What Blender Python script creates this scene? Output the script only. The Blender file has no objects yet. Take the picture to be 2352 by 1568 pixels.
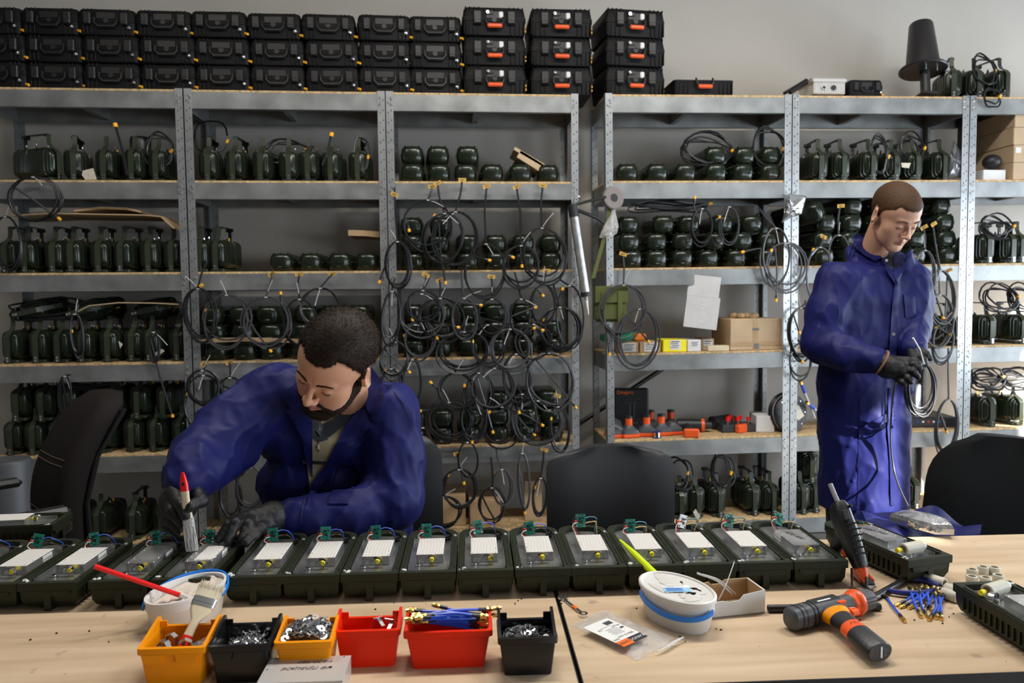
import bpy, math, random
import numpy as np
from mathutils import Vector, Matrix, noise
from mathutils.bvhtree import BVHTree
random.seed(7)
SC = bpy.context.scene
COL = SC.collection
pi = math.pi

# ------------------------------------------------------------------ camera
CAMH = 1.36
FPX = 1758.0
YAW, PITCH, ROLL = .0869, .0648, -.0089
def _axes():
    cy, sy, cp, sp = math.cos(YAW), math.sin(YAW), math.cos(PITCH), math.sin(PITCH)
    fw = Vector((sy*cp, cy*cp, -sp)); rt = Vector((cy, -sy, 0)); up = rt.cross(fw)
    return rt*math.cos(ROLL)+up*math.sin(ROLL), up*math.cos(ROLL)-rt*math.sin(ROLL), fw
RT, UP, FW = _axes()
cam = bpy.data.objects.new('camera', bpy.data.cameras.new('camera')); COL.objects.link(cam)
cam.data.sensor_width = 36; cam.data.lens = FPX/2352*36
cam.matrix_world = Matrix(((RT.x, UP.x, -FW.x, 0), (RT.y, UP.y, -FW.y, 0), (RT.z, UP.z, -FW.z, CAMH), (0, 0, 0, 1)))
cam.data.dof.use_dof = True; cam.data.dof.focus_distance = 1.86; cam.data.dof.aperture_fstop = 5.6
cam.data.clip_start = .05
SC.camera = cam
def ray(x, y): return RT*((x-1176)/FPX)-UP*((y-784)/FPX)+FW
def P(x, y, Y):
    """the point of the world seen at photo pixel x, y at depth Y"""
    d = ray(x, y); d = d*(Y/d.y); return Vector((d.x, d.y, d.z+CAMH))
def PZ(x, y, z):
    d = ray(x, y); d = d*((z-CAMH)/d.z); return Vector((d.x, d.y, d.z+CAMH))

# ------------------------------------------------------------------ light
SC.view_settings.view_transform = 'Standard'; SC.view_settings.look = 'None'
SC.view_settings.gamma = 1; SC.view_settings.use_curve_mapping = False
SC.view_settings.exposure = 0.0
W = bpy.data.worlds.new('sky'); SC.world = W; W.use_nodes = True
W.node_tree.nodes['Background'].inputs[0].default_value = (.80, .90, 1.0, 1)
W.node_tree.nodes['Background'].inputs[1].default_value = 11.5
SUN_DIR = Vector((-.62, .56, -.43)).normalized()
sun = bpy.data.objects.new('sun', bpy.data.lights.new('sun', 'SUN')); COL.objects.link(sun)
sun.data.energy = 26; sun.data.angle = .009; sun.data.color = (1, .95, .87)
sun.rotation_euler = SUN_DIR.to_track_quat('-Z', 'Y').to_euler(); sun.location = (7, -3, 6)
XR, XL, YB, YF, ZC = 5.2, -4.2, 4.56, -3.2, 3.7      # the room
# openings of the right-hand wall (y0, y1, z0, z1) and of the wall behind the camera (x0, x1, z0, z1)
WIN_R = [(2.15, 4.3, .75, 2.45), (-.2, 2.0, .80, 1.88), (-3.0, -.75, .80, 1.88), (-.66, -.25, 2.82, 3.40), (-1.96, -1.62, 3.51, 3.66)]  # last two: unseen slits, shaped to let sun onto the coat and cloth
WIN_F = [(3.3, 4.8, 1.0, 2.4)]
def portal(name, loc, rot, sx, sy):
    l = bpy.data.lights.new(name, 'AREA'); l.shape = 'RECTANGLE'; l.size = sx; l.size_y = sy
    l.cycles.is_portal = True
    o = bpy.data.objects.new(name, l); o.location = loc; o.rotation_euler = rot; COL.objects.link(o)
for (a, b, c, d) in WIN_R: portal('window_light', (XR+.07, (a+b)/2, (c+d)/2), (0, pi/2, 0), d-c, b-a)
for (a, b, c, d) in WIN_F: portal('window_light', ((a+b)/2, YF-.07, (c+d)/2), (pi/2, 0, 0), b-a, d-c)

LAMPS = [(-1.5, 2.1), (.25, 2.1), (1.9, 2.1)]            # ceiling panels above the tables
for (x, y) in LAMPS:
    l = bpy.data.lights.new('panel_light', 'AREA'); l.shape = 'RECTANGLE'; l.size = 1.15; l.size_y = .28; l.energy = (20, 50, 54)[LAMPS.index((x, y))]; l.color = (1, .95, .88)
    o = bpy.data.objects.new('panel_light', l); o.location = (x, y, ZC-.09); COL.objects.link(o)

# ------------------------------------------------------------------ mesh helpers
class MB:
    def __init__(s): s.v = []; s.f = []; s.m = []; s.mats = []; s.M = Matrix()
    def mi(s, mat):
        if mat not in s.mats: s.mats.append(mat)
        return s.mats.index(mat)
    def add(s, vs, fs, mat=None):
        n = len(s.v); i = s.mi(mat) if mat else 0
        s.v += [tuple(s.M @ Vector(p)) for p in vs]
        s.f += [tuple(n+k for k in f) for f in fs]; s.m += [i]*len(fs)
        return s
    def box(s, c, d, mat=None, R=None):
        x, y, z = d[0]/2, d[1]/2, d[2]/2
        vs = [Vector((a*x, b*y, e*z)) for e in (-1, 1) for b in (-1, 1) for a in (-1, 1)]
        if R is not None: vs = [R @ v for v in vs]
        c = Vector(c)
        return s.add([v+c for v in vs], [(0, 2, 3, 1), (4, 5, 7, 6), (0, 1, 5, 4), (2, 6, 7, 3), (0, 4, 6, 2), (1, 3, 7, 5)], mat)
    def cbox(s, c, d, ch, mat=None, R=None):
        """box with chamfered edges"""
        h = [q/2 for q in d]; ch = min(ch, min(h)*.98); vs = []; idx = {}
        for sx in (-1, 1):
            for sy in (-1, 1):
                for sz in (-1, 1):
                    for ax in range(3):
                        p = [sx*h[0], sy*h[1], sz*h[2]]
                        for k in range(3):
                            if k != ax: p[k] -= (sx, sy, sz)[k]*ch
                        idx[(sx, sy, sz, ax)] = len(vs); vs.append(Vector(p))
        fs = []
        for ax in range(3):
            o1, o2 = (ax+1) % 3, (ax+2) % 3
            for sg in (-1, 1):
                q = []
                for (u, w) in ((-1, -1), (1, -1), (1, 1), (-1, 1)):
                    k = [0, 0, 0]; k[ax] = sg; k[o1] = u; k[o2] = w; q.append(idx[(*k, ax)])
                fs.append(tuple(q) if sg > 0 else tuple(q[::-1]))
            for u in (-1, 1):
                for w in (-1, 1):
                    k0 = [0, 0, 0]; k0[o1] = u; k0[o2] = w; k1 = list(k0); k0[ax] = -1; k1[ax] = 1
                    q = [idx[(*k0, o1)], idx[(*k1, o1)], idx[(*k1, o2)], idx[(*k0, o2)]]
                    fs.append(tuple(q[::-1]) if u*w > 0 else tuple(q))
        for sx in (-1, 1):
            for sy in (-1, 1):
                for sz in (-1, 1):
                    q = [idx[(sx, sy, sz, a)] for a in range(3)]
                    fs.append(tuple(q) if sx*sy*sz > 0 else tuple(q[::-1]))
        if R is not None: vs = [R @ v for v in vs]
        c = Vector(c)
        return s.add([v+c for v in vs], fs, mat)
    def loft(s, rings, mat=None, caps=(True, True), closed=True):
        n = len(rings[0]); vs = [p for r in rings for p in r]; fs = []
        for i in range(len(rings)-1):
            for j in range(n if closed else n-1):
                k = (j+1) % n; fs.append((i*n+j, i*n+k, (i+1)*n+k, (i+1)*n+j))
        if caps[0]: fs.append(tuple(range(n))[::-1])
        if caps[1]: fs.append(tuple((len(rings)-1)*n+j for j in range(n)))
        return s.add(vs, fs, mat)
    def tube(s, pts, r, n=6, mat=None, closed=False, caps=True):
        pts = [Vector(p) for p in pts]; N = len(pts); rs = r if isinstance(r, (list, tuple)) else [r]*N
        rings = []; up = None
        for i in range(N):
            if closed: t = pts[(i+1) % N]-pts[i-1]
            else: t = pts[min(i+1, N-1)]-pts[max(i-1, 0)]
            if t.length < 1e-9: t = Vector((0, 0, 1))
            t.normalize()
            if up is None: up = Vector((0, 0, 1)) if abs(t.z) < .9 else Vector((1, 0, 0))
            u = up-t*up.dot(t)
            if u.length < 1e-6: u = t.orthogonal()
            u.normalize(); up = u; w = t.cross(u)
            rings.append([pts[i]+(u*math.cos(2*pi*k/n)+w*math.sin(2*pi*k/n))*rs[i] for k in range(n)])
        if closed:
            rings.append(rings[0]); return s.loft(rings, mat, (False, False))
        return s.loft(rings, mat, (caps, caps))
    def cyl(s, p0, p1, r, n=12, mat=None, r1=None, caps=True):
        return s.tube([p0, p1], [r, r if r1 is None else r1], n, mat, False, caps)
    def lathe(s, prof, n=20, mat=None, c=(0, 0, 0), ell=1.0, caps=(False, False)):
        c = Vector(c)
        rings = [[c+Vector((r*math.cos(2*pi*k/n), r*ell*math.sin(2*pi*k/n), z)) for k in range(n)] for r, z in prof]
        return s.loft(rings, mat, caps)
    def prism(s, poly, a, b, axis='y', mat=None):
        """extrude a 2-D polygon from a to b along an axis"""
        f = {'y': lambda p, t: Vector((p[0], t, p[1])), 'x': lambda p, t: Vector((t, p[0], p[1])), 'z': lambda p, t: Vector((p[0], p[1], t))}[axis]
        ar = sum(poly[i-1][0]*poly[i][1]-poly[i][0]*poly[i-1][1] for i in range(len(poly)))
        q = list(poly) if (ar > 0) == (axis != 'y') else list(poly)[::-1]
        return s.loft([[f(p, a) for p in q], [f(p, b) for p in q]], mat)
    def ball(s, c, r, n=10, m=6, mat=None):
        rr = r if isinstance(r, (tuple, list)) else (r, r, r); c = Vector(c)
        rings = [[c+Vector((rr[0]*math.cos(2*pi*k/n)*math.sin(pi*i/m), rr[1]*math.sin(2*pi*k/n)*math.sin(pi*i/m), -rr[2]*math.cos(pi*i/m))) for k in range(n)] for i in range(1, m)]
        return s.loft(rings, mat)
def rect_round(w, h, r, n=4, cx=0, cy=0):
    out = []
    for (sx, sy, a0) in ((1, 1, 0), (-1, 1, pi/2), (-1, -1, pi), (1, -1, 1.5*pi)):
        for i in range(n+1):
            a = a0+pi/2*i/n; out.append((cx+sx*(w/2-r)+r*math.cos(a), cy+sy*(h/2-r)+r*math.sin(a)))
    return out
def Rz(a): return Matrix.Rotation(a, 4, 'Z')
def Rx(a): return Matrix.Rotation(a, 4, 'X')
def Ry(a): return Matrix.Rotation(a, 4, 'Y')
def T(*p): return Matrix.Translation(Vector(p if len(p) == 3 else p[0]))
def make_mesh(name, mb, mat=None, smooth=35):
    me = bpy.data.meshes.new(name); me.from_pydata(mb.v, [], mb.f)
    mats = [M[k] if isinstance(k, str) else k for k in mb.mats] or [M[mat] if isinstance(mat, str) else mat]
    for k in mats: me.materials.append(k)
    if len(mats) > 1: me.polygons.foreach_set('material_index', mb.m)
    if smooth:
        me.polygons.foreach_set('use_smooth', [True]*len(me.polygons)); me.update()
        me.set_sharp_from_angle(angle=math.radians(smooth))
    me.update(); return me
def obj(name, mb, mat=None, parent=None, label=None, smooth=35, stuff=False):
    me = mb if isinstance(mb, bpy.types.Mesh) else make_mesh(name, mb, mat, smooth)
    o = bpy.data.objects.new(name, me); COL.objects.link(o)
    if parent: o.parent = parent
    if label: o['label'] = label
    if stuff: o['kind'] = 'stuff'
    return o
def tag(o, label, cat, group=None, kind=None):
    o['label'] = label; o['category'] = cat
    if group: o['group'] = group
    if kind: o['kind'] = kind
    return o
def thing(name, label, cat, loc=(0, 0, 0), rz=0, group=None, rot=None):
    o = bpy.data.objects.new(name, None); o.empty_display_size = .05; COL.objects.link(o)
    o.location = loc; o.rotation_euler = rot if rot is not None else (0, 0, rz)
    return tag(o, label, cat, group)
def struct(name, mb, mat=None, smooth=35):
    o = obj(name, mb, mat, None, None, smooth); o['kind'] = 'structure'; return o
def dup(o, label=None, loc=None, rot=None, parent=None, scale=None):
    c = o.copy(); COL.objects.link(c)
    if parent is not None: c.parent = parent
    if label: c['label'] = label
    if loc is not None: c.location = loc
    if rot is not None: c.rotation_euler = rot
    if scale is not None: c.scale = scale
    for ch in list(o.children): dup(ch, parent=c)
    return c
ORD = ['first', 'second', 'third', 'fourth', 'fifth', 'sixth', 'seventh', 'eighth', 'ninth', 'tenth', 'eleventh', 'twelfth', 'thirteenth', 'fourteenth', 'fifteenth', 'sixteenth', 'seventeenth', 'eighteenth', 'nineteenth', 'twentieth',
       'twenty-first', 'twenty-second', 'twenty-third', 'twenty-fourth', 'twenty-fifth', 'twenty-sixth', 'twenty-seventh', 'twenty-eighth', 'twenty-ninth', 'thirtieth']
def text_mb(body, size, mat, font=None, align='CENTER', shear=0.0, extrude=0.0, space=1.0):
    """lettering as a flat mesh in the xy plane"""
    cu = bpy.data.curves.new('lettering', 'FONT'); cu.body = body; cu.size = size; cu.align_x = align; cu.align_y = 'CENTER'
    cu.shear = shear; cu.extrude = extrude; cu.space_character = space; cu.resolution_u = 2
    o = bpy.data.objects.new('lettering', cu); COL.objects.link(o)
    dg = bpy.context.evaluated_depsgraph_get(); me = o.evaluated_get(dg).to_mesh()
    mb = MB(); mb.mi(mat); mb.v = [tuple(v.co) for v in me.vertices]; mb.f = [tuple(p.vertices) for p in me.polygons]; mb.m = [0]*len(mb.f)
    o.to_mesh_clear(); bpy.data.objects.remove(o); bpy.data.curves.remove(cu); return mb
def put(dst, src, Mx):
    """append mesh builder src to dst through a matrix"""
    n = len(dst.v); dst.v += [tuple(Mx @ Vector(p)) for p in src.v]
    ids = [dst.mi(k) for k in src.mats]
    dst.f += [tuple(n+k for k in f) for f in src.f]; dst.m += [ids[i] for i in src.m]
    return dst

# ------------------------------------------------------------------ implicit surfaces (bodies, heads, gloves)
def smin(a, b, k):
    h = np.clip(.5+.5*(b-a)/k, 0, 1); return b+(a-b)*h-k*h*(1-h)
def smax(a, b, k): return -smin(-a, -b, k)
def s_cap(p, a, b, ra, rb):
    a = np.array(a, float); b = np.array(b, float); ba = b-a
    h = np.clip(((p-a) @ ba)/max(ba @ ba, 1e-12), 0, 1)
    return np.linalg.norm(p-a-h[..., None]*ba, axis=-1)-(ra+(rb-ra)*h)
def s_ell(p, c, r, R=None):
    q = p-np.array(c, float)
    if R is not None: q = q @ R
    r = np.array(r, float); k0 = np.linalg.norm(q/r, axis=-1); k1 = np.linalg.norm(q/(r*r), axis=-1)
    return k0*(k0-1)/np.maximum(k1, 1e-9)
def surface_nets(fn, lo, hi, h):
    lo = np.array(lo, float); hi = np.array(hi, float); n = np.ceil((hi-lo)/h).astype(int)+1
    g = [lo[i]+h*np.arange(n[i]) for i in range(3)]
    D = np.empty(n)
    for i0 in range(0, n[0], 24):
        X, Y, Z = np.meshgrid(g[0][i0:i0+24], g[1], g[2], indexing='ij'); D[i0:i0+24] = fn(np.stack([X, Y, Z], -1))
    S = D < 0; c = np.zeros(n-1, int)
    for dx in (0, 1):
        for dy in (0, 1):
            for dz in (0, 1): c += S[dx:n[0]-1+dx, dy:n[1]-1+dy, dz:n[2]-1+dz]
    act = np.argwhere((c > 0) & (c < 8)); idm = -np.ones(n-1, int); idm[tuple(act.T)] = np.arange(len(act))
    acc = np.zeros((len(act), 3)); cnt = np.zeros(len(act))
    corners = [(a, b, e) for a in (0, 1) for b in (0, 1) for e in (0, 1)]
    for i in range(8):
        for j in range(i+1, 8):
            if sum(abs(corners[i][k]-corners[j][k]) for k in range(3)) != 1: continue
            ci, cj = np.array(corners[i]), np.array(corners[j])
            di = D[tuple((act+ci).T)]; dj = D[tuple((act+cj).T)]; m = (di < 0) != (dj < 0)
            t = np.where(m, di/np.where(m, di-dj, 1), 0)
            acc[m] += (ci+(cj-ci)*t[:, None])[m]; cnt[m] += 1
    V = lo+h*(act+acc/np.maximum(cnt, 1)[:, None])
    F = []
    for ax in range(3):
        o1, o2 = (ax+1) % 3, (ax+2) % 3
        sl0 = [slice(1, n[k]-1) for k in range(3)]; sl0[ax] = slice(0, n[ax]-1); sl1 = list(sl0); sl1[ax] = slice(1, n[ax])
        A, B = S[tuple(sl0)], S[tuple(sl1)]; e = np.argwhere(A != B)
        if not len(e): continue
        off = np.array([1, 1, 1]); off[ax] = 0; base = e+off
        def cell(d1, d2):
            q = base.copy(); q[:, o1] += d1; q[:, o2] += d2; return idm[tuple(q.T)]
        q = np.stack([cell(-1, -1), cell(0, -1), cell(0, 0), cell(-1, 0)], 1)
        fl = A[tuple(e.T)]; q[~fl] = q[~fl][:, ::-1]; F.append(q)
    return V, np.concatenate(F)
def np_mesh(name, V, F, mats, smooth=True, attr=None):
    me = bpy.data.meshes.new(name); me.from_pydata(V.tolist(), [], F.tolist())
    for k in mats: me.materials.append(M[k])
    if smooth: me.polygons.foreach_set('use_smooth', [True]*len(me.polygons))
    if attr:
        for k, val in attr.items():
            a = me.attributes.new(k, 'FLOAT', 'POINT'); a.data.foreach_set('value', np.asarray(val, np.float32))
    me.update(); return me
def vnoise(p, sc, seed=0.0):
    """cheap smooth pseudo-noise: a few warped sines"""
    q = p*sc+seed; x, y, z = q[..., 0], q[..., 1], q[..., 2]
    return (np.sin(x*1.7+1.3*np.sin(y*1.1+.7*z))+np.sin(y*1.9+1.1*np.sin(z*1.3-.6*x)+1.7)+np.sin(z*1.6+1.2*np.sin(x*1.2+.5*y)+4.1))/3
# ------------------------------------------------------------------ materials
M = {}
def mat(name, col, rough=.5, metal=0.0, bump=0.0, bscale=40.0, var=0.0, vscale=6.0, spec=.5, alpha=1.0, trans=0.0, stretch=None, coat=0.0, var2=None, sheen=0.0, rvar=0.0, sss=0.0):
    m = bpy.data.materials.new(name); m.use_nodes = True; nt = m.node_tree; b = nt.nodes['Principled BSDF']; M[name] = m
    b.inputs['Base Color'].default_value = (*col, 1); b.inputs['Roughness'].default_value = rough; b.inputs['Metallic'].default_value = metal
    b.inputs['Specular IOR Level'].default_value = spec; b.inputs['Alpha'].default_value = alpha
    b.inputs['Transmission Weight'].default_value = trans; b.inputs['Coat Weight'].default_value = coat
    if sheen: b.inputs['Sheen Weight'].default_value = sheen
    if sss: b.inputs['Subsurface Weight'].default_value = sss; b.inputs['Subsurface Radius'].default_value = (.012, .004, .002)
    if bump or var or rvar:
        tc = nt.nodes.new('ShaderNodeTexCoord'); mp = nt.nodes.new('ShaderNodeMapping'); nt.links.new(tc.outputs['Object'], mp.inputs[0])
        if stretch: mp.inputs['Scale'].default_value = stretch
        if var:
            n = nt.nodes.new('ShaderNodeTexNoise'); n.inputs['Scale'].default_value = vscale; n.inputs['Detail'].default_value = 5
            nt.links.new(mp.outputs[0], n.inputs[0]); mx = nt.nodes.new('ShaderNodeMix'); mx.data_type = 'RGBA'
            mr = nt.nodes.new('ShaderNodeMapRange'); mr.inputs[1].default_value = .3; mr.inputs[2].default_value = .7
            nt.links.new(n.outputs[0], mr.inputs[0]); nt.links.new(mr.outputs[0], mx.inputs[0])
            mx.inputs[6].default_value = (*[c*(1-var) for c in col], 1); mx.inputs[7].default_value = (*(var2 or [min(1, c*(1+var)) for c in col]), 1)
            nt.links.new(mx.outputs[2], b.inputs['Base Color'])
            if rvar:
                r2 = nt.nodes.new('ShaderNodeMapRange'); r2.inputs[3].default_value = max(0, rough-rvar); r2.inputs[4].default_value = min(1, rough+rvar)
                nt.links.new(n.outputs[0], r2.inputs[0]); nt.links.new(r2.outputs[0], b.inputs['Roughness'])
        if bump:
            n2 = nt.nodes.new('ShaderNodeTexNoise'); n2.inputs['Scale'].default_value = bscale; n2.inputs['Detail'].default_value = 3
            nt.links.new(mp.outputs[0], n2.inputs[0]); bp = nt.nodes.new('ShaderNodeBump'); bp.inputs['Strength'].default_value = bump; bp.inputs['Distance'].default_value = .01
            nt.links.new(n2.outputs[0], bp.inputs['Height']); nt.links.new(bp.outputs[0], b.inputs['Normal'])
    return m
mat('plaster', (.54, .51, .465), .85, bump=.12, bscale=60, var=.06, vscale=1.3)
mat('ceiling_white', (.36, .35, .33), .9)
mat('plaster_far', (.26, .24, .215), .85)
mat('floor_grey', (.10, .095, .09), .6, var=.25, vscale=3)
mat('window_white', (.75, .75, .75), .4)
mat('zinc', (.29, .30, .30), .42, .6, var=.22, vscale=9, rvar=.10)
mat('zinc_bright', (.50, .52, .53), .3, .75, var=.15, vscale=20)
mat('hole_dark', (.012, .012, .013), .8)
mat('punch_dark', (.09, .09, .095), .6)
mat('bolt', (.85, .85, .85), .2, .9)
mat('osb', (.56, .39, .20), .8, bump=.3, bscale=90, var=.35, vscale=60)
mat('case_black', (.0055, .005, .0055), .55, spec=.22, bump=.08, bscale=300)
mat('case_edge', (.012, .0115, .012), .45)
mat('case_orange', (.80, .10, .015), .4)
mat('case_green', (.011, .017, .009), .20, bump=.05, bscale=260)
mat('strap_green', (.034, .042, .026), .30, bump=.05, bscale=200)
mat('tray_green', (.015, .020, .009), .5, spec=.3, bump=.06, bscale=400)
mat('cable', (.012, .012, .014), .36)
mat('cable_grey', (.05, .05, .055), .34)
mat('tie', (.55, .54, .55), .45)
mat('cap_yellow', (.95, .46, .02), .45)
mat('tag_paper', (.62, .36, .06), .8, var=.15, vscale=60)
mat('paper_white', (.74, .73, .72), .7, var=.05, vscale=12)
mat('paper_scrap', (.62, .56, .46), .8, var=.2, vscale=40)
mat('card', (.46, .31, .17), .8, var=.12, vscale=14, bump=.08, bscale=80)
mat('card_tan', (.52, .38, .24), .8, var=.10, vscale=9)
mat('card_white', (.72, .72, .73), .75, var=.06, vscale=14)
mat('ink', (.015, .015, .018), .7)
mat('ink_grey', (.16, .16, .17), .7)
mat('yellow_box', (.90, .80, .01), .55)
mat('white_plastic', (.72, .72, .72), .4)
mat('tool_orange', (.85, .11, .02), .35)
mat('tool_black', (.018, .019, .022), .42, bump=.1, bscale=200)
mat('tool_grey', (.07, .075, .085), .45)
mat('steel', (.60, .61, .62), .28, 1.0, var=.1, vscale=30)
mat('chrome', (.82, .82, .84), .12, 1.0)
mat('aluminium', (.66, .66, .66), .34, .9, var=.12, vscale=30, rvar=.1)
mat('alu_plate', (.40, .41, .41), .30, .9, var=.3, vscale=18, rvar=.16)
mat('brass', (.80, .55, .17), .25, 1.0)
mat('pcb', (.0, .21, .14), .35)
mat('chip', (.012, .012, .014), .4)
mat('wire_blue', (.02, .09, .62), .35)
mat('wire_teal', (.02, .20, .30), .4)
mat('wire_tan', (.50, .35, .12), .4)
mat('wire_red', (.72, .05, .02), .4)
mat('wire_white', (.78, .75, .72), .4)
mat('wire_black', (.02, .017, .016), .4)
mat('wire_brown', (.05, .022, .014), .4)
mat('cap_lemon', (.85, .72, .02), .4)
mat('paste', (.62, .605, .58), .62)
mat('paste_beige', (.66, .58, .50), .65, bump=.5, bscale=60)
mat('bin_orange', (.90, .30, .001), .40, spec=.25)
mat('bin_black', (.007, .007, .008), .25, spec=.4)
mat('bin_red', (.80, .022, .002), .38, spec=.25)
mat('plastic_clear', (.78, .78, .77), .35, alpha=.62, var=.05, vscale=20)
mat('plastic_tub', (.76, .75, .73), .38, alpha=.93)
mat('bag_film', (.80, .78, .75), .12, alpha=.34, bump=.8, bscale=60)
mat('bag_silver', (.62, .64, .67), .14, .85, bump=.5, bscale=40)
mat('foil_grey', (.30, .32, .35), .2, .6, bump=.5, bscale=30, alpha=.9)
mat('handle_blue', (.006, .20, .72), .35)
mat('spatula_red', (.75, .01, .01), .3)
mat('spatula_lime', (.62, .80, .01), .35)
mat('wood_pale', (.66, .55, .38), .5, var=.08, vscale=30)
mat('bristle', (.62, .55, .40), .8)
mat('bristle_pasted', (.56, .55, .53), .75, bump=1.0, bscale=120, stretch=(3, 3, .5))
mat('label_white', (.82, .82, .82), .55)
mat('label_blue', (.30, .58, .78), .5)
mat('label_orange', (.90, .17, .02), .5)
mat('chair_black', (.014, .0145, .017), .55, bump=.05, bscale=500)
mat('chair_fabric', (.006, .006, .0065), .9, bump=.25, bscale=900, spec=.2)
mat('chair_brown', (.011, .008, .0075), .8, bump=.2, bscale=700, spec=.2)
mat('stitch', (.14, .09, .07), .8)
mat('coverall', (.0095, .0120, .088), .50, bump=.08, bscale=900, spec=.16)
mat('coverall_seam', (.008, .010, .075), .55)
mat('shirt_beige', (.36, .31, .19), .8, bump=.15, bscale=400)
mat('shirt_dark', (.022, .027, .035), .8, bump=.1, bscale=500)
mat('cream_cloth', (.60, .55, .42), .8)
mat('glove', (.011, .011, .012), .42, bump=.2, bscale=420, spec=.35)
mat('glove_cuff', (.55, .50, .40), .8, bump=.3, bscale=500)
mat('cuff_brown', (.20, .10, .05), .8)
mat('hair_dark', (.020, .0115, .007), .6, spec=.2)
mat('hair_brown', (.060, .030, .014), .65, spec=.2)
mat('beard', (.022, .012, .008), .7, spec=.2)
mat('lash', (.016, .010, .008), .6)
mat('olive', (.10, .115, .03), .8, bump=.3, bscale=300)
mat('silver_box', (.62, .60, .58), .38, .35)
mat('green_box', (.0, .30, .13), .45)
mat('orange_box', (.72, .20, .02), .5)
mat('pipe_black', (.010, .010, .011), .35)
mat('ceramic', (.55, .53, .44), .45)
mat('pliers_blue', (.010, .018, .20), .35)
mat('gun_black', (.013, .013, .014), .36, bump=.08, bscale=200)
mat('glue_grey', (.30, .30, .31), .3, alpha=.92)
mat('table_edge', (.018, .016, .016), .5)
mat('cone_black', (.020, .018, .019), .36)
mat('cabinet_brown', (.20, .085, .030), .6, var=.2, vscale=5)
mat('felt_grey', (.22, .19, .18), .9)
def skin_mat(name, base, lip, shade):
    m = mat(name, base, .48, sss=.08, bump=.06, bscale=500); nt = m.node_tree; b = nt.nodes['Principled BSDF']
    prev = None; col = base
    for att, c in (('shade', shade), ('lip', lip)):
        a = nt.nodes.new('ShaderNodeAttribute'); a.attribute_name = att; mx = nt.nodes.new('ShaderNodeMix'); mx.data_type = 'RGBA'
        nt.links.new(a.outputs['Fac'], mx.inputs[0])
        if prev: nt.links.new(prev, mx.inputs[6])
        else: mx.inputs[6].default_value = (*base, 1)
        mx.inputs[7].default_value = (*c, 1); prev = mx.outputs[2]
    nt.links.new(prev, b.inputs['Base Color'])
skin_mat('skin_a', (.66, .345, .215), (.44, .16, .13), (.13, .075, .052))
skin_mat('skin_b', (.62, .34, .225), (.42, .15, .13), (.22, .125, .085))
def wood_mat():
    m = mat('table_wood', (.60, .46, .32), .42); nt = m.node_tree; b = nt.nodes['Principled BSDF']
    tc = nt.nodes.new('ShaderNodeTexCoord'); mp = nt.nodes.new('ShaderNodeMapping'); mp.inputs['Scale'].default_value = (1.1, 13, 1)
    nt.links.new(tc.outputs['Object'], mp.inputs[0])
    n = nt.nodes.new('ShaderNodeTexNoise'); n.inputs['Scale'].default_value = 2.2; n.inputs['Detail'].default_value = 7; n.inputs['Distortion'].default_value = .4
    nt.links.new(mp.outputs[0], n.inputs[0])
    cr = nt.nodes.new('ShaderNodeValToRGB'); e = cr.color_ramp.elements
    e[0].position = .3; e[0].color = (.50, .36, .225, 1); e[1].position = .7; e[1].color = (.66, .505, .345, 1)
    nt.links.new(n.outputs[0], cr.inputs[0])
    # dark scuffs and glue spots
    v = nt.nodes.new('ShaderNodeTexVoronoi'); v.inputs['Scale'].default_value = 9; nt.links.new(tc.outputs['Object'], v.inputs[0])
    n3 = nt.nodes.new('ShaderNodeTexNoise'); n3.inputs['Scale'].default_value = 26; n3.inputs['Detail'].default_value = 8; nt.links.new(tc.outputs['Object'], n3.inputs[0])
    mr = nt.nodes.new('ShaderNodeMapRange'); mr.inputs[1].default_value = .67; mr.inputs[2].default_value = .74; nt.links.new(n3.outputs[0], mr.inputs[0])
    mx = nt.nodes.new('ShaderNodeMix'); mx.data_type = 'RGBA'; nt.links.new(cr.outputs[0], mx.inputs[6]); mx.inputs[7].default_value = (.22, .17, .13, 1)
    mu = nt.nodes.new('ShaderNodeMath'); mu.operation = 'MULTIPLY'; mu.inputs[1].default_value = .55; nt.links.new(mr.outputs[0], mu.inputs[0]); nt.links.new(mu.outputs[0], mx.inputs[0])
    nt.links.new(mx.outputs[2], b.inputs['Base Color'])
wood_mat()

# ------------------------------------------------------------------ the room
def wall_with_openings(name, axis, pos, a0, a1, wins, out):
    """wall in the plane axis=pos, thickness .2 outwards, with rectangular openings (a, b, z0, z1)"""
    mb = MB(); t = .06*out
    us = sorted({a0, a1, *[w[0] for w in wins], *[w[1] for w in wins]}); zs = sorted({0, ZC, *[w[2] for w in wins], *[w[3] for w in wins]})
    for i in range(len(us)-1):
        for j in range(len(zs)-1):
            u, z = (us[i]+us[i+1])/2, (zs[j]+zs[j+1])/2
            if any(w[0] < u < w[1] and w[2] < z < w[3] for w in wins): continue
            c = (pos+t/2, u, z) if axis == 'x' else (u, pos+t/2, z); du, dz = us[i+1]-us[i], zs[j+1]-zs[j]
            mb.box(c, (.06, du, dz) if axis == 'x' else (du, .06, dz))
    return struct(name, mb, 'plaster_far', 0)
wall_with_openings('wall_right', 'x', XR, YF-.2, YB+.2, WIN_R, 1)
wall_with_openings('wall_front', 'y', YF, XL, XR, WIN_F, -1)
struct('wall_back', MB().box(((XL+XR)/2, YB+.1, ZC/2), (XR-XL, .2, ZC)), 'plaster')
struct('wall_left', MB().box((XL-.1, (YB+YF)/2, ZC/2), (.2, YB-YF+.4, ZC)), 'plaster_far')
struct('floor', MB().box(((XL+XR)/2, (YB+YF)/2, -.1), (XR-XL+.4, YB-YF+.4, .2)), 'floor_grey')
struct('ceiling', MB().box(((XL+XR)/2, (YB+YF)/2, ZC+.1), (XR-XL+.4, YB-YF+.4, .2)), 'ceiling_white')
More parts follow.
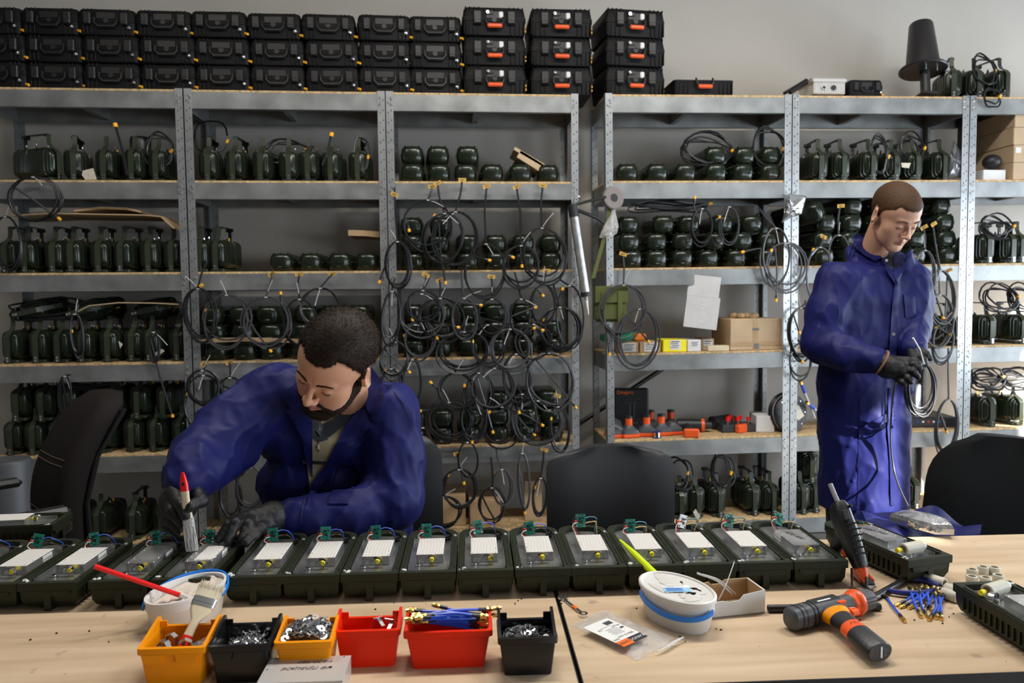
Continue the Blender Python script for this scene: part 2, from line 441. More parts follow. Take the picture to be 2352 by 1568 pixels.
def window_frame(n, axis, pos, w):
    a, b, z0, z1 = w; mb = MB(); f = .05 if b-a > .8 else .018  # thin frame goes to the added sun slits
    def bar(u0, u1, q0, q1):
        c = (pos, (u0+u1)/2, (q0+q1)/2); d = (.05, u1-u0, q1-q0)
        if axis == 'y': c = (c[1], c[0], c[2]); d = (d[1], d[0], d[2])
        mb.box(c, d)
    bar(a, a+f, z0, z1); bar(b-f, b, z0, z1); bar(a+f, b-f, z0, z0+f); bar(a+f, b-f, z1-f, z1)
    if b-a > .8: bar((a+b)/2-.03, (a+b)/2+.03, z0+f, z1-f)
    struct('window_%d' % n, mb, 'window_white', 0)
for i, w in enumerate(WIN_R): window_frame(i+1, 'x', XR+.03, w)
for i, w in enumerate(WIN_F): window_frame(i+6, 'y', YF-.03, w)

for k, (x, y) in enumerate(LAMPS):
    t = thing('ceiling_lamp', ['white ceiling panel lamp over the bins', 'white ceiling panel lamp over the table seam', 'white ceiling panel lamp over the drill'][k], 'lamp', (x, y, ZC-.07))
    obj('housing', MB().cbox((0, 0, .035), (1.22, .34, .07), .01), 'window_white', t)
# ------------------------------------------------------------------ racks
YS, DS = 4.026, .40                      # front plane and depth of the racks
LEV = [2.385, 1.935, 1.475, 1.018, .548, .088]   # tops of the shelf boards
TILT = .0065
def sz(k, x):
    """height of shelf board k at x (the second row of racks runs up a little)"""
    return LEV[k]+(TILT*(x-.7)+.004 if x > .8 else 0)
def build_rack(x0, w, label):
    right = x0 > .8
    r = thing('shelf_rack', label, 'rack', (x0, YS, 0), group='galvanised racks along the wall', rot=(0, -TILT if right else 0, 0))
    zo = (TILT*(x0-.7)+.004) if right else 0
    H = LEV[0]+zo+.004
    for (fx, fy) in ((0, 0), (1, 0), (0, 1), (1, 1)):
        mb = MB(); t = .002; x = .0 if fx == 0 else w-.04; y = 0 if fy == 0 else DS
        sx = x if fx == 0 else w-t
        mb.box((x+.02, y+(t/2 if fy == 0 else -t/2), H/2), (.04, t, H)); mb.box((sx+t/2, y+(.02 if fy == 0 else -.02), H/2), (t, .04, H))
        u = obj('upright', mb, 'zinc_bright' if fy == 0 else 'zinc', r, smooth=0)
        hb = MB(); yy = y-.0006 if fy == 0 else y-t-.0006
        for k in range(int(H/.05)):
            for cx in (.013, .028):
                z = .03+k*.05+(.012 if cx > .02 else 0); c = x+cx
                hb.add([(c+.0035*math.cos(a*pi/3), yy, z+.0055*math.sin(a*pi/3)) for a in range(6)], [(0, 5, 4, 3, 2, 1)] if False else [(0, 1, 2, 3, 4, 5)])
        obj('punched_holes', hb, 'punch_dark', u, smooth=0, stuff=True)
        if fy == 0:
            bb = MB()
            for L in LEV:
                for dz in (-.03, -.062): bb.cyl((x+.013+.014*(fx == 0), y-.006, L+zo+dz), (x+.013+.014*(fx == 0), y, L+zo+dz), .006, 8)
            obj('bolt', bb, 'bolt', u, stuff=True)
    for L in LEV:
        z = L+zo
        for y, nm in ((.004, 'front_beam'), (DS-.004, 'back_beam')):
            mb = MB(); mb.box((w/2, y, z-.053), (w-.078, .003, .08)); s = 1 if y < .1 else -1
            mb.box((w/2, y+s*.014, z-.0935), (w-.078, .028, .002)); mb.box((w/2, y+s*.012, z-.0125), (w-.078, .024, .002))
            obj(nm, mb, 'zinc', r, smooth=0)
        for x in (.006, w-.006): obj('side_beam', MB().box((x, DS/2, z-.053), (.003, DS-.01, .08)), 'zinc', r, smooth=0)
        obj('cross_brace', MB().box((w*.47, DS/2, z-.045), (.03, DS-.012, .055)), 'zinc', r, smooth=0)
        obj('shelf_board', MB().cbox((w/2, DS/2, z-.006), (w-.008, DS-.012, .012), .0015), 'osb', r, smooth=0)
    return r
RACKS = [(-2.290, 1.0, 'galvanised rack behind the swivel armchair, small black cases on top'), (-1.288, .999, 'galvanised rack behind the seated bearded man'), (-.288, 1.0, 'galvanised rack curtained with hanging black cable coils'),
         (.866, 1.018, 'galvanised rack with the orange and black power tools'), (1.886, 1.006, 'galvanised rack behind the standing man'), (2.894, 1.0, 'galvanised rack past the standing man, tan cartons on second shelf')]
for a in RACKS: build_rack(*a)
# ------------------------------------------------------------------ work tables
ZT = .74
TROT = -.035
TT = T(.206, 1.15, 0) @ Rz(TROT)          # frame of the two tables: x along the front, y to the back
def tl(x, y, z=ZT): return TT @ Vector((x, y, z))
def work_table(x0, x1, y0, y1, label, edge):
    t = thing('work_table', label, 'table', TT @ Vector((x0, y0, 0)), TROT, group='beech topped work tables')
    w, d = x1-x0, y1-y0
    obj('tabletop', MB().box((w/2, d/2, ZT-.0125), (w, d, .025)), 'table_wood', t, smooth=0)
    eb = MB()
    eb.box((w/2, -.001, ZT-.0125), (w, .002, .0252)); eb.box((-.001, d/2, ZT-.0125), (.002, d, .0252)); eb.box((w+.001, d/2, ZT-.0125), (.002, d, .0252)); eb.box((w/2, d+.001, ZT-.0125), (w, .002, .0252))
    obj('edge_strip', eb, edge, t, smooth=0)
    for fx in (.06, w-.06):
        for fy in (.06, d-.06): obj('leg', MB().cbox((fx, fy, (ZT-.025)/2), (.045, .045, ZT-.025), .004), 'table_edge', t, smooth=0)
    obj('back_panel', MB().box((w/2, d-.05, .52), (w-.16, .018, .36)), 'cabinet_brown', t, smooth=0)
    return t
work_table(.0045, 1.62, 0, .665, 'beech topped table with the drill, glue gun and white tub on it', 'table_edge')
work_table(-1.75, -.0045, -.10, .665, 'beech topped table with the small parts bins on it', 'table_edge')
sd = thing('side_desk', 'dark low desk behind the swivel armchair side of the tray row', 'desk', (-1.95, 1.90, 0), 0)
obj('desktop', MB().cbox((.46, .14, ZT-.012), (.92, .26, .024), .002), 'table_edge', sd, smooth=0)
for fx in (.05, .86):
    for fy in (.05, .22): obj('leg', MB().cbox((fx, fy, (ZT-.024)/2), (.04, .04, ZT-.024), .004), 'table_edge', sd, smooth=0)

# ------------------------------------------------------------------ open case halves with a module inside
TW, TL, TH = .1145, .285, .056
def arch_plan(w, l, n=10, inset=0.0):
    """plan of a case half: square at the front (y=0), rounded at the back"""
    hw = w/2-inset; y0 = inset; r = .052; yb = l-inset
    pts = [(-hw, y0), (hw, y0)]
    for i in range(n+1):
        a = pi*i/n; c = math.cos(a); s = math.sin(a)
        x = hw*abs(c)**.62*(1 if c > 0 else -1); y = yb-r+r*s**.8 if s > 0 else yb-r
        pts.append((x, y))
    return pts
def case_half_mesh():
    mb = MB(); n = 10
    o = arch_plan(TW, TL, n); i_ = arch_plan(TW, TL, n, .013); k = len(o)
    def at(pl, z, sc=1.0, dy=0.0): return [Vector((x*sc, y+dy*(1-2*y/TL), z)) for x, y in pl]
    # outside: rim band, step, body, rounded bottom
    rings = [at(o, TH), at(o, TH-.016), at(o, TH-.016, .95, .004), at(o, .018, .93, .006), at(o, .006, .84, .012), at(o, .003, .70, .022)]
    mb.loft(rings[::-1], None, (True, False))
    mb.loft([at(o, TH), at(i_, TH), at(i_, TH-.012)], None, (False, False))     # rim top and inner wall
    # front: apron with a stepped edge and the central rib down to the table
    ap = [(-.046, TH-.016), (-.046, TH-.020), (-.041, TH-.0265), (.038, TH-.0265), (.043, TH-.020), (.043, TH-.016)]
    mb.prism(ap, -.0008, .012, 'y'); mb.prism([(-.0065, TH-.02), (-.0065, .0), (.0065, .0), (.0065, TH-.02)], -.0012, .03, 'y')
    # fins down both long sides
    for sx in (-1, 1):
        for q in range(15): mb.box((sx*TW*.472, .03+q*.0145, .028), (.006, .003, .026))
    # groove ridge on the rim
    for sx in (-1, 1): mb.box((sx*(TW/2-.0045), .125, TH+.001), (.0022, .20, .002))
    return make_mesh('case_half', mb, 'tray_green')
def slot_mesh():
    mb = MB(); z = TH+.0006
    def q(x, y, a, w, l):
        R = Matrix.Rotation(a, 3, 'Z'); mb.add([Vector((x, y, z))+R @ Vector((sx*w/2, sy*l/2, 0)) for sx, sy in ((-1, -1), (1, -1), (1, 1), (-1, 1))], [(0, 1, 2, 3)])
    for sx in (-1, 1):
        for y in (.045, .052, .085, .1, .107, .114, .121, .128, .165, .195, .2, .225): q(sx*(TW/2-.0095), y, 0, .0036, .0042)
    pl = arch_plan(TW, TL, 16, .0065)[3:-1]
    for a, b in zip(pl[1:-1], pl[2:]):
        an = math.atan2(b[1]-a[1], b[0]-a[0]); q((a[0]+b[0])/2, (a[1]+b[1])/2, an, .0062, .0034)
    return make_mesh('vent_slots', mb, 'hole_dark', 0)
def plate_mesh():
    mb = MB(); i_ = arch_plan(TW, TL, 10, .0135); z = TH-.0105
    mb.add([(x, y, z) for x, y in i_], [tuple(range(len(i_)))])
    for sx in (-1, 1): mb.box((sx*(TW/2-.0148), .13, z+.004), (.0012, .20, .008))   # upturned edges
    return make_mesh('mounting_plate', mb, 'alu_plate', 0)
HALF, SLOT, PLATE = case_half_mesh(), slot_mesh(), plate_mesh()
MW, ML, MHH = .0585, .108, .0185
def module_mesh():
    mb = MB(); mb.box((0, ML/2, MHH/2), (MW, ML, MHH), 'aluminium')
    for sx in (-1, 1):
        mb.box((sx*(MW/2-.007), -.0006, MHH/2), (.0016, .0014, MHH*.9), 'chrome'); mb.box((sx*(MW/2-.0035), -.0006, MHH/2), (.0012, .0014, MHH*.9), 'steel')
    for sx in (-1, 1):
        for y in (.004, .03, .055, .08, ML-.004): mb.cyl((sx*(MW/2-.004), y, MHH), (sx*(MW/2-.004), y, MHH+.0008), .0016, 6, 'chrome')
    return make_mesh('module', mb, None, 0)
MODULE = module_mesh()
def paste_mesh(seed, part=0):
    """a brushed coat of white paste: ridges run along the brush strokes"""
    rnd = random.Random(seed); nx, ny = 44, 26; mb = MB(); ph = [rnd.uniform(0, 9) for _ in range(6)]
    x0, x1, y0, y1 = -MW/2+.0006, MW/2-.0006, .0008, ML-.001
    if part: x0, x1, y0, y1 = -.012, MW/2-.004, .012, ML-.012
    top = []
    for j in range(ny+1):
        for i in range(nx+1):
            u, v = i/nx, j/ny; x = x0+(x1-x0)*u; y = y0+(y1-y0)*v
            e = min(u, 1-u, v*1.6, (1-v)*1.6)
            if v == 0: y -= .0016*abs(math.sin(u*9+ph[0]))*(rnd.random() if part == 0 else 2)
            if part:
                if i in (0, nx): x += rnd.uniform(-.003, .003)
                if j in (0, ny): y += rnd.uniform(-.006, .004)
            w = .0009+.00028*math.sin(u*90+2.2*math.sin(v*4+ph[1])+ph[2])+.00022*math.sin(u*53+1.5*math.sin(v*6+ph[3]))+rnd.uniform(-.00008, .00008)
            top.append((x, y, MHH+(w if e > .0 else .0001)))
    f = [(j*(nx+1)+i, j*(nx+1)+i+1, (j+1)*(nx+1)+i+1, (j+1)*(nx+1)+i) for j in range(ny) for i in range(nx)]
    mb.add(top, f, 'paste')
    return make_mesh('paste_coat', mb, None, 60)
PASTES = [paste_mesh(k) for k in range(4)]; PASTE_PART = paste_mesh(9, 1)
def pcb_parts(parent, Mx, white=False):
    mb = MB(); mb.box((0, 0, 0), (.0235, .0014, .030)); c = obj('circuit_board', mb, 'label_white' if white else 'pcb', parent, smooth=0); c.matrix_local = Mx
    ch = MB()
    for (x, z, w, h) in ((-.001, .005, .006, .005), (.002, -.003, .005, .006), (.006, .006, .003, .003), (-.005, -.001, .003, .004)): ch.box((x, -.0014, z), (w, .0022, h))
    obj('chip', ch, 'chip', c, smooth=0)
    rg = MB()
    for sx in (-1, 1):
        for sz_ in (-1, 1):
            rg.cyl((sx*.0086, -.0014, sz_*.0115), (sx*.0086, -.0004, sz_*.0115), .0024, 8, 'chrome'); rg.cyl((sx*.0086, -.0017, sz_*.0115), (sx*.0086, -.0013, sz_*.0115), .0011, 6, 'hole_dark')
    for (x, z) in ((-.007, .006), (.008, -.005), (.0, -.008), (-.003, .0105)): rg.box((x, -.0012, z), (.003, .0016, .002), 'chrome')
    obj('solder_pad', rg, None, c, smooth=0)
    return c
def curve_pts(p, n=10):
    """Catmull-Rom through the points"""
    p = [Vector(q) for q in p]; p = [p[0]*2-p[1]]+p+[p[-1]*2-p[-2]]; out = []
    for i in range(1, len(p)-2):
        for k in range(n):
            t = k/n; a, b, c, d = p[i-1], p[i], p[i+1], p[i+2]
            out.append(.5*((2*b)+(c-a)*t+(2*a-5*b+4*c-d)*t*t+(3*b-a-3*c+d)*t**3))
    return out+[p[-2]]
def clamp_mesh():
    mb = MB(); w = .0075; r = .0125; th = .0011; z0 = .0005; prof = [(-.034, z0), (-.0215, z0), (-.0175, z0+.003), (-.0145, z0+.007)]
    for i in range(13):
        a = pi-pi*i/12; prof.append((-.0005+r*math.cos(a)*.98, z0+.0075+r*math.sin(a)))
    prof += [(.0125, z0+.002)]
    rings = []
    for i, (x, z) in enumerate(prof):
        a = Vector(prof[max(i-1, 0)]); b = Vector(prof[min(i+1, len(prof)-1)]); t = (b-a).normalized(); n = Vector((-t.y, t.x))*th
        rings.append([Vector((x, -w/2, z)), Vector((x, w/2, z)), Vector((x+n.x, w/2, z+n.y)), Vector((x+n.x, -w/2, z+n.y))])
    mb.loft(rings); mb.cyl((-.028, 0, .001), (-.028, 0, .004), .005, 10)
    return make_mesh('clamp', mb, 'chrome', 40)
CLAMP = clamp_mesh()
def connector_mesh():
    mb = MB(); mb.cyl((0, .001, .011), (0, -.005, .011), .0034, 8, 'brass'); mb.cyl((0, -.005, .011), (0, -.0125, .0105), .0047, 12, 'cap_lemon'); mb.ball((0, -.0125, .0105), .0046, 10, 6, 'cap_lemon')
    return make_mesh('yellow_cap', mb, None)
CONN = connector_mesh()
def tray(label, Mx, v=0, paste='full', mx=.004, my=.080, mrot=0.0, kit='blue', white=False, pcb=None, sticker=None, pen=None, bare=False, capdx=.0, group='open case halves with modules'):
    t = thing('case_half', label, 'electronics', group=group); t.matrix_world = Mx
    s = obj('shell', HALF, parent=t); obj('vent_slots', SLOT, parent=s, stuff=True); obj('mounting_plate', PLATE, parent=t)
    rnd = random.Random(v*7+1)
    gl = MB()
    for k in range(7): gl.ball((-TW/2+.006+rnd.uniform(-.003, .008), .016+rnd.uniform(-.005, .006), TH-.001+rnd.uniform(-.003, .002)), (rnd.uniform(.002, .005), rnd.uniform(.002, .004), .0022), 7, 5)
    obj('putty', gl, 'paste', t)
    tx = text_mb('V000', .0085, 'ink_grey', space=.9); tm = MB(); tm.mi('label_white'); put(tm, tx, T(TW/2-.0065, TL-.055, TH+.0009) @ Rz(-1.35)); tm.mats = ['label_white']; tm.m = [0]*len(tm.f)
    obj('lettering', tm, None, s, smooth=0)
    zp = TH-.0105
    MM = T(mx, my, zp) @ Rz(mrot)
    m = obj('module', MODULE, parent=t); m.matrix_local = MM
    if paste == 'full': obj('paste_coat', PASTES[v % 4], parent=m)
    elif paste == 'part': obj('paste_coat', PASTE_PART, parent=m)
    if sticker:
        sx = 1 if sticker == 'right' else -1; y = ML*.72 if sticker == 'right' else ML*.80
        sb = MB(); sb.box((sx*(MW/2+.0003), y, MHH*.5), (.0006, .036, MHH*.78), 'label_white')
        tx = text_mb('S/N: TECN28/007', .0042, 'ink'); put(sb, tx, T(sx*(MW/2+.0008), y, MHH*.42) @ Rz(sx*pi/2) @ Rx(pi/2))
        obj('serial_sticker', sb, None, m, smooth=0)
    if pen:
        pm = MB(); put(pm, text_mb(pen, .017, 'ink', shear=.3), T(0, ML*.6, MHH+.0006) @ Rz(-pi/2+.3)); obj('pen_marking', pm, None, m, smooth=0)
    if not bare:
        c = obj('clamp', CLAMP, parent=t); c.matrix_local = MM @ T(.004+capdx*.3, -.016, 0)
        k = obj('yellow_cap', CONN, parent=t); k.matrix_local = MM @ T(.005+capdx, 0, 0)
    # the small board that stands behind the module, and its leads
    pm = pcb or (-.012+rnd.uniform(-.004, .004), my+ML+.022, zp+.030, rnd.uniform(-.2, .2), rnd.uniform(-.12, .12), .25)
    px, py, pz, ry, rz_, rx_ = pm
    PM = T(px, py, pz) @ Rz(rz_) @ Ry(ry) @ Rx(-rx_)
    pcb_parts(t, PM, white)
    def w(nm, pts, r, ma): obj(nm, MB().tube(curve_pts(pts, 7), r, 6), ma, t)
    E = lambda x, z: PM @ Vector((x, -.001, z))
    gx, gy = TW/2-.026, TL-.052
    a, b = ('wire_blue', 'wire_brown') if kit == 'blue' else ('wire_teal', 'wire_tan')
    e1, e2 = E(.011, .006), E(.011, -.005)
    w('lead_wire', [e1, e1+Vector((.012, .002, .002)), e1+Vector((.026, .0, -.002)), (gx-.004, gy-.004, zp+.018), (gx, gy, zp+.003)], .0013, a)
    w('lead_wire', [e2, e2+Vector((.012, .0, .002)), e2+Vector((.024, -.004, .002)), (gx-.001, gy-.012, zp+.013), (gx+.003, gy-.005, zp+.003)], .0013 if kit == 'blue' else .0016, b)
    f1, f2 = E(-.007, -.004), E(-.008, .006)
    end = MM @ Vector((-MW/2+.012, ML, .010))
    w('lead_wire', [f1, f1+Vector((-.007, -.003, -.001)), f1+Vector((-.012, -.003, -.009)), end+Vector((-.006, .006, .003)), end], .0013, 'wire_white')
    w('lead_wire', [f1+Vector((.001, 0, .002)), f1+Vector((-.006, -.001, .004)), f1+Vector((-.009, .002, -.008)), end+Vector((.0, .010, .001)), end+Vector((.008, 0, 0))], .0013, 'wire_red')
    w('lead_wire', [f2, f2+Vector((-.007, .002, 0)), f2+Vector((-.010, .003, -.012)), end+Vector((.006, .009, 0)), end+Vector((.013, 0, 0))], .0011, 'wire_black')
    lug = MB(); lug.cyl((gx+.002, gy, zp), (gx+.002, gy, zp+.005), .0075, 10); lug.cyl((gx+.002, gy, zp+.005), (gx+.002, gy, zp+.011), .0048, 10)
    obj('cable_gland', lug, 'tool_black', t)
    return t
TRAYX = [-175, -33, 107, 270, 414, 580, 713, 848, 982, 1115, 1248, 1377, 1506, 1633, 1760, 1887]
TRAYM = []
for i, px in enumerate(TRAYX):
    p = PZ(px, 1314+(985-px)*.0283, ZT+TH); TRAYM.append(T(p.x, p.y, ZT) @ Rz(TROT))
def nth(i): return ORD[i-1]+' in row' if i else 'nearest the frame edge'
opts = {0: dict(sticker='right'), 1: dict(sticker='right'), 2: dict(sticker='right'),
        3: dict(paste='none', sticker='right', mx=.010), 4: dict(paste='part', sticker='right', mx=.008),
        5: dict(mx=.008), 6: dict(mx=.006), 7: dict(mx=.003), 8: dict(mx=.000, my=.083), 9: dict(mx=-.001, capdx=.008), 10: dict(mx=.0),
        11: dict(kit='teal', mx=.004), 12: dict(kit='teal', mx=.004), 13: dict(kit='teal', white=True), 14: dict(kit='teal', mx=.004), 15: dict(kit='teal', paste='none', sticker='left', pen='620-480')}
TR_LABEL = ['open green case half, white pasted module, cut off by the photo edge', 'open green case half with white pasted module, beside the one cut off by the edge',
            'open green case half with white pasted module, next before the dark bare one', 'open green case half whose dark bare module waits for paste, red spatula before it',
            'open green case half whose module is being brushed with white paste',
            'open green case half, white pasted module, just past the resting gloved hand', 'open green case half, white pasted module, second past the gloved hand',
            'open green case half, white pasted module, third past the gloved hand', 'open green case half, white pasted module, fourth past the gloved hand',
            'open green case half, pasted module with tall board, just before the table seam', 'open green case half, white pasted module, at the table seam',
            'open green case half, pasted module, tallest board with teal and tan wires', 'open green case half, pasted module, behind the lime spatula',
            'open green case half, pasted module, small white board', 'open green case half, long pasted module, behind the small cardboard box',
            'open green case half with bare marked module, row end by glue gun']
for i, Mx in enumerate(TRAYM):
    lab = TR_LABEL[i]; o = dict(opts[i])
    if i == 11: o['pcb'] = (-.010, .080+ML+.016, TH+.036, .02, 0, .1)
    if i == 9: o['pcb'] = (-.014, .080+ML+.016, TH+.027, -.08, .25, .1)
    if i == 13: o['pcb'] = (-.004, .078+ML+.012, TH+.030, .35, .5, .1)
    if i == 14: o['pcb'] = (-.010, .080+ML+.014, TH+.028, .2, .1, .15)
    if i == 15: o['pcb'] = (-.010, .080+ML+.012, TH+.030, .55, .1, .6)
    tray(lab, Mx, i, **o)
# three more case halves lie away from the row
p = PZ(2138, 1281, ZT+TH)
t15 = tray('open green case half lying askew behind the glue gun, bare marked module', T(p.x, p.y, ZT) @ Rz(.20), 21, paste='none', sticker='left', pen='680-740', mx=.002, my=.098, bare=True, kit='teal', pcb=(-.012, .252, TH-.004, .2, .2, 1.4))
p = PZ(2250, 1335, ZT+TH)
t16 = tray('open green case half with loose ceramic tube, cut off beside the blue pliers', T(p.x+.004, p.y, ZT) @ Rz(pi-.02), 22, paste='none', mx=-.012, my=.085, bare=True, pcb=(.0, .235, TH+.0, 0, 0, 1.4))
t17 = tray('open green case half cut off at the edge beside the black chair back', T(1.80, 1.72, ZT) @ Rz(.75), 23)
tm_ = tray('open green case half behind the row, alone on the side desk', T(-1.075, 2.0, ZT) @ Rz(1.62) @ T(0, -.1, 0), 24)
def ceramic(mb, p0, p1, r):
    """a short thick-walled tube"""
    p0, p1 = Vector(p0), Vector(p1); ax = (p1-p0).normalized(); u = ax.orthogonal().normalized(); w = ax.cross(u); n = 18
    def ring(c, q): return [c+(u*math.cos(2*pi*k/n)+w*math.sin(2*pi*k/n))*q for k in range(n)]
    ri = r*.66
    mb.loft([ring(p0+ax*.002, ri), ring(p0, ri), ring(p0, r*.94), ring(p0+ax*.001, r), ring(p1-ax*.001, r), ring(p1, r*.94), ring(p1, ri), ring(p1-ax*.002, ri), ring(p0+ax*.002, ri)], None, (False, False)); return mb
def assembly_on(t, y, x, ang, nm):
    """ceramic tube with its plug lying in an open case half (wired to it)"""
    z = TH+.008; a = Vector((math.cos(ang), math.sin(ang), 0))*.026; c = Vector((x, y, z))
    o = obj('ceramic_tube', ceramic(MB(), c-a, c+a, .0125), 'ceramic', t, label='pale ceramic tube')
    mb = MB(); u = a.normalized(); mb.cyl(c-a-u*.002, c-a-u*.010, .0042, 10, 'brass'); mb.cyl(c-a-u*.009, c-a-u*.019, .0052, 12, 'cap_lemon'); obj('yellow_cap', mb, None, o)
    mb = MB(); mb.cyl(c+a, c+a+u*.007, .006, 10, 'wire_blue'); mb.cyl(c+a+u*.006, c+a+u*.011, .0075, 8, 'white_plastic'); obj('plug', mb, None, o)
    mb = MB(); mb.lathe([(.013, 0), (.0145, .0), (.0145, .009), (.013, .009)], 16, None, (0, 0, 0)); h = obj('hose_clip', mb, 'chrome', t); h.matrix_local = T(x+.018, y+.026, TH-.003) @ Rx(pi/2) @ Ry(.5)
assembly_on(t15, .045, -.006, .12, 0); assembly_on(t16, .055, .012, pi+.4, 0)
# ------------------------------------------------------------------ bins of small parts
def bin_box(label, px, y_rim, w, d, mat_, ear=.016, h=.063, rz=TROT, lugs=True, group='stacking bins along the table front', Yf=None):
    p = PZ(px, y_rim, ZT+h)
    t = thing('storage_bin', label, 'bin', (p.x, p.y, ZT), rz, group)
    mb = MB(); th = .003; bw, bd = w*.80, d*.84
    def rect(W, D0, D1, z, r=.006): return [Vector((x, y, z)) for x, y in rect_round(W, D1-D0, r, 2, 0, (D0+D1)/2)]
    yo = (d-bd)*.35
    mb.loft([rect(bw, yo, yo+bd, .0), rect(w*.93, .004, d-.004, h-.012), rect(w*.94, .003, d-.003, h-.012), rect(w, 0, d, h-.010), rect(w, 0, d, h), rect(w*.94-th*2, .004+th, d-.004-th, h), rect(bw-th*2, yo+th, yo+bd-th, th)], None, (True, True))
    for sx in (-1, 1):        # sides rise towards the back
        x = sx*(w/2-.0035)
        for q in (0,):
            poly = [(.002, h-.001), (.010, h+.001), (d*.86, h+ear), (d*.95, h+ear), (d*.985, h+ear*.3), (d*.985, h-.001)]
            mb.prism(poly, x-.0025, x+.0025, 'x')
            mb.box((x-sx*.007, d*.90, h+ear*.32), (.014, .003, ear*.62))
    obj('tub', mb, mat_, t, smooth=40)
    if lugs:
        lb = MB()
        for cx in (-w*.27, w*.22): lb.prism([(cx-.017, h-.010), (cx-.014, h-.024), (cx+.014, h-.024), (cx+.017, h-.010)], -.0006, .004, 'y')
        for cx in (-w*.30, -w*.02, w*.30): lb.cbox((cx, .010, h*.42), (.003, .008, h*.7), .001)
        obj('front_lug', lb, mat_, t, stuff=True)
    return t
b1 = bin_box('amber storage bin with the paint brush and metal clips in it', 391, 1489, .107, .092, 'bin_orange')
b2 = bin_box('black storage bin full of small screws, between the amber bins', 548, 1483, .100, .088, 'bin_black')
b3 = bin_box('amber storage bin heaped with flat metal washers', 695, 1475, .094, .085, 'bin_orange', ear=.012, lugs=False)
b4 = bin_box('red storage bin holding a few small metal plates', 842, 1449, .110, .060, 'bin_red', ear=.016, lugs=False)
b5 = bin_box('wide red storage bin heaped with blue connector leads', 1029, 1451, .147, .068, 'bin_red', ear=.014, lugs=False)
b6 = bin_box('black storage bin filled with dark flat washers, alone by the table seam', 1213, 1466, .097, .080, 'bin_black', ear=.020)
def in_bin(t, x, y, z): return t.matrix_basis @ Vector((x, y, z)) if False else (T(t.location) @ Rz(t.rotation_euler.z)) @ Vector((x, y, z))
def heap(name, label, cat, t, n, maker, w, d, z0, z1, seed):
    rnd = random.Random(seed); mb = MB()
    for k in range(n):
        x, y = rnd.uniform(-w/2, w/2), rnd.uniform(.014, d)
        e = 1-(2*abs(x)/w)**2; z = z0+(z1-z0)*(.35+.65*e)*rnd.uniform(.6, 1)
        R = Matrix.Rotation(rnd.uniform(0, 6.3), 4, 'Z') @ Matrix.Rotation(rnd.gauss(0, .45), 4, 'X') @ Matrix.Rotation(rnd.gauss(0, .45), 4, 'Y')
        mb.M = T(in_bin(t, x, y, z)) @ R; maker(mb, rnd)
    mb.M = Matrix(); o = obj(name, mb, None, None, label, smooth=30); o['category'] = cat; o['kind'] = 'stuff'; return o
def screw(mb, rnd):
    a = rnd.uniform(-.9, .5); d = Vector((math.cos(a), 0, math.sin(a)*.8)).normalized(); L = .0085
    mb.cyl(-d*L, d*L, .00105, 5, 'steel'); mb.cyl(d*L, d*(L+.0014), .0025, 6, 'chrome')
def washer(m_, r=.0062):
    def f(mb, rnd):
        n = 8; q = r*rnd.uniform(.85, 1.1); i_ = q*.45
        mb.loft([[Vector((s*math.cos(2*pi*k/n), s*math.sin(2*pi*k/n), z)) for k in range(n)] for s, z in ((i_, -.0005), (q, -.0005), (q, .0005), (i_, .0005))], rnd.choice(m_), (False, False))
    return f
heap('loose_screws', 'silver screws heaped in the black bin', 'screws', b2, 150, screw, .062, .072, .030, .054, 1)
heap('loose_washers', 'bright flat washers heaped in the amber bin', 'washers', b3, 210, washer(['steel', 'chrome', 'tool_grey', 'steel']), .080, .074, .052, .074, 2)
heap('loose_washers', 'dark grey washers filling the lone black bin', 'washers', b6, 200, washer(['tool_grey', 'tool_grey', 'tool_black', 'steel']), .075, .066, .042, .056, 3)
fl = MB()                                                # under-layers so that no bin looks hollow
for t, w, z, m_ in ((b2, .076, .030, 'tool_grey'), (b3, .076, .050, 'steel'), (b6, .076, .042, 'tool_black')):
    mb = MB(); mb.cbox((0, .043, z/2+.002), (w*.92, .058, z-.004), .004, m_); o = obj('bin_filling', mb, None, t); o['kind'] = 'stuff'
for k, (x, y, a, b) in enumerate(((.012, .040, .5, .3), (.036, .038, -.4, .5))):
    mb = MB(); mb.box((0, 0, .0), (.016, .0012, .03), 'steel'); mb.box((.004, -.008, .008), (.006, .016, .0012), 'steel')
    o = obj('metal_plate', mb, None, smooth=0); o.matrix_world = T(in_bin(b4, x, y, .056)) @ Rz(a) @ Rx(b); tag(o, ['bent silver plate poking out of the red bin, nearer its middle', 'bent silver plate poking out of the red bin, nearer its corner'][k], 'plate', 'plates in the red bin')
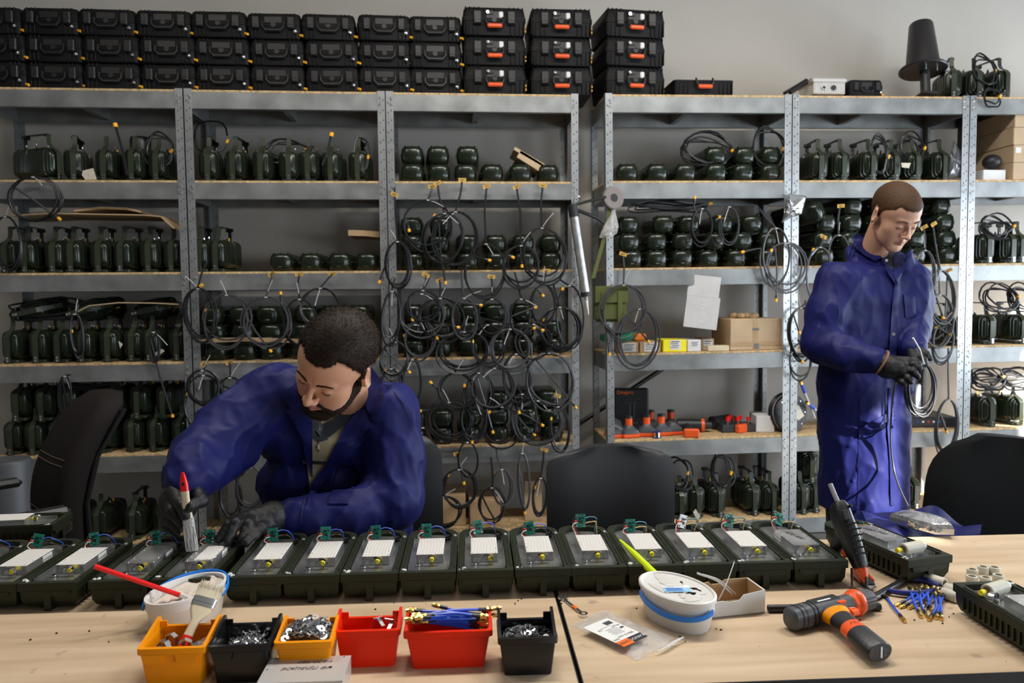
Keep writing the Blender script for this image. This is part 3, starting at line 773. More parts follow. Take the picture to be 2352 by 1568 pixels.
# brush and clips in the first bin
def paint_brush(label, Mx, pasted=False):
    t = thing('paint_brush', label, 'brush'); t.matrix_world = Mx          # x across, y thickness, z from handle end (0) to bristle tip
    def sec(w, d, z): return [Vector((x, y, z)) for x, y in rect_round(w, d, min(w, d)*.45, 3)]
    mb = MB(); mb.loft([sec(.006, .004, -.002), sec(.010, .0065, .006), sec(.015, .009, .020), sec(.0155, .0095, .034)], 'spatula_red'); o = obj('handle_end', mb, None, t, label='red lacquered handle end')
    hb = MB(); hb.cyl((0, -.0052, .020), (0, .0052, .020), .0032, 10); obj('hanging_hole', hb, 'hole_dark', o)
    w2 = .019 if pasted else .038
    mb = MB(); mb.loft([sec(.0155, .0095, .034), sec(.0145, .010, .048), sec(.016, .011, .062), sec(w2*.9, .012, .078), sec(w2, .012, .088)], 'wood_pale'); obj('handle', mb, None, t)
    mb = MB(); mb.loft([sec(w2+.002, .014, .086), sec(w2+.002, .014, .102)], 'bristle_pasted' if pasted else 'steel'); mb.loft([sec(w2+.003, .015, .092), sec(w2+.003, .015, .094)], 'bristle_pasted' if pasted else 'steel'); obj('ferrule', mb, None, t)
    rnd = random.Random(4); mb = MB(); L = .046 if pasted else .030
    if pasted: mb.loft([sec(w2, .0125, .100), sec(w2*1.04, .012, .118), sec(w2*1.12, .010, .138), sec(w2*1.14, .0075, .150)], 'bristle_pasted')
    else: mb.loft([sec(w2, .012, .100), sec(w2*1.05, .011, .116)], 'bristle')
    for k in range(90 if pasted else 170):
        x, y = rnd.uniform(-w2/2, w2/2), rnd.uniform(-.0055, .0055); q = rnd.uniform(.75, 1.05)
        mb.tube([(x, y, .100), (x*1.12+rnd.uniform(-.002, .002), y*1.1+rnd.uniform(-.002, .002), .100+L*q)], [.0007, .0004], 4, 'bristle_pasted' if pasted else 'bristle')
    obj('bristles', mb, None, t, stuff=True)
    return t
A = in_bin(b1, .000, .030, .036); B_ = in_bin(b1, .018, .098, .092)
zax = (B_-A).normalized(); xax = Vector((1, .1, -.15)); xax = (xax-zax*xax.dot(zax)).normalized(); yax = zax.cross(xax)
paint_brush('flat paint brush with pale bristles standing in the amber bin', Matrix(((xax.x, yax.x, zax.x, A.x), (xax.y, yax.y, zax.y, A.y), (xax.z, yax.z, zax.z, A.z), (0, 0, 0, 1))))
rnd = random.Random(11)
CL = ['bent bright metal clip in the amber bin, by its tall side', 'metal clip in the amber bin, touching the brush handle', 'metal clip in the amber bin, behind the red handle end', 'metal clip in the amber bin, upright by the front lip', 'metal clip in the amber bin, lowest beside the brush', 'flat hooked clip in the amber bin, next to the black bin', 'small metal clip in the amber bin, under the hooked clip', 'dark metal clip in the amber bin, topmost near the middle']
for k, (x, y, z) in enumerate(((-.022, .036, .042), (-.018, .052, .046), (-.026, .026, .036), (.020, .024, .038), (.028, .032, .042), (.036, .048, .046), (.030, .040, .036), (.016, .036, .046))):
    mb = MB(); pts = [(-.010, 0, 0), (-.010, 0, .012), (-.004, 0, .018), (.006, 0, .016), (.010, 0, .006), (.006, 0, 0)]
    for a, b in zip(pts, pts[1:]): c = (Vector(a)+Vector(b))/2; v = Vector(b)-Vector(a); mb.box(c, (v.length+.001, .009, .0014), None, Matrix.Rotation(-math.atan2(v.z, v.x), 3, 'Y'))
    o = obj('metal_clip', mb, 'steel', smooth=0); o.matrix_world = T(in_bin(b1, x, y, z)) @ Rz(rnd.uniform(0, 6)) @ Rx(rnd.uniform(-.8, .8)) @ Ry(rnd.uniform(-.8, .8)); tag(o, CL[k], 'clip', 'metal clips in the amber bin')
mb = MB(); mb.cbox((0, .045, .017), (.076, .06, .030), .004); o = obj('bin_filling', mb, 'tool_black', b1); o['kind'] = 'stuff'

# ------------------------------------------------------------------ blue connector leads
def lead(label, pts, group, hexcap=True):
    pts = [Vector(p) for p in pts]; c = curve_pts(pts, 6)
    o = obj('connector_lead', MB().tube(c, .0024, 7), 'wire_blue'); tag(o, label, 'cable', group)
    for i, s in ((0, 1), (-1, -1)):
        p = c[i]; u = (c[i]-c[i+s]).normalized()
        obj('sleeve', MB().cyl(p-u*.012, p+u*.003, .0033, 8), 'gun_black', o)
        mb = MB(); mb.cyl(p+u*.002, p+u*.0055, .0042, 6); mb.cyl(p+u*.0055, p+u*.011, .0036, 10); mb.cyl(p+u*.011, p+u*.0128, .0041, 6 if i else 8); mb.cyl(p+u*.0128, p+u*.0155, .0030, 8)
        obj('connector', mb, 'brass', o)
    return o
rnd = random.Random(5); lds = []; g = 'blue leads heaped in the wide red bin'
for k in range(17):
    lv = k//6; y0, y1 = rnd.uniform(.010, .056), rnd.uniform(.012, .058); z = .060+.0065*lv+rnd.uniform(0, .004)
    x0, x1 = rnd.uniform(-.060, -.030), rnd.uniform(.045, .062)
    a = in_bin(b5, x0, y0, z+rnd.uniform(0, .012)); b = in_bin(b5, x1, y1, z+rnd.uniform(-.010, .004)); m = (a+b)/2+Vector((rnd.uniform(-.01, .01), rnd.uniform(-.006, .006), rnd.uniform(0, .005)))
    lds.append((-(y0+y1), [a, m, b]))
for k, (_, q) in enumerate(sorted(lds, key=lambda t: -t[0])): lead('heaped blue lead with brass ends, %s from the front lip of the wide red bin' % ORD[k], q, g)
for k, (a, b, c) in enumerate((((1012, 1393), (1068, 1406), (1128, 1412)), ((1022, 1405), (1074, 1400), (1131, 1397)))):
    pa, pb, pc = [P(*q, 1.285) for q in (a, b, c)]
    lead(['blue lead lying topmost on the wide red bin, pointing at the seam', 'blue lead crossing just under the topmost one on the wide red bin'][k], [pa, pb, pc], g)
lead('single blue lead lying apart from the pile beside the drill chuck', [PZ(2035, 1370, ZT+.004), PZ(2051, 1392, ZT+.006), PZ(2072, 1418, ZT+.004)], 'blue leads on the table')
LP = [((2068, 1385), (2088, 1374), (2112, 1352)), ((2078, 1390), (2100, 1378), (2126, 1354)), ((2096, 1391), (2118, 1376), (2140, 1352)), ((2112, 1408), (2100, 1384), (2090, 1352)), ((2117, 1391), (2111, 1377), (2104, 1356)),
      ((2128, 1384), (2122, 1370), (2118, 1350)), ((2125, 1397), (2136, 1380), (2150, 1355)), ((2139, 1398), (2133, 1378), (2128, 1352)), ((2128, 1410), (2118, 1392), (2112, 1360)), ((2138, 1416), (2150, 1395), (2148, 1368)), ((2152, 1412), (2158, 1390), (2168, 1366)), ((2162, 1414), (2161, 1392), (2156, 1364))]
LL = ['outermost toward the drill', 'second from the drill', 'with its nut end facing out', 'running under the plier handle', 'short, ending at the pile middle', 'crossed over the middle', 'crossing toward the ceramic tubes', 'beneath the crossed pair', 'lowest of the pile middle', 'third from the open tray', 'last but one at the tray', 'straight, nearest the open tray']
for k, q in enumerate(LP): lead('blue lead in the pile by the pliers, '+LL[k], [PZ(x, y, ZT+.004+.004*((k*3+i) % 3)) for i, (x, y) in enumerate(q)], 'blue leads on the table')

# ------------------------------------------------------------------ oval tubs
def oval(a, b, z, n=40): return [Vector((a*math.cos(2*pi*k/n), b*math.sin(2*pi*k/n), z)) for k in range(n)]
def tub(label, c, rz, lid):
    t = thing('paste_tub', label, 'tub', (c.x, c.y, ZT), rz); a, b, H = .0835, .0545, (.058 if lid else .062)
    mb = MB()
    prof = [(.86, .0), (.885, .003), (.97, H-.022), (1.0, H-.020), (1.0, H-.006), (1.025, H-.005), (1.025, H)]
    if lid: mb.loft([oval(a*s, b*s-(0), z) for s, z in prof], None, (True, True))
    else: mb.loft([oval(a*s, b*s, z) for s, z in prof]+[oval(a*.965, b*.95, H), oval(a*.955, b*.94, H-.02), oval(a*.85, b*.84, .004)], None, (True, False))
    obj('tub_body', mb, 'plastic_tub', t, smooth=40)
    if lid:
        mb = MB(); mb.loft([oval(a*1.02, b*1.03, H-.004), oval(a*1.05, b*1.06, H-.002), oval(a*1.05, b*1.06, H+.004), oval(a*1.01, b*1.01, H+.006), oval(a*.97, b*.96, H+.005), oval(a*.95, b*.94, H+.0025)], None, (False, True))
        l = obj('lid', mb, 'plastic_tub', t, smooth=40)
        sm = MB(); r2 = random.Random(3)                       # dried paste smeared over the lid
        for (cx, cy, rx, ry) in ((-.030, .012, .040, .020), (.010, .026, .035, .012), (.045, -.005, .022, .022), (-.012, -.030, .03, .010), (.03, .012, .02, .02)):
            n = 22; ring = [Vector((cx+rx*(1+.25*r2.uniform(-1, 1))*math.cos(2*pi*k/n), cy+ry*(1+.25*r2.uniform(-1, 1))*math.sin(2*pi*k/n), H+.0030+r2.uniform(0, .0004))) for k in range(n)]
            sm.loft([ring, [Vector((cx+(p.x-cx)*.8, cy+(p.y-cy)*.8, H+.0040)) for p in ring]], None, (False, True))
        obj('dried_paste', sm, 'paste', l, stuff=True)
        lb = MB(); LM = T(.006, -.006, H+.0046) @ Rz(-rz-.12)
        def q(w, h, x, y, m_, z=0): s_ = MB(); s_.box((x, y, z), (w, h, .0004), m_); put(lb, s_, LM)
        q(.050, .034, 0, 0, 'label_white'); q(.050, .020, 0, -.007, 'label_blue', .0002)
        put(lb, text_mb('ТЕРМОПАСТА', .0055, 'ink'), LM @ T(-.004, .011, .0005)); put(lb, text_mb('КПТ-8', .004, 'ink'), LM @ T(-.010, .006, .0005))
        for k in range(5): q(.034-.003*(k % 3), .0009, -.005, .000-k*.0032, 'wire_blue', .0006)
        obj('product_label', lb, None, l, smooth=0)
        th0 = [-.2+i*(pi+.25)/16 for i in range(17)]; rot = -pi*.52
        ang = [rot+.62+(i/22-.5)*2.3 for i in range(23)]; drop = .022
    else:
        pm = MB(); r2 = random.Random(8); n, m = 36, 12; rings = []
        for j in range(m+1):
            s = 1-j/m; rings.append([Vector((a*.935*s*math.cos(2*pi*k/n), b*.92*s*math.sin(2*pi*k/n), .044+.010*math.cos(2*pi*k/n)*s+.005*math.sin(7*s+k*.5)*(.3+s*.5)*math.sin(k*.7+j)+r2.uniform(-.0012, .0012))) for k in range(n)])
        pm.loft(rings, None, (False, True)); obj('thermal_paste', pm, 'paste_beige', t, smooth=60)
        sp = MB()
        for k in range(26):
            an = r2.uniform(.2, 2.9); z = H-r2.uniform(.004, .018); an2 = an+r2.uniform(-.09, .09); z2 = z-r2.uniform(.001, .006)
            pts = [(a*.952*math.cos(q), b*.937*math.sin(q), zz) for q, zz in ((an, z), ((an+an2)/2+.02, (z+z2)/2), (an2, z2))]; sp.tube(pts, .0007, 4)
        obj('paste_streaks', sp, 'paste', t, stuff=True)
        ang = [-1.15+i*(pi+.55)/22 for i in range(23)]; drop = .002
    hb = MB(); rings = []
    for i, an in enumerate(ang):
        e = math.sin(pi*i/22); z = (H-.014-drop*e*.55) if lid else (H-.018+.018*e)
        s = 1.06+.03*e; hw = .0045
        px, py = a*s*math.cos(an), b*s*math.sin(an); nx, ny = math.cos(an)*.0016, math.sin(an)*.0016
        rings.append([Vector((px-nx, py-ny, z-hw)), Vector((px+nx, py+ny, z-hw)), Vector((px+nx, py+ny, z+hw)), Vector((px-nx, py-ny, z+hw))])
    hb.loft(rings); obj('carry_handle', hb, 'handle_blue', t, smooth=30)
    return t
c1 = (PZ(347, 1363, ZT+.062)+PZ(510, 1335, ZT+.062)+PZ(456, 1316, ZT+.062)+PZ(396, 1384, ZT+.062))/4
c2 = (PZ(1479, 1337, ZT+.063)+PZ(1634, 1365, ZT+.063)+PZ(1530, 1305, ZT+.063)+PZ(1580, 1384, ZT+.063))/4
tub1 = tub('open oval white tub of beige paste with blue handle, red spatula in it', c1, math.radians(62), False)
tub2 = tub('closed oval white tub with paste-smeared lid, blue label and blue handle', c2, math.radians(-66), True)
def spatula(label, pts, rs, m_, flat=None):
    mb = MB(); mb.tube(curve_pts(pts, 6), rs, 10, m_)
    return tag(obj('spatula', mb, None), label, 'spatula')
pa, pb = P(217, 1300, 1.43), c1+Vector((-.012, -.006, -.012))
o = spatula('red round-handled spatula standing in the open paste tub', [pa, pa.lerp(pb, .5), pb], .0047, 'spatula_red')
mb = MB(); mb.tube([pb, pb+(pb-pa).normalized()*.03+Vector((0, 0, -.004))], [.0055, .009], 8); obj('pasted_tip', mb, 'paste', o)
pa, pb = P(1424, 1240, 1.63), P(1512, 1326, 1.462)
c = curve_pts([pa, pa.lerp(pb, .5), pb], 8); spatula('lime green spatula lying behind the closed paste tub', [pa, pa.lerp(pb, .5), pb], [.0025+.0045*min(1, i/5)+.001*(i/16) for i in range(len(curve_pts([pa, pa.lerp(pb, .5), pb], 6)))], 'spatula_lime')

# ------------------------------------------------------------------ small cardboard box with cable ties
q0, q1 = PZ(1633, 1421, ZT), PZ(1757, 1408, ZT); ang = math.atan2(q1.y-q0.y, q1.x-q0.x); L = (q1-q0).length
bx = thing('cardboard_box', 'small open white cardboard box with torn front, beside the closed tub', 'box', (q0.x, q0.y, ZT), ang)
h, d, th = .046, .066, .0025
mb = MB(); mb.box((L/2, d/2, th/2), (L, d, th), 'card'); mb.box((th/2, d/2, h/2), (th, d, h), 'card'); mb.box((L-th/2, d/2, h/2), (th, d-th*2, h), 'card_white'); mb.box((L-th-.0006, d/2, h/2), (.001, d-th*2, h-.001), 'card')
fr = [(0, 0), (L, 0), (L, h), (L*.60, h*.88), (L*.52, h*.66), (L*.42, h*.64), (L*.34, h*.62), (L*.22, h*.70), (L*.1, h*.68), (0, h*.80)]
mb.prism(fr, 0, th*.6, 'y', 'card_white'); mb.prism([(x, z-.0006) for x, z in fr], th*.6, th*.9, 'y', 'card')
fr2 = [(0, 0), (L, 0), (L, h), (L*.55, h*1.02), (L*.45, h*.86), (L*.30, h*.86), (L*.24, h*.98), (0, h*.9)]
mb.prism(fr2, d-th, d, 'y', 'card'); obj('box_walls', mb, None, bx, smooth=0)
mb = MB()
for k in range(13): mb.cyl((L*(.30+.022*k), th*.4, h*.60), (L*(.30+.022*k), th*.4+.003, h*.675), .0009, 4)
obj('torn_flute', mb, 'card_tan', bx, stuff=True)
bxM = T(q0.x, q0.y, ZT) @ Rz(ang)
for k, pts in enumerate((((.030, .030, .02), (.050, .036, .050), (.075, .052, .086)), ((.060, .030, .030), (.030, .034, .058), (-.010, .040, .075)), ((.070, .036, .028), (.040, .046, .054), (.000, .052, .068)))):
    mb = MB(); c = curve_pts([bxM @ Vector(p) for p in pts], 6)
    rings = [[p+Vector((0, -.0008, -.0020)), p+Vector((0, .0008, -.0020)), p+Vector((0, .0008, .0020)), p+Vector((0, -.0008, .0020))] for p in c]; mb.loft(rings)
    tag(obj('cable_tie', mb, 'white_plastic', smooth=0), ['white cable tie sticking up from the small box toward the glue gun', 'white cable tie poking from the small box over the tub, upper one', 'white cable tie poking from the small box over the tub, lower one'][k], 'cable tie', 'ties in the small box')

# ------------------------------------------------------------------ cordless screwdriver
r0, r1 = PZ(1836, 1416, ZT+.0225), PZ(1986, 1378, ZT+.0225); ax = (r1-r0); ax.z = 0; DL = ax.length; an = math.atan2(ax.y, ax.x)
dr = thing('cordless_drill', 'orange and black cordless screwdriver lying on its side on the table', 'drill', (r0.x, r0.y, ZT+.0225), an); dr.scale = (DL/.146, .72, .72)
def xsec(x, ry, rz_, e=.75, n=24, cy=0):
    out = []
    for k in range(n):
        a = 2*pi*k/n; c, s = math.cos(a), math.sin(a); out.append(Vector((x, cy+ry*abs(c)**e*(1 if c > 0 else -1), rz_*abs(s)**e*(1 if s > 0 else -1))))
    return out
mb = MB(); mb.loft([xsec(-.022, .020, .021), xsec(-.018, .026, .027), xsec(.012, .029, .030), xsec(.014, .027, .028), xsec(.030, .026, .028), xsec(.075, .025, .027), xsec(.092, .0255, .0265, .95), xsec(.112, .026, .026, 1)]); obj('motor_housing', mb, 'tool_grey', dr)
mb = MB()
for x in (-.006, .002, .018, .026): mb.loft([xsec(x-.0012, .0285, .0298), xsec(x+.0012, .0285, .0298)], None)
obj('cooling_fin', mb, 'tool_black', dr, stuff=True)
mb = MB(); mb.cbox((.055, .006, .027), (.060, .026, .004), .0015, 'tool_black'); mb.box((.052, -.001, .0292), (.028, .005, .0006), 'label_white'); obj('rating_plate', mb, None, dr, smooth=0)
mb = MB(); mb.cbox((.078, -.020, .021), (.016, .010, .012), .002); obj('direction_switch', mb, 'tool_orange', dr)
mb = MB(); mb.lathe([(.026, .108), (.0285, .110), (.0285, .116), (.034, .120), (.035, .124), (.033, .129), (.028, .130), (.024, .130)], 32); mb.v = [(z, x, y) for x, y, z in mb.v]; obj('torque_ring', mb, 'tool_orange', dr)
mb = MB(); n = 40; pr = [(.0265, .129), (.0285, .133), (.0275, .150), (.025, .158), (.012, .160), (.0, .160)]
rings = [[Vector((x, (r*(1-.05*(k % 2)))*math.cos(2*pi*k/n), (r*(1-.05*(k % 2)))*math.sin(2*pi*k/n))) for k in range(n)] for r, x in pr[:-1]]; mb.loft(rings, None, (False, True)); obj('chuck', mb, 'tool_grey', dr, smooth=25)
mb = MB(); mb.cyl((.160, 0, 0), (.167, 0, 0), .0045, 8, 'tool_orange'); mb.cyl((.167, 0, 0), (.180, 0, 0), .0026, 6, 'steel'); mb.cyl((.174, 0, 0), (.182, 0, 0), .0035, 6, 'steel'); obj('driver_bit', mb, None, dr)
he = Matrix.Rotation(-an, 3, 'Z') @ (PZ(2022, 1503, ZT+.0175)-r0); he = Vector((he.x/dr.scale.x, he.y/.72, 0)); hs = Vector((.062, -.012, 0)); hv = (he-hs); hv.z = -.002; HL = hv.length; hu = hv.normalized(); hw = Vector((-hu.y, hu.x, 0))
def hsec(s, ra, rz_, n=22): return [hs+hu*s+hw*(ra*math.cos(2*pi*k/n))+Vector((0, 0, 1))*(rz_*math.sin(2*pi*k/n)) for k in range(n)]
segs = [('handle_neck', 'tool_grey', [(0, .032, .024), (.02, .027, .0245)]), ('amber_collar', 'bin_orange', [(.02, .0272, .0247), (.036, .0235, .0225), (.046, .0215, .0215)]), ('grip', 'tool_black', [(.046, .0217, .0217), (.075, .0205, .0212), (.092, .0205, .021)]),
        ('battery_band', 'tool_orange', [(.092, .0207, .0212), (.125, .0215, .0217)]), ('battery_cap', 'tool_black', [(.125, .0217, .022), (HL-.004, .0225, .0235), (HL, .020, .0215)])]
for nm, m_, q in segs: obj(nm, MB().loft([hsec(*k) for k in q]), m_, dr)
mb = MB(); mb.mi('label_white'); put(mb, text_mb('12V', .012, 'ink'), T(hs+hu*.108+Vector((0, 0, .0216))) @ Rz(math.atan2(hu.y, hu.x)+pi/2)); obj('voltage_marking', mb, None, dr, smooth=0)
mb = MB(); E_ = T(hs+hu*(HL+.0006)) @ Rz(math.atan2(hu.y, hu.x)+pi/2) @ Rx(pi/2); s_ = MB(); s_.box((.002, 0, 0), (.003, .026, .0006), 'label_white')
for k in range(4): s_.box((.009, .006-k*.005, 0), (.005, .0018, .0005), 'ink_grey')
put(mb, s_, E_); obj('cap_print', mb, None, dr, smooth=0)
mb = MB(); mb.loft([xsec(.088, .006, .008, 1, 12, -.028), xsec(.097, .007, .009, 1, 12, -.034), xsec(.101, .004, .007, 1, 12, -.050)]); mb.loft([xsec(.084, .012, .0085, 1, 12, -.040), xsec(.097, .009, .008, 1, 12, -.044)]); obj('trigger', mb, 'tool_orange', dr)
# ------------------------------------------------------------------ hot glue gun
g0, g1 = P(1991, 1344, 1.475), P(1927, 1152, 1.575)
z = (g1-g0).normalized(); y = Vector((-.1, 1, .2)); y = (y-z*y.dot(z)).normalized(); x = y.cross(z)      # z up the barrel, y away from the camera
GL = (g1-g0).length
gg = thing('glue_gun', 'black hot glue gun with orange nozzle propped upright between the trays', 'glue gun'); gg.matrix_world = Matrix(((x.x, y.x, z.x, g0.x), (x.y, y.y, z.y, g0.y), (x.z, y.z, z.z, g0.z), (0, 0, 0, 1)))
def gs(zz, rx_, ry_, cy=0, e=.8, n=20):
    return [Vector((rx_*abs(math.cos(2*pi*k/n))**e*(1 if math.cos(2*pi*k/n) > 0 else -1), cy+ry_*abs(math.sin(2*pi*k/n))**e*(1 if math.sin(2*pi*k/n) > 0 else -1), zz)) for k in range(n)]
obj('barrel', MB().loft([gs(.034, .0125, .013), gs(.040, .0150, .016), gs(.080, .0185, .020, .003), gs(.120, .0205, .024, .006), gs(.145, .0195, .025, .008), gs(GL-.012, .0185, .022, .006), gs(GL, .013, .016, .004)]), 'gun_black', gg)
mb = MB(); mb.cbox((-.008, -.019, GL-.036), (.014, .008, .022), .002); mb.cyl((.011, -.015, GL-.016), (.011, -.0235, GL-.016), .004, 10); mb.cyl((.006, -.021, .10), (.006, -.0235, .10), .002, 8); obj('barrel_recess', mb, 'hole_dark', gg)
mb = MB()
for k in range(6):
    for c in range(5): mb.box((-.012+.006*c, -.0165-.0035*(.5 if k > 1 else 0)-(.0012*k if k < 4 else .0048), .062+.0125*k), (.0032, .008, .0022))
obj('cooling_slot', mb, 'hole_dark', gg, smooth=0, stuff=True)
mb = MB(); n = 16; mb.loft([[Vector((r*(1-.12*(k % 2))*math.cos(2*pi*k/n), r*(1-.12*(k % 2))*math.sin(2*pi*k/n), zz)) for k in range(n)] for r, zz in ((.0045, .006), (.0065, .012), (.0125, .030), (.0138, .036), (.012, .038))]); obj('nozzle_shield', mb, 'tool_orange', gg, smooth=20)
obj('nozzle_tip', MB().lathe([(.0014, 0), (.002, .001), (.0035, .008)], 10, None, (0, 0, 0), 1, (True, False)), 'brass', gg)
obj('handle', MB().loft([[Vector((a.x*1, a.y, a.z)) for a in q] for q in ([Vector((.011*math.cos(2*pi*k/14), .018, .118+.022*math.sin(2*pi*k/14))) for k in range(14)], [Vector((-.004+.011*math.cos(2*pi*k/14), .050, .100+.019*math.sin(2*pi*k/14))) for k in range(14)], [Vector((-.008+.012*math.cos(2*pi*k/14), .095, .062+.018*math.sin(2*pi*k/14))) for k in range(14)])]), 'gun_black', gg)
obj('trigger', MB().cbox((-.006, .030, .074), (.010, .012, .016), .003), 'tool_orange', gg)
obj('glue_stick', MB().cyl((0, .003, GL-.01), (-.003, .006, GL+.043), .0053, 12), 'glue_grey', gg)
mb = MB(); a = Matrix(gg.matrix_world).inverted(); W_ = lambda px, py, Y: a @ P(px, py, Y)
mb.tube([W_(1956, 1305, 1.50), W_(1957, 1345, 1.475), W_(1953, 1350, 1.462), W_(1985, 1360, 1.455), W_(1992, 1352, 1.46), W_(1990, 1325, 1.475)], .0026, 6); obj('wire_stand', mb, 'gun_black', gg)
# utility knife under the nozzle
k0, k1 = PZ(1970, 1312, ZT+.012), PZ(2000, 1346, ZT+.010); u = (k1-k0).normalized(); an = math.atan2(u.y, u.x)
kn = thing('utility_knife', 'orange and black cutter knife with blade out, under the glue gun', 'knife', k0, an); KL = (k1-k0).length
obj('knife_body', MB().cbox((KL*.45, 0, 0), (KL*1.1, .020, .014), .004), 'tool_black', kn); mb = MB(); mb.cbox((KL*.30, -.0095, 0), (KL*.7, .006, .016), .0025); mb.cbox((KL*.62, .010, .002), (KL*.4, .006, .014), .0025); obj('grip_rail', mb, 'tool_orange', kn)
obj('blade', MB().prism([(KL*.9, -.009), (KL*.9+.032, -.009), (KL*.9+.018, .008), (KL*.9, .008)], .0, .0008, 'z'), 'steel', kn)
# ------------------------------------------------------------------ pliers
def pliers(label, H1, H2, piv, tip, r=.0058):
    t = thing('cutting_pliers', label, 'pliers')
    for k, pts in enumerate((H1, H2)):
        c = curve_pts(pts, 6); obj('handle', MB().tube(c, [r*(.75+.35*math.sin(pi*i/(len(c)-1))) for i in range(len(c))], 10), 'pliers_blue', t)
        mb = MB(); s = 1 if k else -1; u = (tip-piv).normalized(); v = Vector((-u.y, u.x, 0))*s
        mb.tube([Vector(pts[-1]), piv+v*.004, tip.lerp(piv, .35)-v*.003, tip], [.0042, .0058, .0042, .0012], 8); obj('jaw', mb, 'gun_black', t)
    obj('pivot', MB().cyl(piv+Vector((0, 0, -.004)), piv+Vector((0, 0, .006)), .0035, 10), 'chrome', t); return t
zz = ZT+.009
pliers('blue-handled cutting pliers lying beside the pile of blue leads', [PZ(2030, 1354, zz), PZ(2075, 1361, zz), PZ(2125, 1361, zz), PZ(2150, 1352, zz)], [PZ(2072, 1330, zz), PZ(2110, 1330, zz), PZ(2140, 1337, zz), PZ(2160, 1344, zz)], PZ(2168, 1351, zz), PZ(2196, 1354, zz-.002))
pliers('second blue-handled pliers, half hidden behind the glue gun', [PZ(1975, 1268, zz), PZ(1988, 1276, zz), PZ(2000, 1282, zz)], [PZ(1983, 1258, zz), PZ(1998, 1268, zz), PZ(2006, 1280, zz)], PZ(2008, 1288, zz), PZ(2026, 1300, zz-.003), .004)
# ------------------------------------------------------------------ black tubes and ceramic tubes
for lab, a, b in (('black plastic tube lying on the table behind the drill', (1764, 1397), (2022, 1393)), ('dark tube slanting from the glue gun to the pliers', (1990, 1381), (2078, 1332))):
    A, B_ = PZ(*a, ZT+.0072), PZ(*b, ZT+.0072); o = obj('plastic_tube', ceramic(MB(), A, B_, .0071), 'pipe_black'); tag(o, lab, 'tube')
CT = [((2233, 1329), 'back row, end toward the pliers'), ((2258, 1323), 'back row, middle'), ((2284, 1324), 'back row, end away from the pliers'), ((2232, 1345), 'front row, end toward the pliers'), ((2264, 1348), 'front row, middle'), ((2293, 1342), 'front row, end away from the pliers')]
for k, ((px, py), lab) in enumerate(CT):
    q = PZ(px, py-6, ZT); o = obj('ceramic_ring', ceramic(MB(), q, q+Vector((0, 0, .016)), .0112), 'ceramic'); tag(o, 'pale ceramic tube standing on end among six, '+lab, 'tube', 'six standing ceramic tubes')
for lab, a, b in (('pale ceramic tube lying behind the plier jaws', (2126, 1325), (2170, 1340)), ('pale ceramic tube half hidden by the open tray edge', (2172, 1350), (2210, 1362)), ('pale ceramic tube lying low under the plier jaws', (2165, 1360), (2200, 1372))):
    A, B_ = PZ(*a, ZT+.0115), PZ(*b, ZT+.0115); o = obj('ceramic_tube', ceramic(MB(), A, B_, .0112), 'ceramic'); tag(o, lab, 'tube', 'lying ceramic tubes')
# ------------------------------------------------------------------ wrench, bag, marked box, crumbs
w0, w1 = PZ(1291, 1371, ZT+.003), PZ(1340, 1411, ZT+.003); an = math.atan2(w1.y-w0.y, w1.x-w0.x); WL = (w1-w0).length
wr = thing('combination_wrench', 'small steel wrench with orange band, its ring end under the bag', 'wrench', w0, an)
n = 12; op = [(.004+.0105*math.cos(a), .0105*math.sin(a)) for a in [pi*.80-i*(1.6*pi)/n for i in range(n+1)]]; op = op[:]+[(-.004, -.0042), (.005, -.0042), (.008, 0), (.005, .0042), (-.004, .0042)]
obj('open_jaw', MB().prism(op, -.0025, .0025, 'z'), 'steel', wr)
mb = MB(); mb.cbox((WL*.5, 0, 0), (WL*.82, .0068, .0045), .0012, 'steel'); mb.cbox((WL*.40, 0, .0005), (WL*.30, .0058, .0046), .001, 'tool_black'); obj('shank', mb, None, wr)
obj('orange_band', MB().cbox((WL*.62, 0, .0006), (WL*.16, .0072, .005), .001), 'label_orange', wr)
mb = MB(); put(mb, text_mb('NEWTON', .0052, 'label_white'), T(WL*.40, 0, .0031)); obj('stamped_word', mb, None, wr, smooth=0)
rg = MB(); rg.M = T(WL, 0, 0); rg.loft([[Vector((r*math.cos(2*pi*k/16), r*math.sin(2*pi*k/16), zq)) for k in range(16)] for r, zq in ((.0048, -.003), (.0085, -.003), (.0085, .003), (.0048, .003), (.0048, -.003))], None, (False, False)); obj('ring_end', rg, 'chrome', wr)
# crumpled clear bag: a heaved sheet, its printed card inside
bg = thing('plastic_bag', 'crumpled clear plastic bag with white printed card, beside the wrench', 'bag')
b00, b10, b11, b01 = [PZ(px, py, ZT) for px, py in ((1312, 1436), (1388, 1402), (1552, 1468), (1462, 1518))]
def bag_pt(u, v, top):
    p = (b00*(1-v)+b10*v)*(1-u)+(b01*(1-v)+b11*v)*u
    e = min(1, 5*min(u, 1-u))*min(1, 5*min(v, 1-v)); w = vnoise(np.array([u*9, v*7, 1.3]), 1.4, 2.0)
    return Vector((p.x+.003*vnoise(np.array([u*8, v*8, 4.]), 1.2), p.y+.003*vnoise(np.array([u*8, v*8, 9.]), 1.2), ZT+.0007+(e*(.009+.004*w)+.0022*abs(w)*e if top else 0)))
mb = MB(); nu, nv = 42, 26
for top in (1, 0):
    mb.add([bag_pt(i/nu, j/nv, top) for j in range(nv+1) for i in range(nu+1)], [(j*(nu+1)+i, j*(nu+1)+i+1, (j+1)*(nu+1)+i+1, (j+1)*(nu+1)+i) for j in range(nv) for i in range(nu)])
obj('film', mb, 'bag_film', bg, smooth=60)
mb = MB()
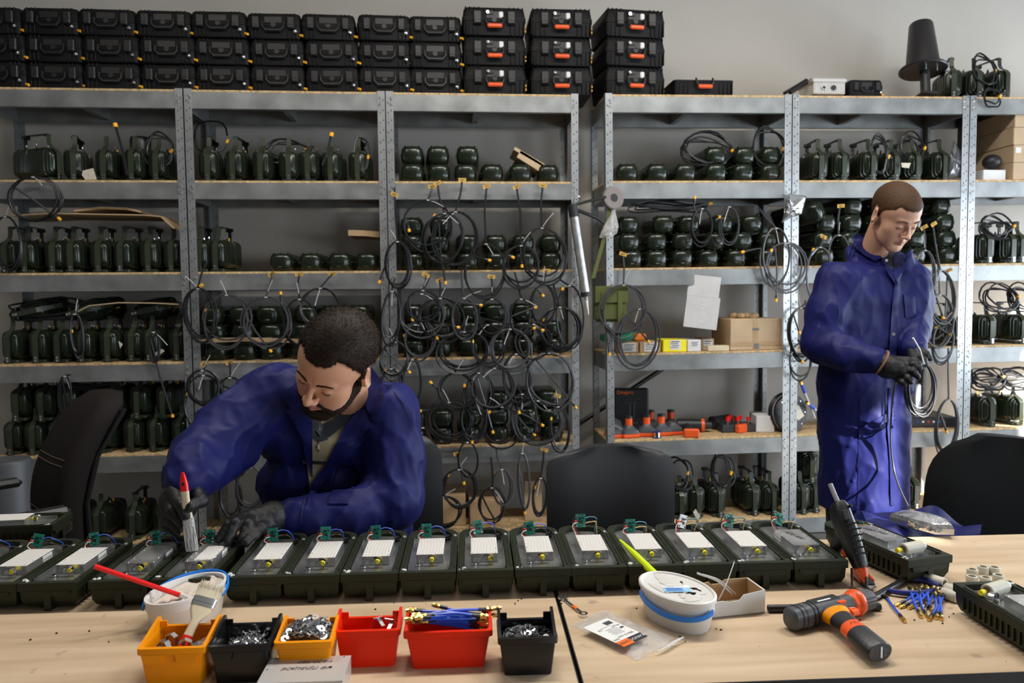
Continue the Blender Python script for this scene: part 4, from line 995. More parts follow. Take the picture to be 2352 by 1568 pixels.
for k in range(5):
    a = P(1508, 1494, 1.225)+Vector((.006*k, .009*k, 0)); a = PZ(1510+8*k, 1496-5*k, ZT+.006); mb.tube([a, a+Vector((.014, .006, .003)), a+Vector((.026, .014, .002))], .0018, 5)
obj('crimped_end', mb, 'plastic_clear', bg)
l00, l10, l11, l01 = [PZ(px, py, ZT+.0135) for px, py in ((1339, 1441), (1377, 1413), (1470, 1451), (1433, 1485))]
ux = (l01-l00); vy = (l10-l00); lw, lh = ux.length, vy.length; ang2 = math.atan2(ux.y, ux.x)
LM = T(l00) @ Rz(ang2); cb = MB()
def cq(x, y, w, h, m_, z=0):
    s_ = MB(); s_.box((x+w/2, y+h/2, z), (w, h, .0004), m_); put(cb, s_, LM)
cq(0, 0, lw*.80, lh, 'label_white'); cq(lw*.80, 0, lw*.20, lh*.46, 'label_orange'); cq(lw*.80, lh*.46, lw*.20, lh*.54, 'ink')
for k in range(11): cq(lw*.10+k*lw*.012, lh*.62, lw*(.004+.003*(k % 3)), lh*.28, 'ink', .0003)
UP_ = Rz(pi/2)
def ct(s, size, x, y, m_): put(cb, text_mb(s, size, m_), LM @ T(lw*x, lh*y, .0005) @ Rz(-pi/2))
ct('CLASSIC', .009, .90, .23, 'ink'); ct('KANOC', .0105, .90, .70, 'label_white'); ct('58x2.5 mm', .0085, .70, .60, 'ink'); ct('EAC', .008, .74, .14, 'ink'); ct('CE', .008, .30, .22, 'ink'); ct('90 pcs', .007, .33, .80, 'ink')
for k in range(6): cq(lw*(.36+.045*k), lh*(.32+.03*(k % 2)), lw*.010, lh*.40, 'ink_grey', .0003)
cq(lw*.26, lh*.30, lw*.006, lh*.40, 'ink', .0003); cq(lw*.42, lh*.80, lw*.05, lh*.14, 'ink', .0003)
obj('printed_card', cb, None, bg, smooth=0)
# marked aluminium module on the table front
s0, s1, s2 = PZ(622, 1512, ZT+.032), PZ(806, 1506, ZT+.032), PZ(611, 1557, ZT+.032); sw = (s1-s0).length; sd_ = (s2-s0).length; an = math.atan2(s1.y-s0.y, s1.x-s0.x)
mm = thing('metal_module', 'flat silver metal module with upside-down handwriting, before the amber washer bin', 'electronics', (s0.x, s0.y, ZT), an)
mb = MB(); mb.box((sw/2, -.040, .016), (sw, .080, .032), 'silver_box'); mb.box((sw/2, -.040, .0322), (sw+.001, .081, .0012), 'silver_box')
for sx in (.01, sw*.35, sw*.65, sw-.01): mb.cyl((sx, -.005, .0328), (sx, -.005, .0338), .0016, 8, 'chrome')
for sy in (-.02, -.04): mb.cyl((.005, sy, .0328), (.005, sy, .0338), .0016, 8, 'chrome')
mb.box((sw-.004, -.081, .016), (.008, .002, .030), 'chrome'); obj('housing', mb, None, mm, smooth=0)
mb = MB(); put(mb, text_mb('т 620-580', .0135, 'ink', shear=.35), T(sw*.60, -.017, .0331) @ Rz(pi)); put(mb, text_mb('не працює', .0155, 'ink', shear=.35), T(sw*.52, -.039, .0331) @ Rz(pi)); obj('handwriting', mb, None, mm, smooth=0)
rnd = random.Random(21); mb = MB()
for (px, py) in ((1190, 1380), (1198, 1376), (1183, 1387), (1318, 1355), (1348, 1358), (1469, 1358), (1290, 1387), (1629, 1444), (1645, 1445), (1656, 1447), (1562, 1463), (1574, 1474), (1462, 1398), (862, 1400), (905, 1385), (1652, 1392), (2100, 1425), (2190, 1410), (2180, 1418), (1975, 1425), (2165, 1432), (70, 1470), (130, 1455), (205, 1450), (250, 1475)):
    q = PZ(px, py, ZT); mb.ball((q.x, q.y, ZT+.0014), (rnd.uniform(.0012, .0026), rnd.uniform(.001, .0022), .0014), 6, 4)
for k in range(60):
    q = tl(rnd.uniform(-.9, 1.2), rnd.uniform(.03, .36)); mb.ball((q.x, q.y, ZT+.0004), (rnd.uniform(.0004, .0011), rnd.uniform(.0004, .0009), .0005), 5, 3)
for k in range(9):
    q = PZ(2000+rnd.uniform(0, 22), 1298+rnd.uniform(-6, 8), ZT+.001); v = Vector((rnd.uniform(.004, .014), rnd.uniform(-.008, .004), .0)); mb.tube([q, q+v*.5+Vector((0, 0, .003)), q+v], .0007, 4)
o = obj('rubber_crumbs', mb, 'ink', None, 'black rubber crumbs and offcuts scattered over the tables', smooth=60); o['category'] = 'crumbs'; o['kind'] = 'stuff'
# ------------------------------------------------------------------ what stands on the racks
RN = ['the swivel-chair rack', 'the bearded man\'s rack', 'the coil-hung rack', 'the tool rack', 'the standing man\'s rack', 'the carton rack']
SN = ['top', 'second', 'third', 'fourth', 'fifth', 'bottom']
def at_shelf(px, k, Y=4.06):
    """x of photo column px on shelf k, at depth Y"""
    x = P(px, 620, Y).x
    for _ in range(3):
        z = sz(k, x); q = Vector((x, Y, z)); v = q-Vector((0, 0, CAMH)); py = 784-FPX*(v.dot(UP))/(v.dot(FW)); x = P(px, py, Y).x
    return x
# --- closed case lying flat (rounded end to the front)
def flat_meshes():
    W_, L_, H_ = .119, .285, .090; n = 9
    pl = [(x, L_-y) for x, y in arch_plan(W_, L_, n)][::-1]
    def ring(z, s, d=0): return [Vector((x*s, (y-L_/2)*(1-(1-s)*.45)+L_/2, z)) for x, y in pl]
    mb = MB(); mb.loft([ring(z, s) for z, s in ((.0, .72), (.004, .82), (.014, .93), (.030, .965), (.037, .97), (.0375, 1.0), (.0445, 1.0), (.0447, .985), (.0453, .985), (.0455, 1.0), (.0525, 1.0), (.053, .97), (.068, .955), (.080, .90), (.087, .80), (.090, .70))])
    b = make_mesh('case_shell', mb, 'case_green', 50)
    mb = MB()                                   # raised oval rib on the lower half and foot bosses
    for s in (.62, .78):
        pts = []
        for i in range(17):
            a = pi*i/16; x = W_*.43*s*math.cos(a); zz = .034-.022*s*math.sin(a)**.7; t = abs(x)/(W_/2)
            pts.append((x, .0015+.050*(1-math.sqrt(max(0, 1-t*t)))*.9+(.034-zz)*.25, zz))
        mb.tube(pts, .0022, 5)
    for x in (-.036, 0, .036): mb.cbox((x, .03, .091), (.010, .012, .004), .001); mb.cbox((x, .03, -.0005), (.010, .012, .003), .001)
    r = make_mesh('moulded_rib', mb, 'case_green')
    mb = MB()
    for sx in (-1, 1): mb.cyl((sx*.056, .045, .045), (sx*.0655, .040, .045), .0024, 6)
    s = make_mesh('seam_pin', mb, 'steel')
    return b, r, s
FLAT = flat_meshes()
def flat_case(label, x, y, z, rz, group, tagq=None, rot=None):
    t = thing('flat_case', label, 'case', (x, y, z), rz, group, rot)
    obj('shell', FLAT[0], parent=t); obj('moulded_rib', FLAT[1], parent=t, stuff=True); obj('seam_pin', FLAT[2], parent=t, stuff=True)
    return t
def paper_tag(parent, Mx, w=.040, h=.019):
    mb = MB(); n = 5; rings = [[Vector((-w/2+w*i/n, .004*math.sin(i*.9), -h/2)), Vector((-w/2+w*i/n, .004*math.sin(i*.9), h/2)), Vector((-w/2+w*i/n, .004*math.sin(i*.9)+.0008, h/2)), Vector((-w/2+w*i/n, .004*math.sin(i*.9)+.0008, -h/2))] for i in range(n+1)]
    mb.loft(rings, 'tag_paper'); mb.box((0, -.0002, .001), (w*.6, .0018, .003), 'ink_grey'); o = obj('paper_tag', mb, None, parent); o.matrix_local = Mx; return o
rnd = random.Random(31)
def flats(rack, k, rows, skip=()):
    """rows: tiers of photo columns, lowest first"""
    for tier, cols in enumerate(rows):
        tn = '' if len(rows) == 1 else [['lower', 'upper'], ['lowest', 'middle', 'uppermost'], ['lowest', 'second', 'third', 'uppermost']][len(rows)-2][tier]+' tier, '
        for i, px in enumerate(cols):
            y = 4.035+rnd.uniform(0, .02)+.004*tier; x = at_shelf(px, k, y); dz = .0025+tier*.0925
            flat_case('closed green case lying flat, %s along %s%s shelf of %s' % (ORD[i], tn, SN[k], RN[rack]), x, y, sz(k, x)+dz, rnd.uniform(-.05, .05), 'flat green cases on the racks')
flats(2, 1, [[946, 1009, 1069, 1132, 1197, 1260], [947, 1008, 1074]])
flats(2, 2, [[948, 1012, 1076, 1141, 1206, 1268], [945, 1010, 1075, 1140, 1204, 1266], [946, 1014]])
flats(2, 3, [[950, 1014, 1078, 1142, 1206, 1268], [949, 1013, 1077, 1141, 1205, 1267], [948, 1014, 1080, 1140, 1202]])
flats(2, 4, [[952, 1016, 1080, 1144, 1208, 1270], [953, 1018, 1082, 1146, 1210, 1268], [1146, 1208, 1262]])
flats(1, 2, [[643, 711, 779, 842]])
flats(1, 3, [[492, 558, 622, 690, 758, 826], [490, 557, 620, 688, 756, 825], [486, 552, 615, 702, 762, 825]])
flats(1, 4, [[500, 566, 632, 700], [502, 568, 634]])
flats(3, 1, [[1443, 1513, 1578, 1648, 1712, 1776], [1647, 1714, 1776]])
flats(3, 2, [[1454, 1512, 1571, 1632, 1695, 1768], [1449, 1511, 1573, 1646, 1710, 1770], [1447, 1527, 1587, 1662, 1730]])
flats(4, 2, [[1898, 1962, 2025, 2110, 2185], [1896, 1958, 2022, 2106, 2180], [1900, 1962, 2024, 2100, 2174], [1962, 2026, 2164]])
x = at_shelf(1868, 2); flat_case('closed green case propped on edge, beside the silver foil bag', x, 4.0, sz(2, x)+.28, 0, 'flat green cases on the racks', rot=(-.3, 1.05, .35))
# --- case standing on edge in its carrying bracket
def std_meshes():
    W_, H_, L_ = .106, .146, .27; z0 = .018
    def ring(y, w, h, r=.030): return [Vector((x, y, z0+H_/2+z)) for x, z in rect_round(W_*w, H_*h, r*min(w, h), 3)][::-1]
    mb = MB(); mb.loft([ring(y, w, h) for y, w, h in ((.000, .42, .56), (.003, .50, .62), (.007, .50, .62), (.008, .60, .72), (.013, .68, .78), (.018, .68, .78), (.019, .80, .86), (.026, .86, .91), (.033, .86, .91), (.034, .95, .97), (.045, 1, 1), (.125, 1, 1), (.126, .95, .97), (.144, .95, .97), (.145, 1, 1), (.225, 1, 1), (.236, .95, .97), (.237, .86, .91), (.25, .80, .86), (.262, .6, .72), (.27, .42, .56))])
    for sy in (.06, .10, .17, .21): mb.loft([ring(sy-.003, 1.03, 1.02), ring(sy+.003, 1.03, 1.02)], None)
    body = make_mesh('case_body', mb, 'case_green', 40)
    # flat strap: handle front post, bent over the shoulder, down the front face and under
    path = [(.055, .232), (.050, .188), (.040, .172), (.004, .150), (-.010, .132), (-.011, .030), (-.009, .0), (.030, -.0)]
    mb = MB(); w = .026; th = .003; rings = []
    for i, (y, z) in enumerate(path):
        a = Vector(path[max(i-1, 0)]); b = Vector(path[min(i+1, len(path)-1)]); t = (b-a).normalized(); nn = Vector((-t.y, t.x))*th; ww = w*(1 if 2 < i < 7 else .86)
        rings.append([Vector((-ww/2, y, z)), Vector((ww/2, y, z)), Vector((ww/2, y-nn.x, z-nn.y)), Vector((-ww/2, y-nn.x, z-nn.y))])
    mb.loft(rings); mb.cbox((0, -.0125, .058), (w*.78, .002, .105), .0008)
    mb.cbox((0, .135, .0075), (.07, .25, .015), .003)       # saddle the case rests on
    strap = make_mesh('bracket_strap', mb, 'strap_green', 25)
    mb = MB(); mb.cbox((0, .130, .2335), (.020, .155, .006), .002); mb.cbox((0, .210, .200), (.020, .006, .07), .002)
    mb.cyl((-.018, .206, .226), (.018, .206, .226), .010, 10); mb.cyl((-.015, .06, .228), (.015, .06, .228), .007, 10)
    handle = make_mesh('carry_handle', mb, 'case_green')
    mb = MB()
    for z in (.012, .027): mb.cyl((0, -.012, z), (0, -.017, z), .0062, 8)
    bolts = make_mesh('bolt', mb, 'chrome')
    mb = MB()
    for x, y in ((-.03, .10), (.028, .09), (-.02, .18)): mb.cyl((x, y, .164), (x, y, .176), .006, 8, 'tool_black'); mb.cyl((x, y, .176), (x, y, .184), .0042, 8, 'chrome')
    mb.cyl((.012, .16, .164), (.012, .16, .182), .0045, 8, 'cap_yellow'); conn = make_mesh('top_connector', mb, None)
    return body, strap, handle, bolts, conn
STD = std_meshes()
def std_case(label, x, y, z, rz, group='green cases in carrying brackets', handle=True, rot=None):
    t = thing('bracket_case', label, 'case', (x, y, z), rz, group, rot)
    obj('case_body', STD[0], parent=t); s = obj('bracket_strap', STD[1], parent=t); obj('bolt', STD[3], parent=s, stuff=True)
    if handle: obj('carry_handle', STD[2], parent=t)
    obj('top_connector', STD[4], parent=t, stuff=True)
    return t
def stds(rack, k, cols, tier='', dz=0.0, rz=None, hd=None, Y=4.062, desc='green case in carrying bracket'):
    for i, px in enumerate(cols):
        x = at_shelf(px, k, Y-.02)+.006; a = (rz[i] if rz else rnd.uniform(-.10, .10))
        std_case('%s, %s along %s%s shelf of %s' % (desc, ORD[i], tier, SN[k], RN[rack]), x, Y+rnd.uniform(0, .02), sz(k, x)+.002+dz, a, handle=(hd is None or i in hd))
stds(0, 1, [124, 160, 231, 297, 352], rz=[1.15, .25, .05, 0, 0], hd=(0, 1))
stds(1, 1, [470, 530, 594, 658, 703, 755, 818], hd=(0, 1, 6))
stds(0, 2, [5, 50, 115, 156, 219, 272, 334, 388])
stds(1, 2, [452, 490])
stds(0, 3, [9, 74, 125, 179, 240, 295, 336, 400])
stds(0, 4, [14, 68, 115, 168, 228, 294, 347, 405], 'lower tier, ', hd=())
stds(0, 4, [32, 92, 149, 205, 252, 311, 371], 'upper tier, ', dz=.172, hd=(1, 3, 6))
stds(0, 5, [150, 215, 300, 365], hd=(2,))
stds(4, 1, [1888, 1940, 2006, 2063, 2113, 2173], rz=[-.1, -.05, .0, .0, .02, 0])
stds(5, 2, [2274, 2330, 2352]); stds(4, 3, [2190]); stds(5, 3, [2282, 2303, 2352][:1]+[2352], hd=(0, 1)); stds(5, 4, [2280, 2350])
stds(3, 5, [1505, 1566, 1606, 1655, 1736, 1778], hd=(3, 4, 5)); stds(4, 5, [1846, 1878, 2052, 2108], 'lower tier, ', hd=())
stds(4, 5, [1868], 'upper tier, ', dz=.172)
stds(5, 0, [2196, 2253, 2316], rz=[-.35, -.1, .1], hd=(0, 2), desc='green bracketed case up on the rack')
# --- black transport cases on top of the racks
def transport_meshes(w, h, d, big):
    ch = .012; mb = MB(); hb = h*.56
    def ring(z, s, r=.02): return [Vector((x, y+d/2, z)) for x, y in rect_round(w*s, d*s, r, 3)]
    mb.loft([ring(0, .93), ring(.004, .955), ring(hb-.012, .985), ring(hb-.010, 1.0), ring(hb-.001, 1.0)])
    for k in range(4 if big else 3):
        for sx in (-1, 1): mb.cbox((sx*w*(.26+.07*k), .006, hb*.45), (.006, .012, hb*.75), .002)
    body = make_mesh('case_body', mb, 'case_black', 30)
    mb = MB(); mb.loft([ring(hb, 1.0), ring(hb+.010, 1.0), ring(hb+.012, .985), ring(h-.016, .955), ring(h-.005, .92), ring(h, .84)])
    for k in range(4 if big else 3):
        for sx in (-1, 1): mb.cbox((sx*w*(.24+.07*k), .012, h-.010), (.005, .02, .016), .002)
    for sx in (-.34, -.12, .12, .34): mb.cbox((sx*w, .05, h), (.012, .03, .004), .001)
    lid = make_mesh('case_lid', mb, 'case_black', 30)
    mb = MB(); mb.cbox((0, -.006, hb+.004), (w*.125, .018, h*.46), .004); mb.cbox((0, -.014, hb-h*.12), (w*.11, .008, h*.12), .003); latch = make_mesh('latch', mb, 'case_edge')
    mb = MB(); hw = w*(.19 if big else .24)
    if big:
        mb.tube([(-hw*.72, -.006, hb+.006), (-hw*.72, -.016, hb-.018), (-hw*.55, -.020, hb-.036)], .006, 6, 'case_edge'); mb.tube([(hw*.72, -.006, hb+.006), (hw*.72, -.016, hb-.018), (hw*.55, -.020, hb-.036)], .006, 6, 'case_edge')
        mb.cbox((0, -.021, hb-.040), (hw*1.25, .017, .021), .006, 'case_orange')
    else:
        mb.tube([(-hw*.8, -.003, hb+.010), (-hw*.8, -.010, hb-.016), (-hw*.55, -.012, hb-.034), (hw*.55, -.012, hb-.034), (hw*.8, -.010, hb-.016), (hw*.8, -.003, hb+.010)], .0055, 6, 'case_edge')
    hnd = make_mesh('carry_handle', mb, None)
    mb = MB()
    if big: mb.cbox((-w*.07, -.001, hb+.03), (w*.11, .012, .022), .003, 'case_edge'); mb.cyl((-w*.105, -.006, hb+.030), (-w*.105, -.014, hb+.030), .0085, 10, 'chrome'); mb.ball((-w*.105, -.014, hb+.030), .006, 8, 5, 'chrome'); mb.cbox((w*.105, -.004, hb+.020), (.024, .010, .034), .005, 'white_plastic')
    else: mb.cyl((w*.40, .0, hb*.48), (w*.40, -.010, hb*.48), .0085, 10, 'chrome'); mb.ball((w*.40, -.010, hb*.48), .007, 8, 5, 'chrome')
    con = make_mesh('front_fitting', mb, None)
    mb = MB()
    if big:
        for z in (.03, .05): mb.cbox((w*.497, .03, z), (.008, .014, .012), .002)
    else: mb.cyl((w*.47, .012, hb*.30), (w*.53, .004, hb*.22), .0065, 8)
    cap = make_mesh('end_cap', mb, 'cap_yellow')
    mb = MB(); mb.cyl((0, -.003, hb-.004), (0, .004, hb-.004), .013, 12); mb.box((0, .001, hb+.02), (hw*1.3, .008, h*.22)); badge = make_mesh('handle_recess', mb, 'case_edge')
    return body, lid, latch, hnd, con, cap, badge, hw, w, h
SML, BIG = transport_meshes(.277, .131, .25, False), transport_meshes(.330, .147, .30, True)
def transport(me, label, x, y, z, rz, group, cap=True, lid=True, lean=0.0):
    t = thing('transport_case', label, 'case', (x, y, z), rz, group, rot=(0, lean, rz))
    obj('case_body', me[0], parent=t); s = obj('carry_handle', me[3], parent=t)
    if lid:
        obj('case_lid', me[1], parent=t); obj('front_fitting', me[4], parent=t); obj('handle_recess', me[6], parent=t, stuff=True)
        for sx in (-1, 1): o = obj('latch', me[2], parent=t); o.location = (sx*(me[7]+me[8]*.075), 0, 0)
    if cap: obj('end_cap', me[5], parent=t, stuff=True)
    return t
colx = [-12, 120, 250, 380, 505, 632, 757, 885, 1001]
for c, px in enumerate(colx):
    for r in range(3):
        Y = 4.05+rnd.uniform(0, .012); x = at_shelf(px-(2-r)*.0+(6 if r < 2 else 0)*(1 if c < 7 else 0), 0, Y)
        transport(SML, 'small black hard case, %s, %s stack along the top' % (['bottom', 'middle', 'topmost'][r], ORD[c]), x, Y, LEV[0]+.001+r*.1325, rnd.uniform(-.035, .035), 'small black cases on the racks', cap=True)
for c, px in enumerate((1137, 1290, 1460)):
    for r in range(3):
        Y = 4.035+rnd.uniform(0, .012); x = at_shelf(px+(0, 0, 0)[r], 0, Y)
        transport(BIG, 'large black hard case with orange handle, %s of the %s stack' % (['bottom', 'middle', 'topmost'][r], ['first', 'second', 'third'][c]), x, Y, sz(0, x)+.001+r*.149, rnd.uniform(-.03, .03)+(.10 if c == 2 else 0), 'large black cases on the racks')
x = at_shelf(1617, 0, 4.05); transport(BIG, 'lidless black case bottom with orange handle, low beside the tallest stack', x, 4.05, sz(0, x)+.001, .0, 'large black cases on the racks', cap=False, lid=False)
x = at_shelf(1990, 0); o = transport(SML, 'small black hard case alone beside the ribbed silver box', x, 4.06, sz(0, x)+.001, 0, 'small black cases on the racks'); o.scale = (.70, .7, .72)
x = at_shelf(1905, 0, 4.05); t = thing('metal_case', 'ribbed silver box with two round sockets on the rack top', 'case', (x, 4.05, sz(0, x)))
mb = MB(); mb.cbox((0, .09, .044), (.178, .18, .062), .004)
for k in range(13): mb.cbox((-.078+.013*k, .001, .044), (.004, .008, .054), .0015)
obj('ribbed_body', mb, 'silver_box', t); mb = MB(); mb.cbox((0, .09, .086), (.192, .19, .024), .006); mb.cbox((0, .085, .101), (.09, .12, .008), .002)
for k in range(12): mb.cyl((-.085+.0155*k, .012, .095), (-.085+.0155*k, .012, .101), .003, 6)
obj('box_lid', mb, 'silver_box', t); mb = MB(); mb.cyl((-.035, -.002, .046), (-.035, -.009, .046), .013, 14, 'silver_box'); mb.cyl((-.035, -.006, .046), (-.035, -.010, .046), .008, 12, 'tool_black'); mb.cyl((.020, -.002, .046), (.020, -.009, .046), .013, 14, 'tool_black'); obj('socket', mb, None, t)
mb = MB()
for sx in (-.07, .07): mb.cbox((sx, .09, .006), (.02, .16, .012), .003)
obj('foot_rail', mb, 'tool_black', t)
for k, dx in enumerate((0, 13)):
    A, B_ = P(1802+dx, 214, 4.03), P(1852+dx*.9, 184, 4.13); o = obj('plastic_tube', MB().cyl(A, B_, .0095, 10), 'pipe_black'); tag(o, ['black tube leaning on the ribbed silver box, front one', 'black tube leaning on the ribbed silver box, rear one'][k], 'tube', 'black tubes leaning')
c = P(2120, 163, 4.13); t = thing('cone_antenna', 'black truncated cone on a flanged base atop the rack', 'antenna', c); t.rotation_euler = (-.20, .06, 0)
obj('cone_shell', MB().lathe([(.100, .010), (.088, .022), (.062, .270), (.056, .280), (.0, .282)], 28), 'cone_black', t)
obj('base_flange', MB().lathe([(.0, -.004), (.118, -.002), (.124, .004), (.122, .012), (.100, .014)], 28), 'cone_black', t)
mb = MB(); mb.cyl((.01, 0, -.004), (.01, 0, -.15), .026, 12); mb.cbox((.01, 0, -.142), (.09, .09, .012), .003); obj('mounting_post', mb, 'tool_black', t)
mb = MB()
for sx in (-.02, .045): mb.cyl((sx, -.05, -.004), (sx, -.05, -.018), .006, 8)
obj('bolt', mb, 'chrome', t)
# --- hanging cable coils
def coil(label, cx, cy, rx, ry, n, up=None, tail=None, Y=3.975, mat_='cable', tagf=None, tie=True, seed=0, th=.0050, group='hanging cable coils'):
    rd = random.Random(seed*13+int(cx)+int(cy)*3); s = (P(cx+10, cy, Y)-P(cx-10, cy, Y)).length/20; c = P(cx, cy, Y); top = c+Vector((0, 0, ry*s))
    pts = []; rx_, ry_ = rx*s, ry*s; tilt = rd.uniform(-.12, .12)
    if up: u = P(up[0], up[1], Y+.012); pts += [u, u.lerp(top, .45)+Vector((rd.uniform(-.01, .01), -.004, 0))]
    N = 20; d0 = rd.uniform(0, 1); cur = None
    for k in range(n):
        ra, rb = rx_*rd.uniform(.82, 1.06), ry_*rd.uniform(.86, 1.06); ox = rd.uniform(-.10, .10)*rx_; dy = (k-n/2)*.006+rd.uniform(-.003, .003)
        for j in range(N if k < n-1 else int(N*rd.uniform(.80, 1.0))):
            a = 2*pi*j/N; g = (1-math.cos(a))/2
            x = ra*math.sin(a)+ox*g+tilt*rb*g; z = -rb*(1-math.cos(a))
            pts.append(top+Vector((x, dy*(.3+g), z+rd.uniform(-.0007, .0007))))
    if tail: e = P(tail[0], tail[1], Y-.006); q = pts[-1]; pts += [q.lerp(e, .5)+Vector((rd.uniform(-.008, .008), 0, 0)), e]
    o = obj('cable_coil', MB().tube(pts, th, 6), mat_); tag(o, label, 'cable coil', group)
    e = pts[-1]; u = (pts[-1]-pts[-2]).normalized(); mb = MB(); mb.cyl(e-u*.010, e+u*.010, .0062, 8, 'gun_black'); mb.cyl(e+u*.008, e+u*.024, .0078, 8, 'cap_yellow'); obj('end_cap', mb, None, o)
    if tie:
        mb = MB(); mb.cbox(top+Vector((0, 0, -.003)), (.016, .022, .006), .002); a = rd.uniform(-1.0, 1.2); L = rd.uniform(.06, .10)
        d = Vector((math.sin(a), -.15, math.cos(a)*(1 if rd.random() < .6 else -1))).normalized(); mb.tube([top, top+d*L*.5+Vector((0, 0, .004)), top+d*L], .0021, 5); obj('cable_tie', mb, 'tie', o)
    if tagf is not None and up: q = pts[0].lerp(pts[1], tagf); paper_tag(o, T(q+Vector((0, -.008, 0))) @ Ry(rd.uniform(-.6, .6)) @ Rz(rd.uniform(-.3, .3)))
    return o
def row_of_coils(where, items):
    for i, it in enumerate(items):
        kw = it[6] if len(it) > 6 else {}
        coil('black cable coil, %s along %s' % (ORD[i], where), *it[:5], up=it[5] if len(it) > 5 else None, seed=i, **kw)
row_of_coils('the highest row before the coil-hung rack', [(914, 608, 30, 54, 5, (906, 430), dict(tagf=.3, tail=(874, 640))), (984, 519, 54, 60, 2, (993, 428), dict(tagf=.05, tail=(938, 522))), (1022, 547, 52, 57, 4, (1005, 420), dict(tagf=.05)), (1047, 552, 50, 66, 3, (1062, 410), dict(tagf=.1, tail=(1022, 642))), (1117, 624, 45, 64, 2, (1118, 425), dict(tagf=.05, tail=(1118, 596))), (1197, 612, 40, 48, 3, (1186, 426), dict(tagf=.05, tail=(1172, 588))), (1245, 588, 52, 64, 3, (1247, 424), dict(tagf=.05, tail=(1198, 604)))])
row_of_coils('the second row before the coil-hung rack', [(902, 730, 22, 62, 4, (908, 640)), (972, 702, 38, 36, 3, (978, 630), dict(tagf=.1, tail=(946, 727))), (970, 725, 50, 51, 3, (990, 625), dict(mat_='cable_grey')), (1012, 734, 50, 50, 3, (1010, 640), dict(tagf=.15, tail=(1046, 750))), (1067, 733, 30, 49, 3, (1060, 620), dict(mat_='cable_grey', tail=(1098, 700))), (1130, 730, 34, 44, 3, (1128, 630), dict(tagf=.2, tail=(1240, 757))), (1197, 726, 26, 40, 2, (1182, 625), dict(tail=(1224, 708))), (1248, 705, 29, 51, 2, (1255, 620), dict(tail=(1242, 674), tagf=.1)), (1286, 755, 47, 50, 5, (1270, 650)), (1308, 728, 36, 72, 1, (1285, 640))])
row_of_coils('the third row before the coil-hung rack', [(908, 826, 34, 42, 4, (905, 770), dict(tail=(935, 850))), (966, 781, 38, 45, 3, None, dict(mat_='cable_grey')), (1067, 807, 58, 46, 4, (1035, 740), dict(tail=(1006, 782))), (1120, 795, 40, 50, 2), (1172, 802, 45, 47, 5, (1160, 700), dict(mat_='cable_grey')), (1226, 790, 40, 46, 2, None, dict(tail=(1222, 757)))])
row_of_coils('the fourth row before the coil-hung rack', [(900, 905, 26, 60, 4, (902, 850)), (948, 880, 24, 56, 3, (952, 826), dict(tagf=.1)), (1048, 902, 43, 46, 4, (1042, 840), dict(tail=(994, 883))), (1100, 905, 34, 50, 2, (1095, 830)), (1136, 896, 50, 52, 3, None, dict(mat_='cable_grey', tail=(1130, 985))), (1186, 867, 34, 55, 4, None, dict(tail=(1190, 940))), (1260, 876, 54, 66, 4, (1276, 815), dict(mat_='cable_grey', tagf=.1, tail=(1318, 930)))])
row_of_coils('the fifth row before the coil-hung rack', [(972, 1024, 16, 44, 3, (966, 950), dict(tail=(975, 1054))), (1032, 967, 50, 45, 4, None, dict(tail=(972, 943))), (1090, 965, 30, 50, 3, (1092, 905), dict(tail=(1084, 1008))), (1153, 982, 42, 49, 2, (1150, 900)), (1236, 971, 58, 52, 3, None, dict(tail=(1222, 993), mat_='cable_grey')), (1200, 960, 30, 56, 2, (1190, 880), dict(tail=(1240, 973))), (1282, 985, 24, 52, 2, (1280, 905), dict(tagf=.2))])
row_of_coils('the lowest row before the coil-hung rack', [(986, 1110, 22, 52, 4, (990, 1030), dict(tail=(979, 1166))), (1055, 1123, 40, 47, 3, (1050, 1040), dict(tagf=.05)), (1074, 1060, 22, 46, 2, (1090, 1000), dict(tail=(1064, 1102))), (1131, 1160, 32, 42, 3, (1128, 1050), dict(tail=(1136, 1193))), (1153, 1120, 23, 44, 3, (1140, 1030), dict(mat_='cable_grey')), (1200, 1105, 14, 66, 2, (1188, 1030), dict(tail=(1205, 1170), mat_='cable_grey')), (1242, 1140, 16, 44, 3, (1250, 1030), dict(tagf=.05)), (1020, 1175, 40, 36, 3, None)])
row_of_coils('the third shelf edge of the bearded man\'s rack', [(457, 722, 37, 62, 4, (475, 600), dict(tail=(456, 659))), (523, 737, 54, 62, 3, None, dict(mat_='cable_grey')), (613, 739, 60, 59, 4, (625, 628), dict(tagf=.05, mat_='cable_grey', tail=(617, 800))), (690, 745, 44, 60, 2, (688, 628), dict(tagf=.05, tail=(645, 680))), (737, 710, 47, 50, 3, (765, 628), dict(tagf=.05))])
row_of_coils('the left-over bundles beside the bearded man', [(467, 890, 40, 42, 4, (470, 835), dict(tagf=.1)), (470, 928, 50, 70, 2, (478, 830)), (530, 905, 34, 40, 3, (528, 830), dict(tagf=.1, tail=(530, 892))), (552, 1030, 20, 60, 3, (560, 940)), (577, 1122, 34, 52, 4, (585, 1045), dict(mat_='cable_grey')), (530, 1140, 26, 50, 3, (520, 1060))])
row_of_coils('the front of the swivel-chair rack', [(80, 457, 63, 53, 4, (112, 392), dict(tail=(130, 498))), (16, 560, 30, 66, 3, None, dict(Y=4.02)), (175, 770, 15, 52, 4, (180, 700), dict(Y=4.0)), (152, 905, 14, 45, 3, (165, 860), dict(Y=4.0, tail=(157, 978))), (355, 800, 13, 40, 3, (352, 740), dict(Y=4.0, tail=(394, 948)))])
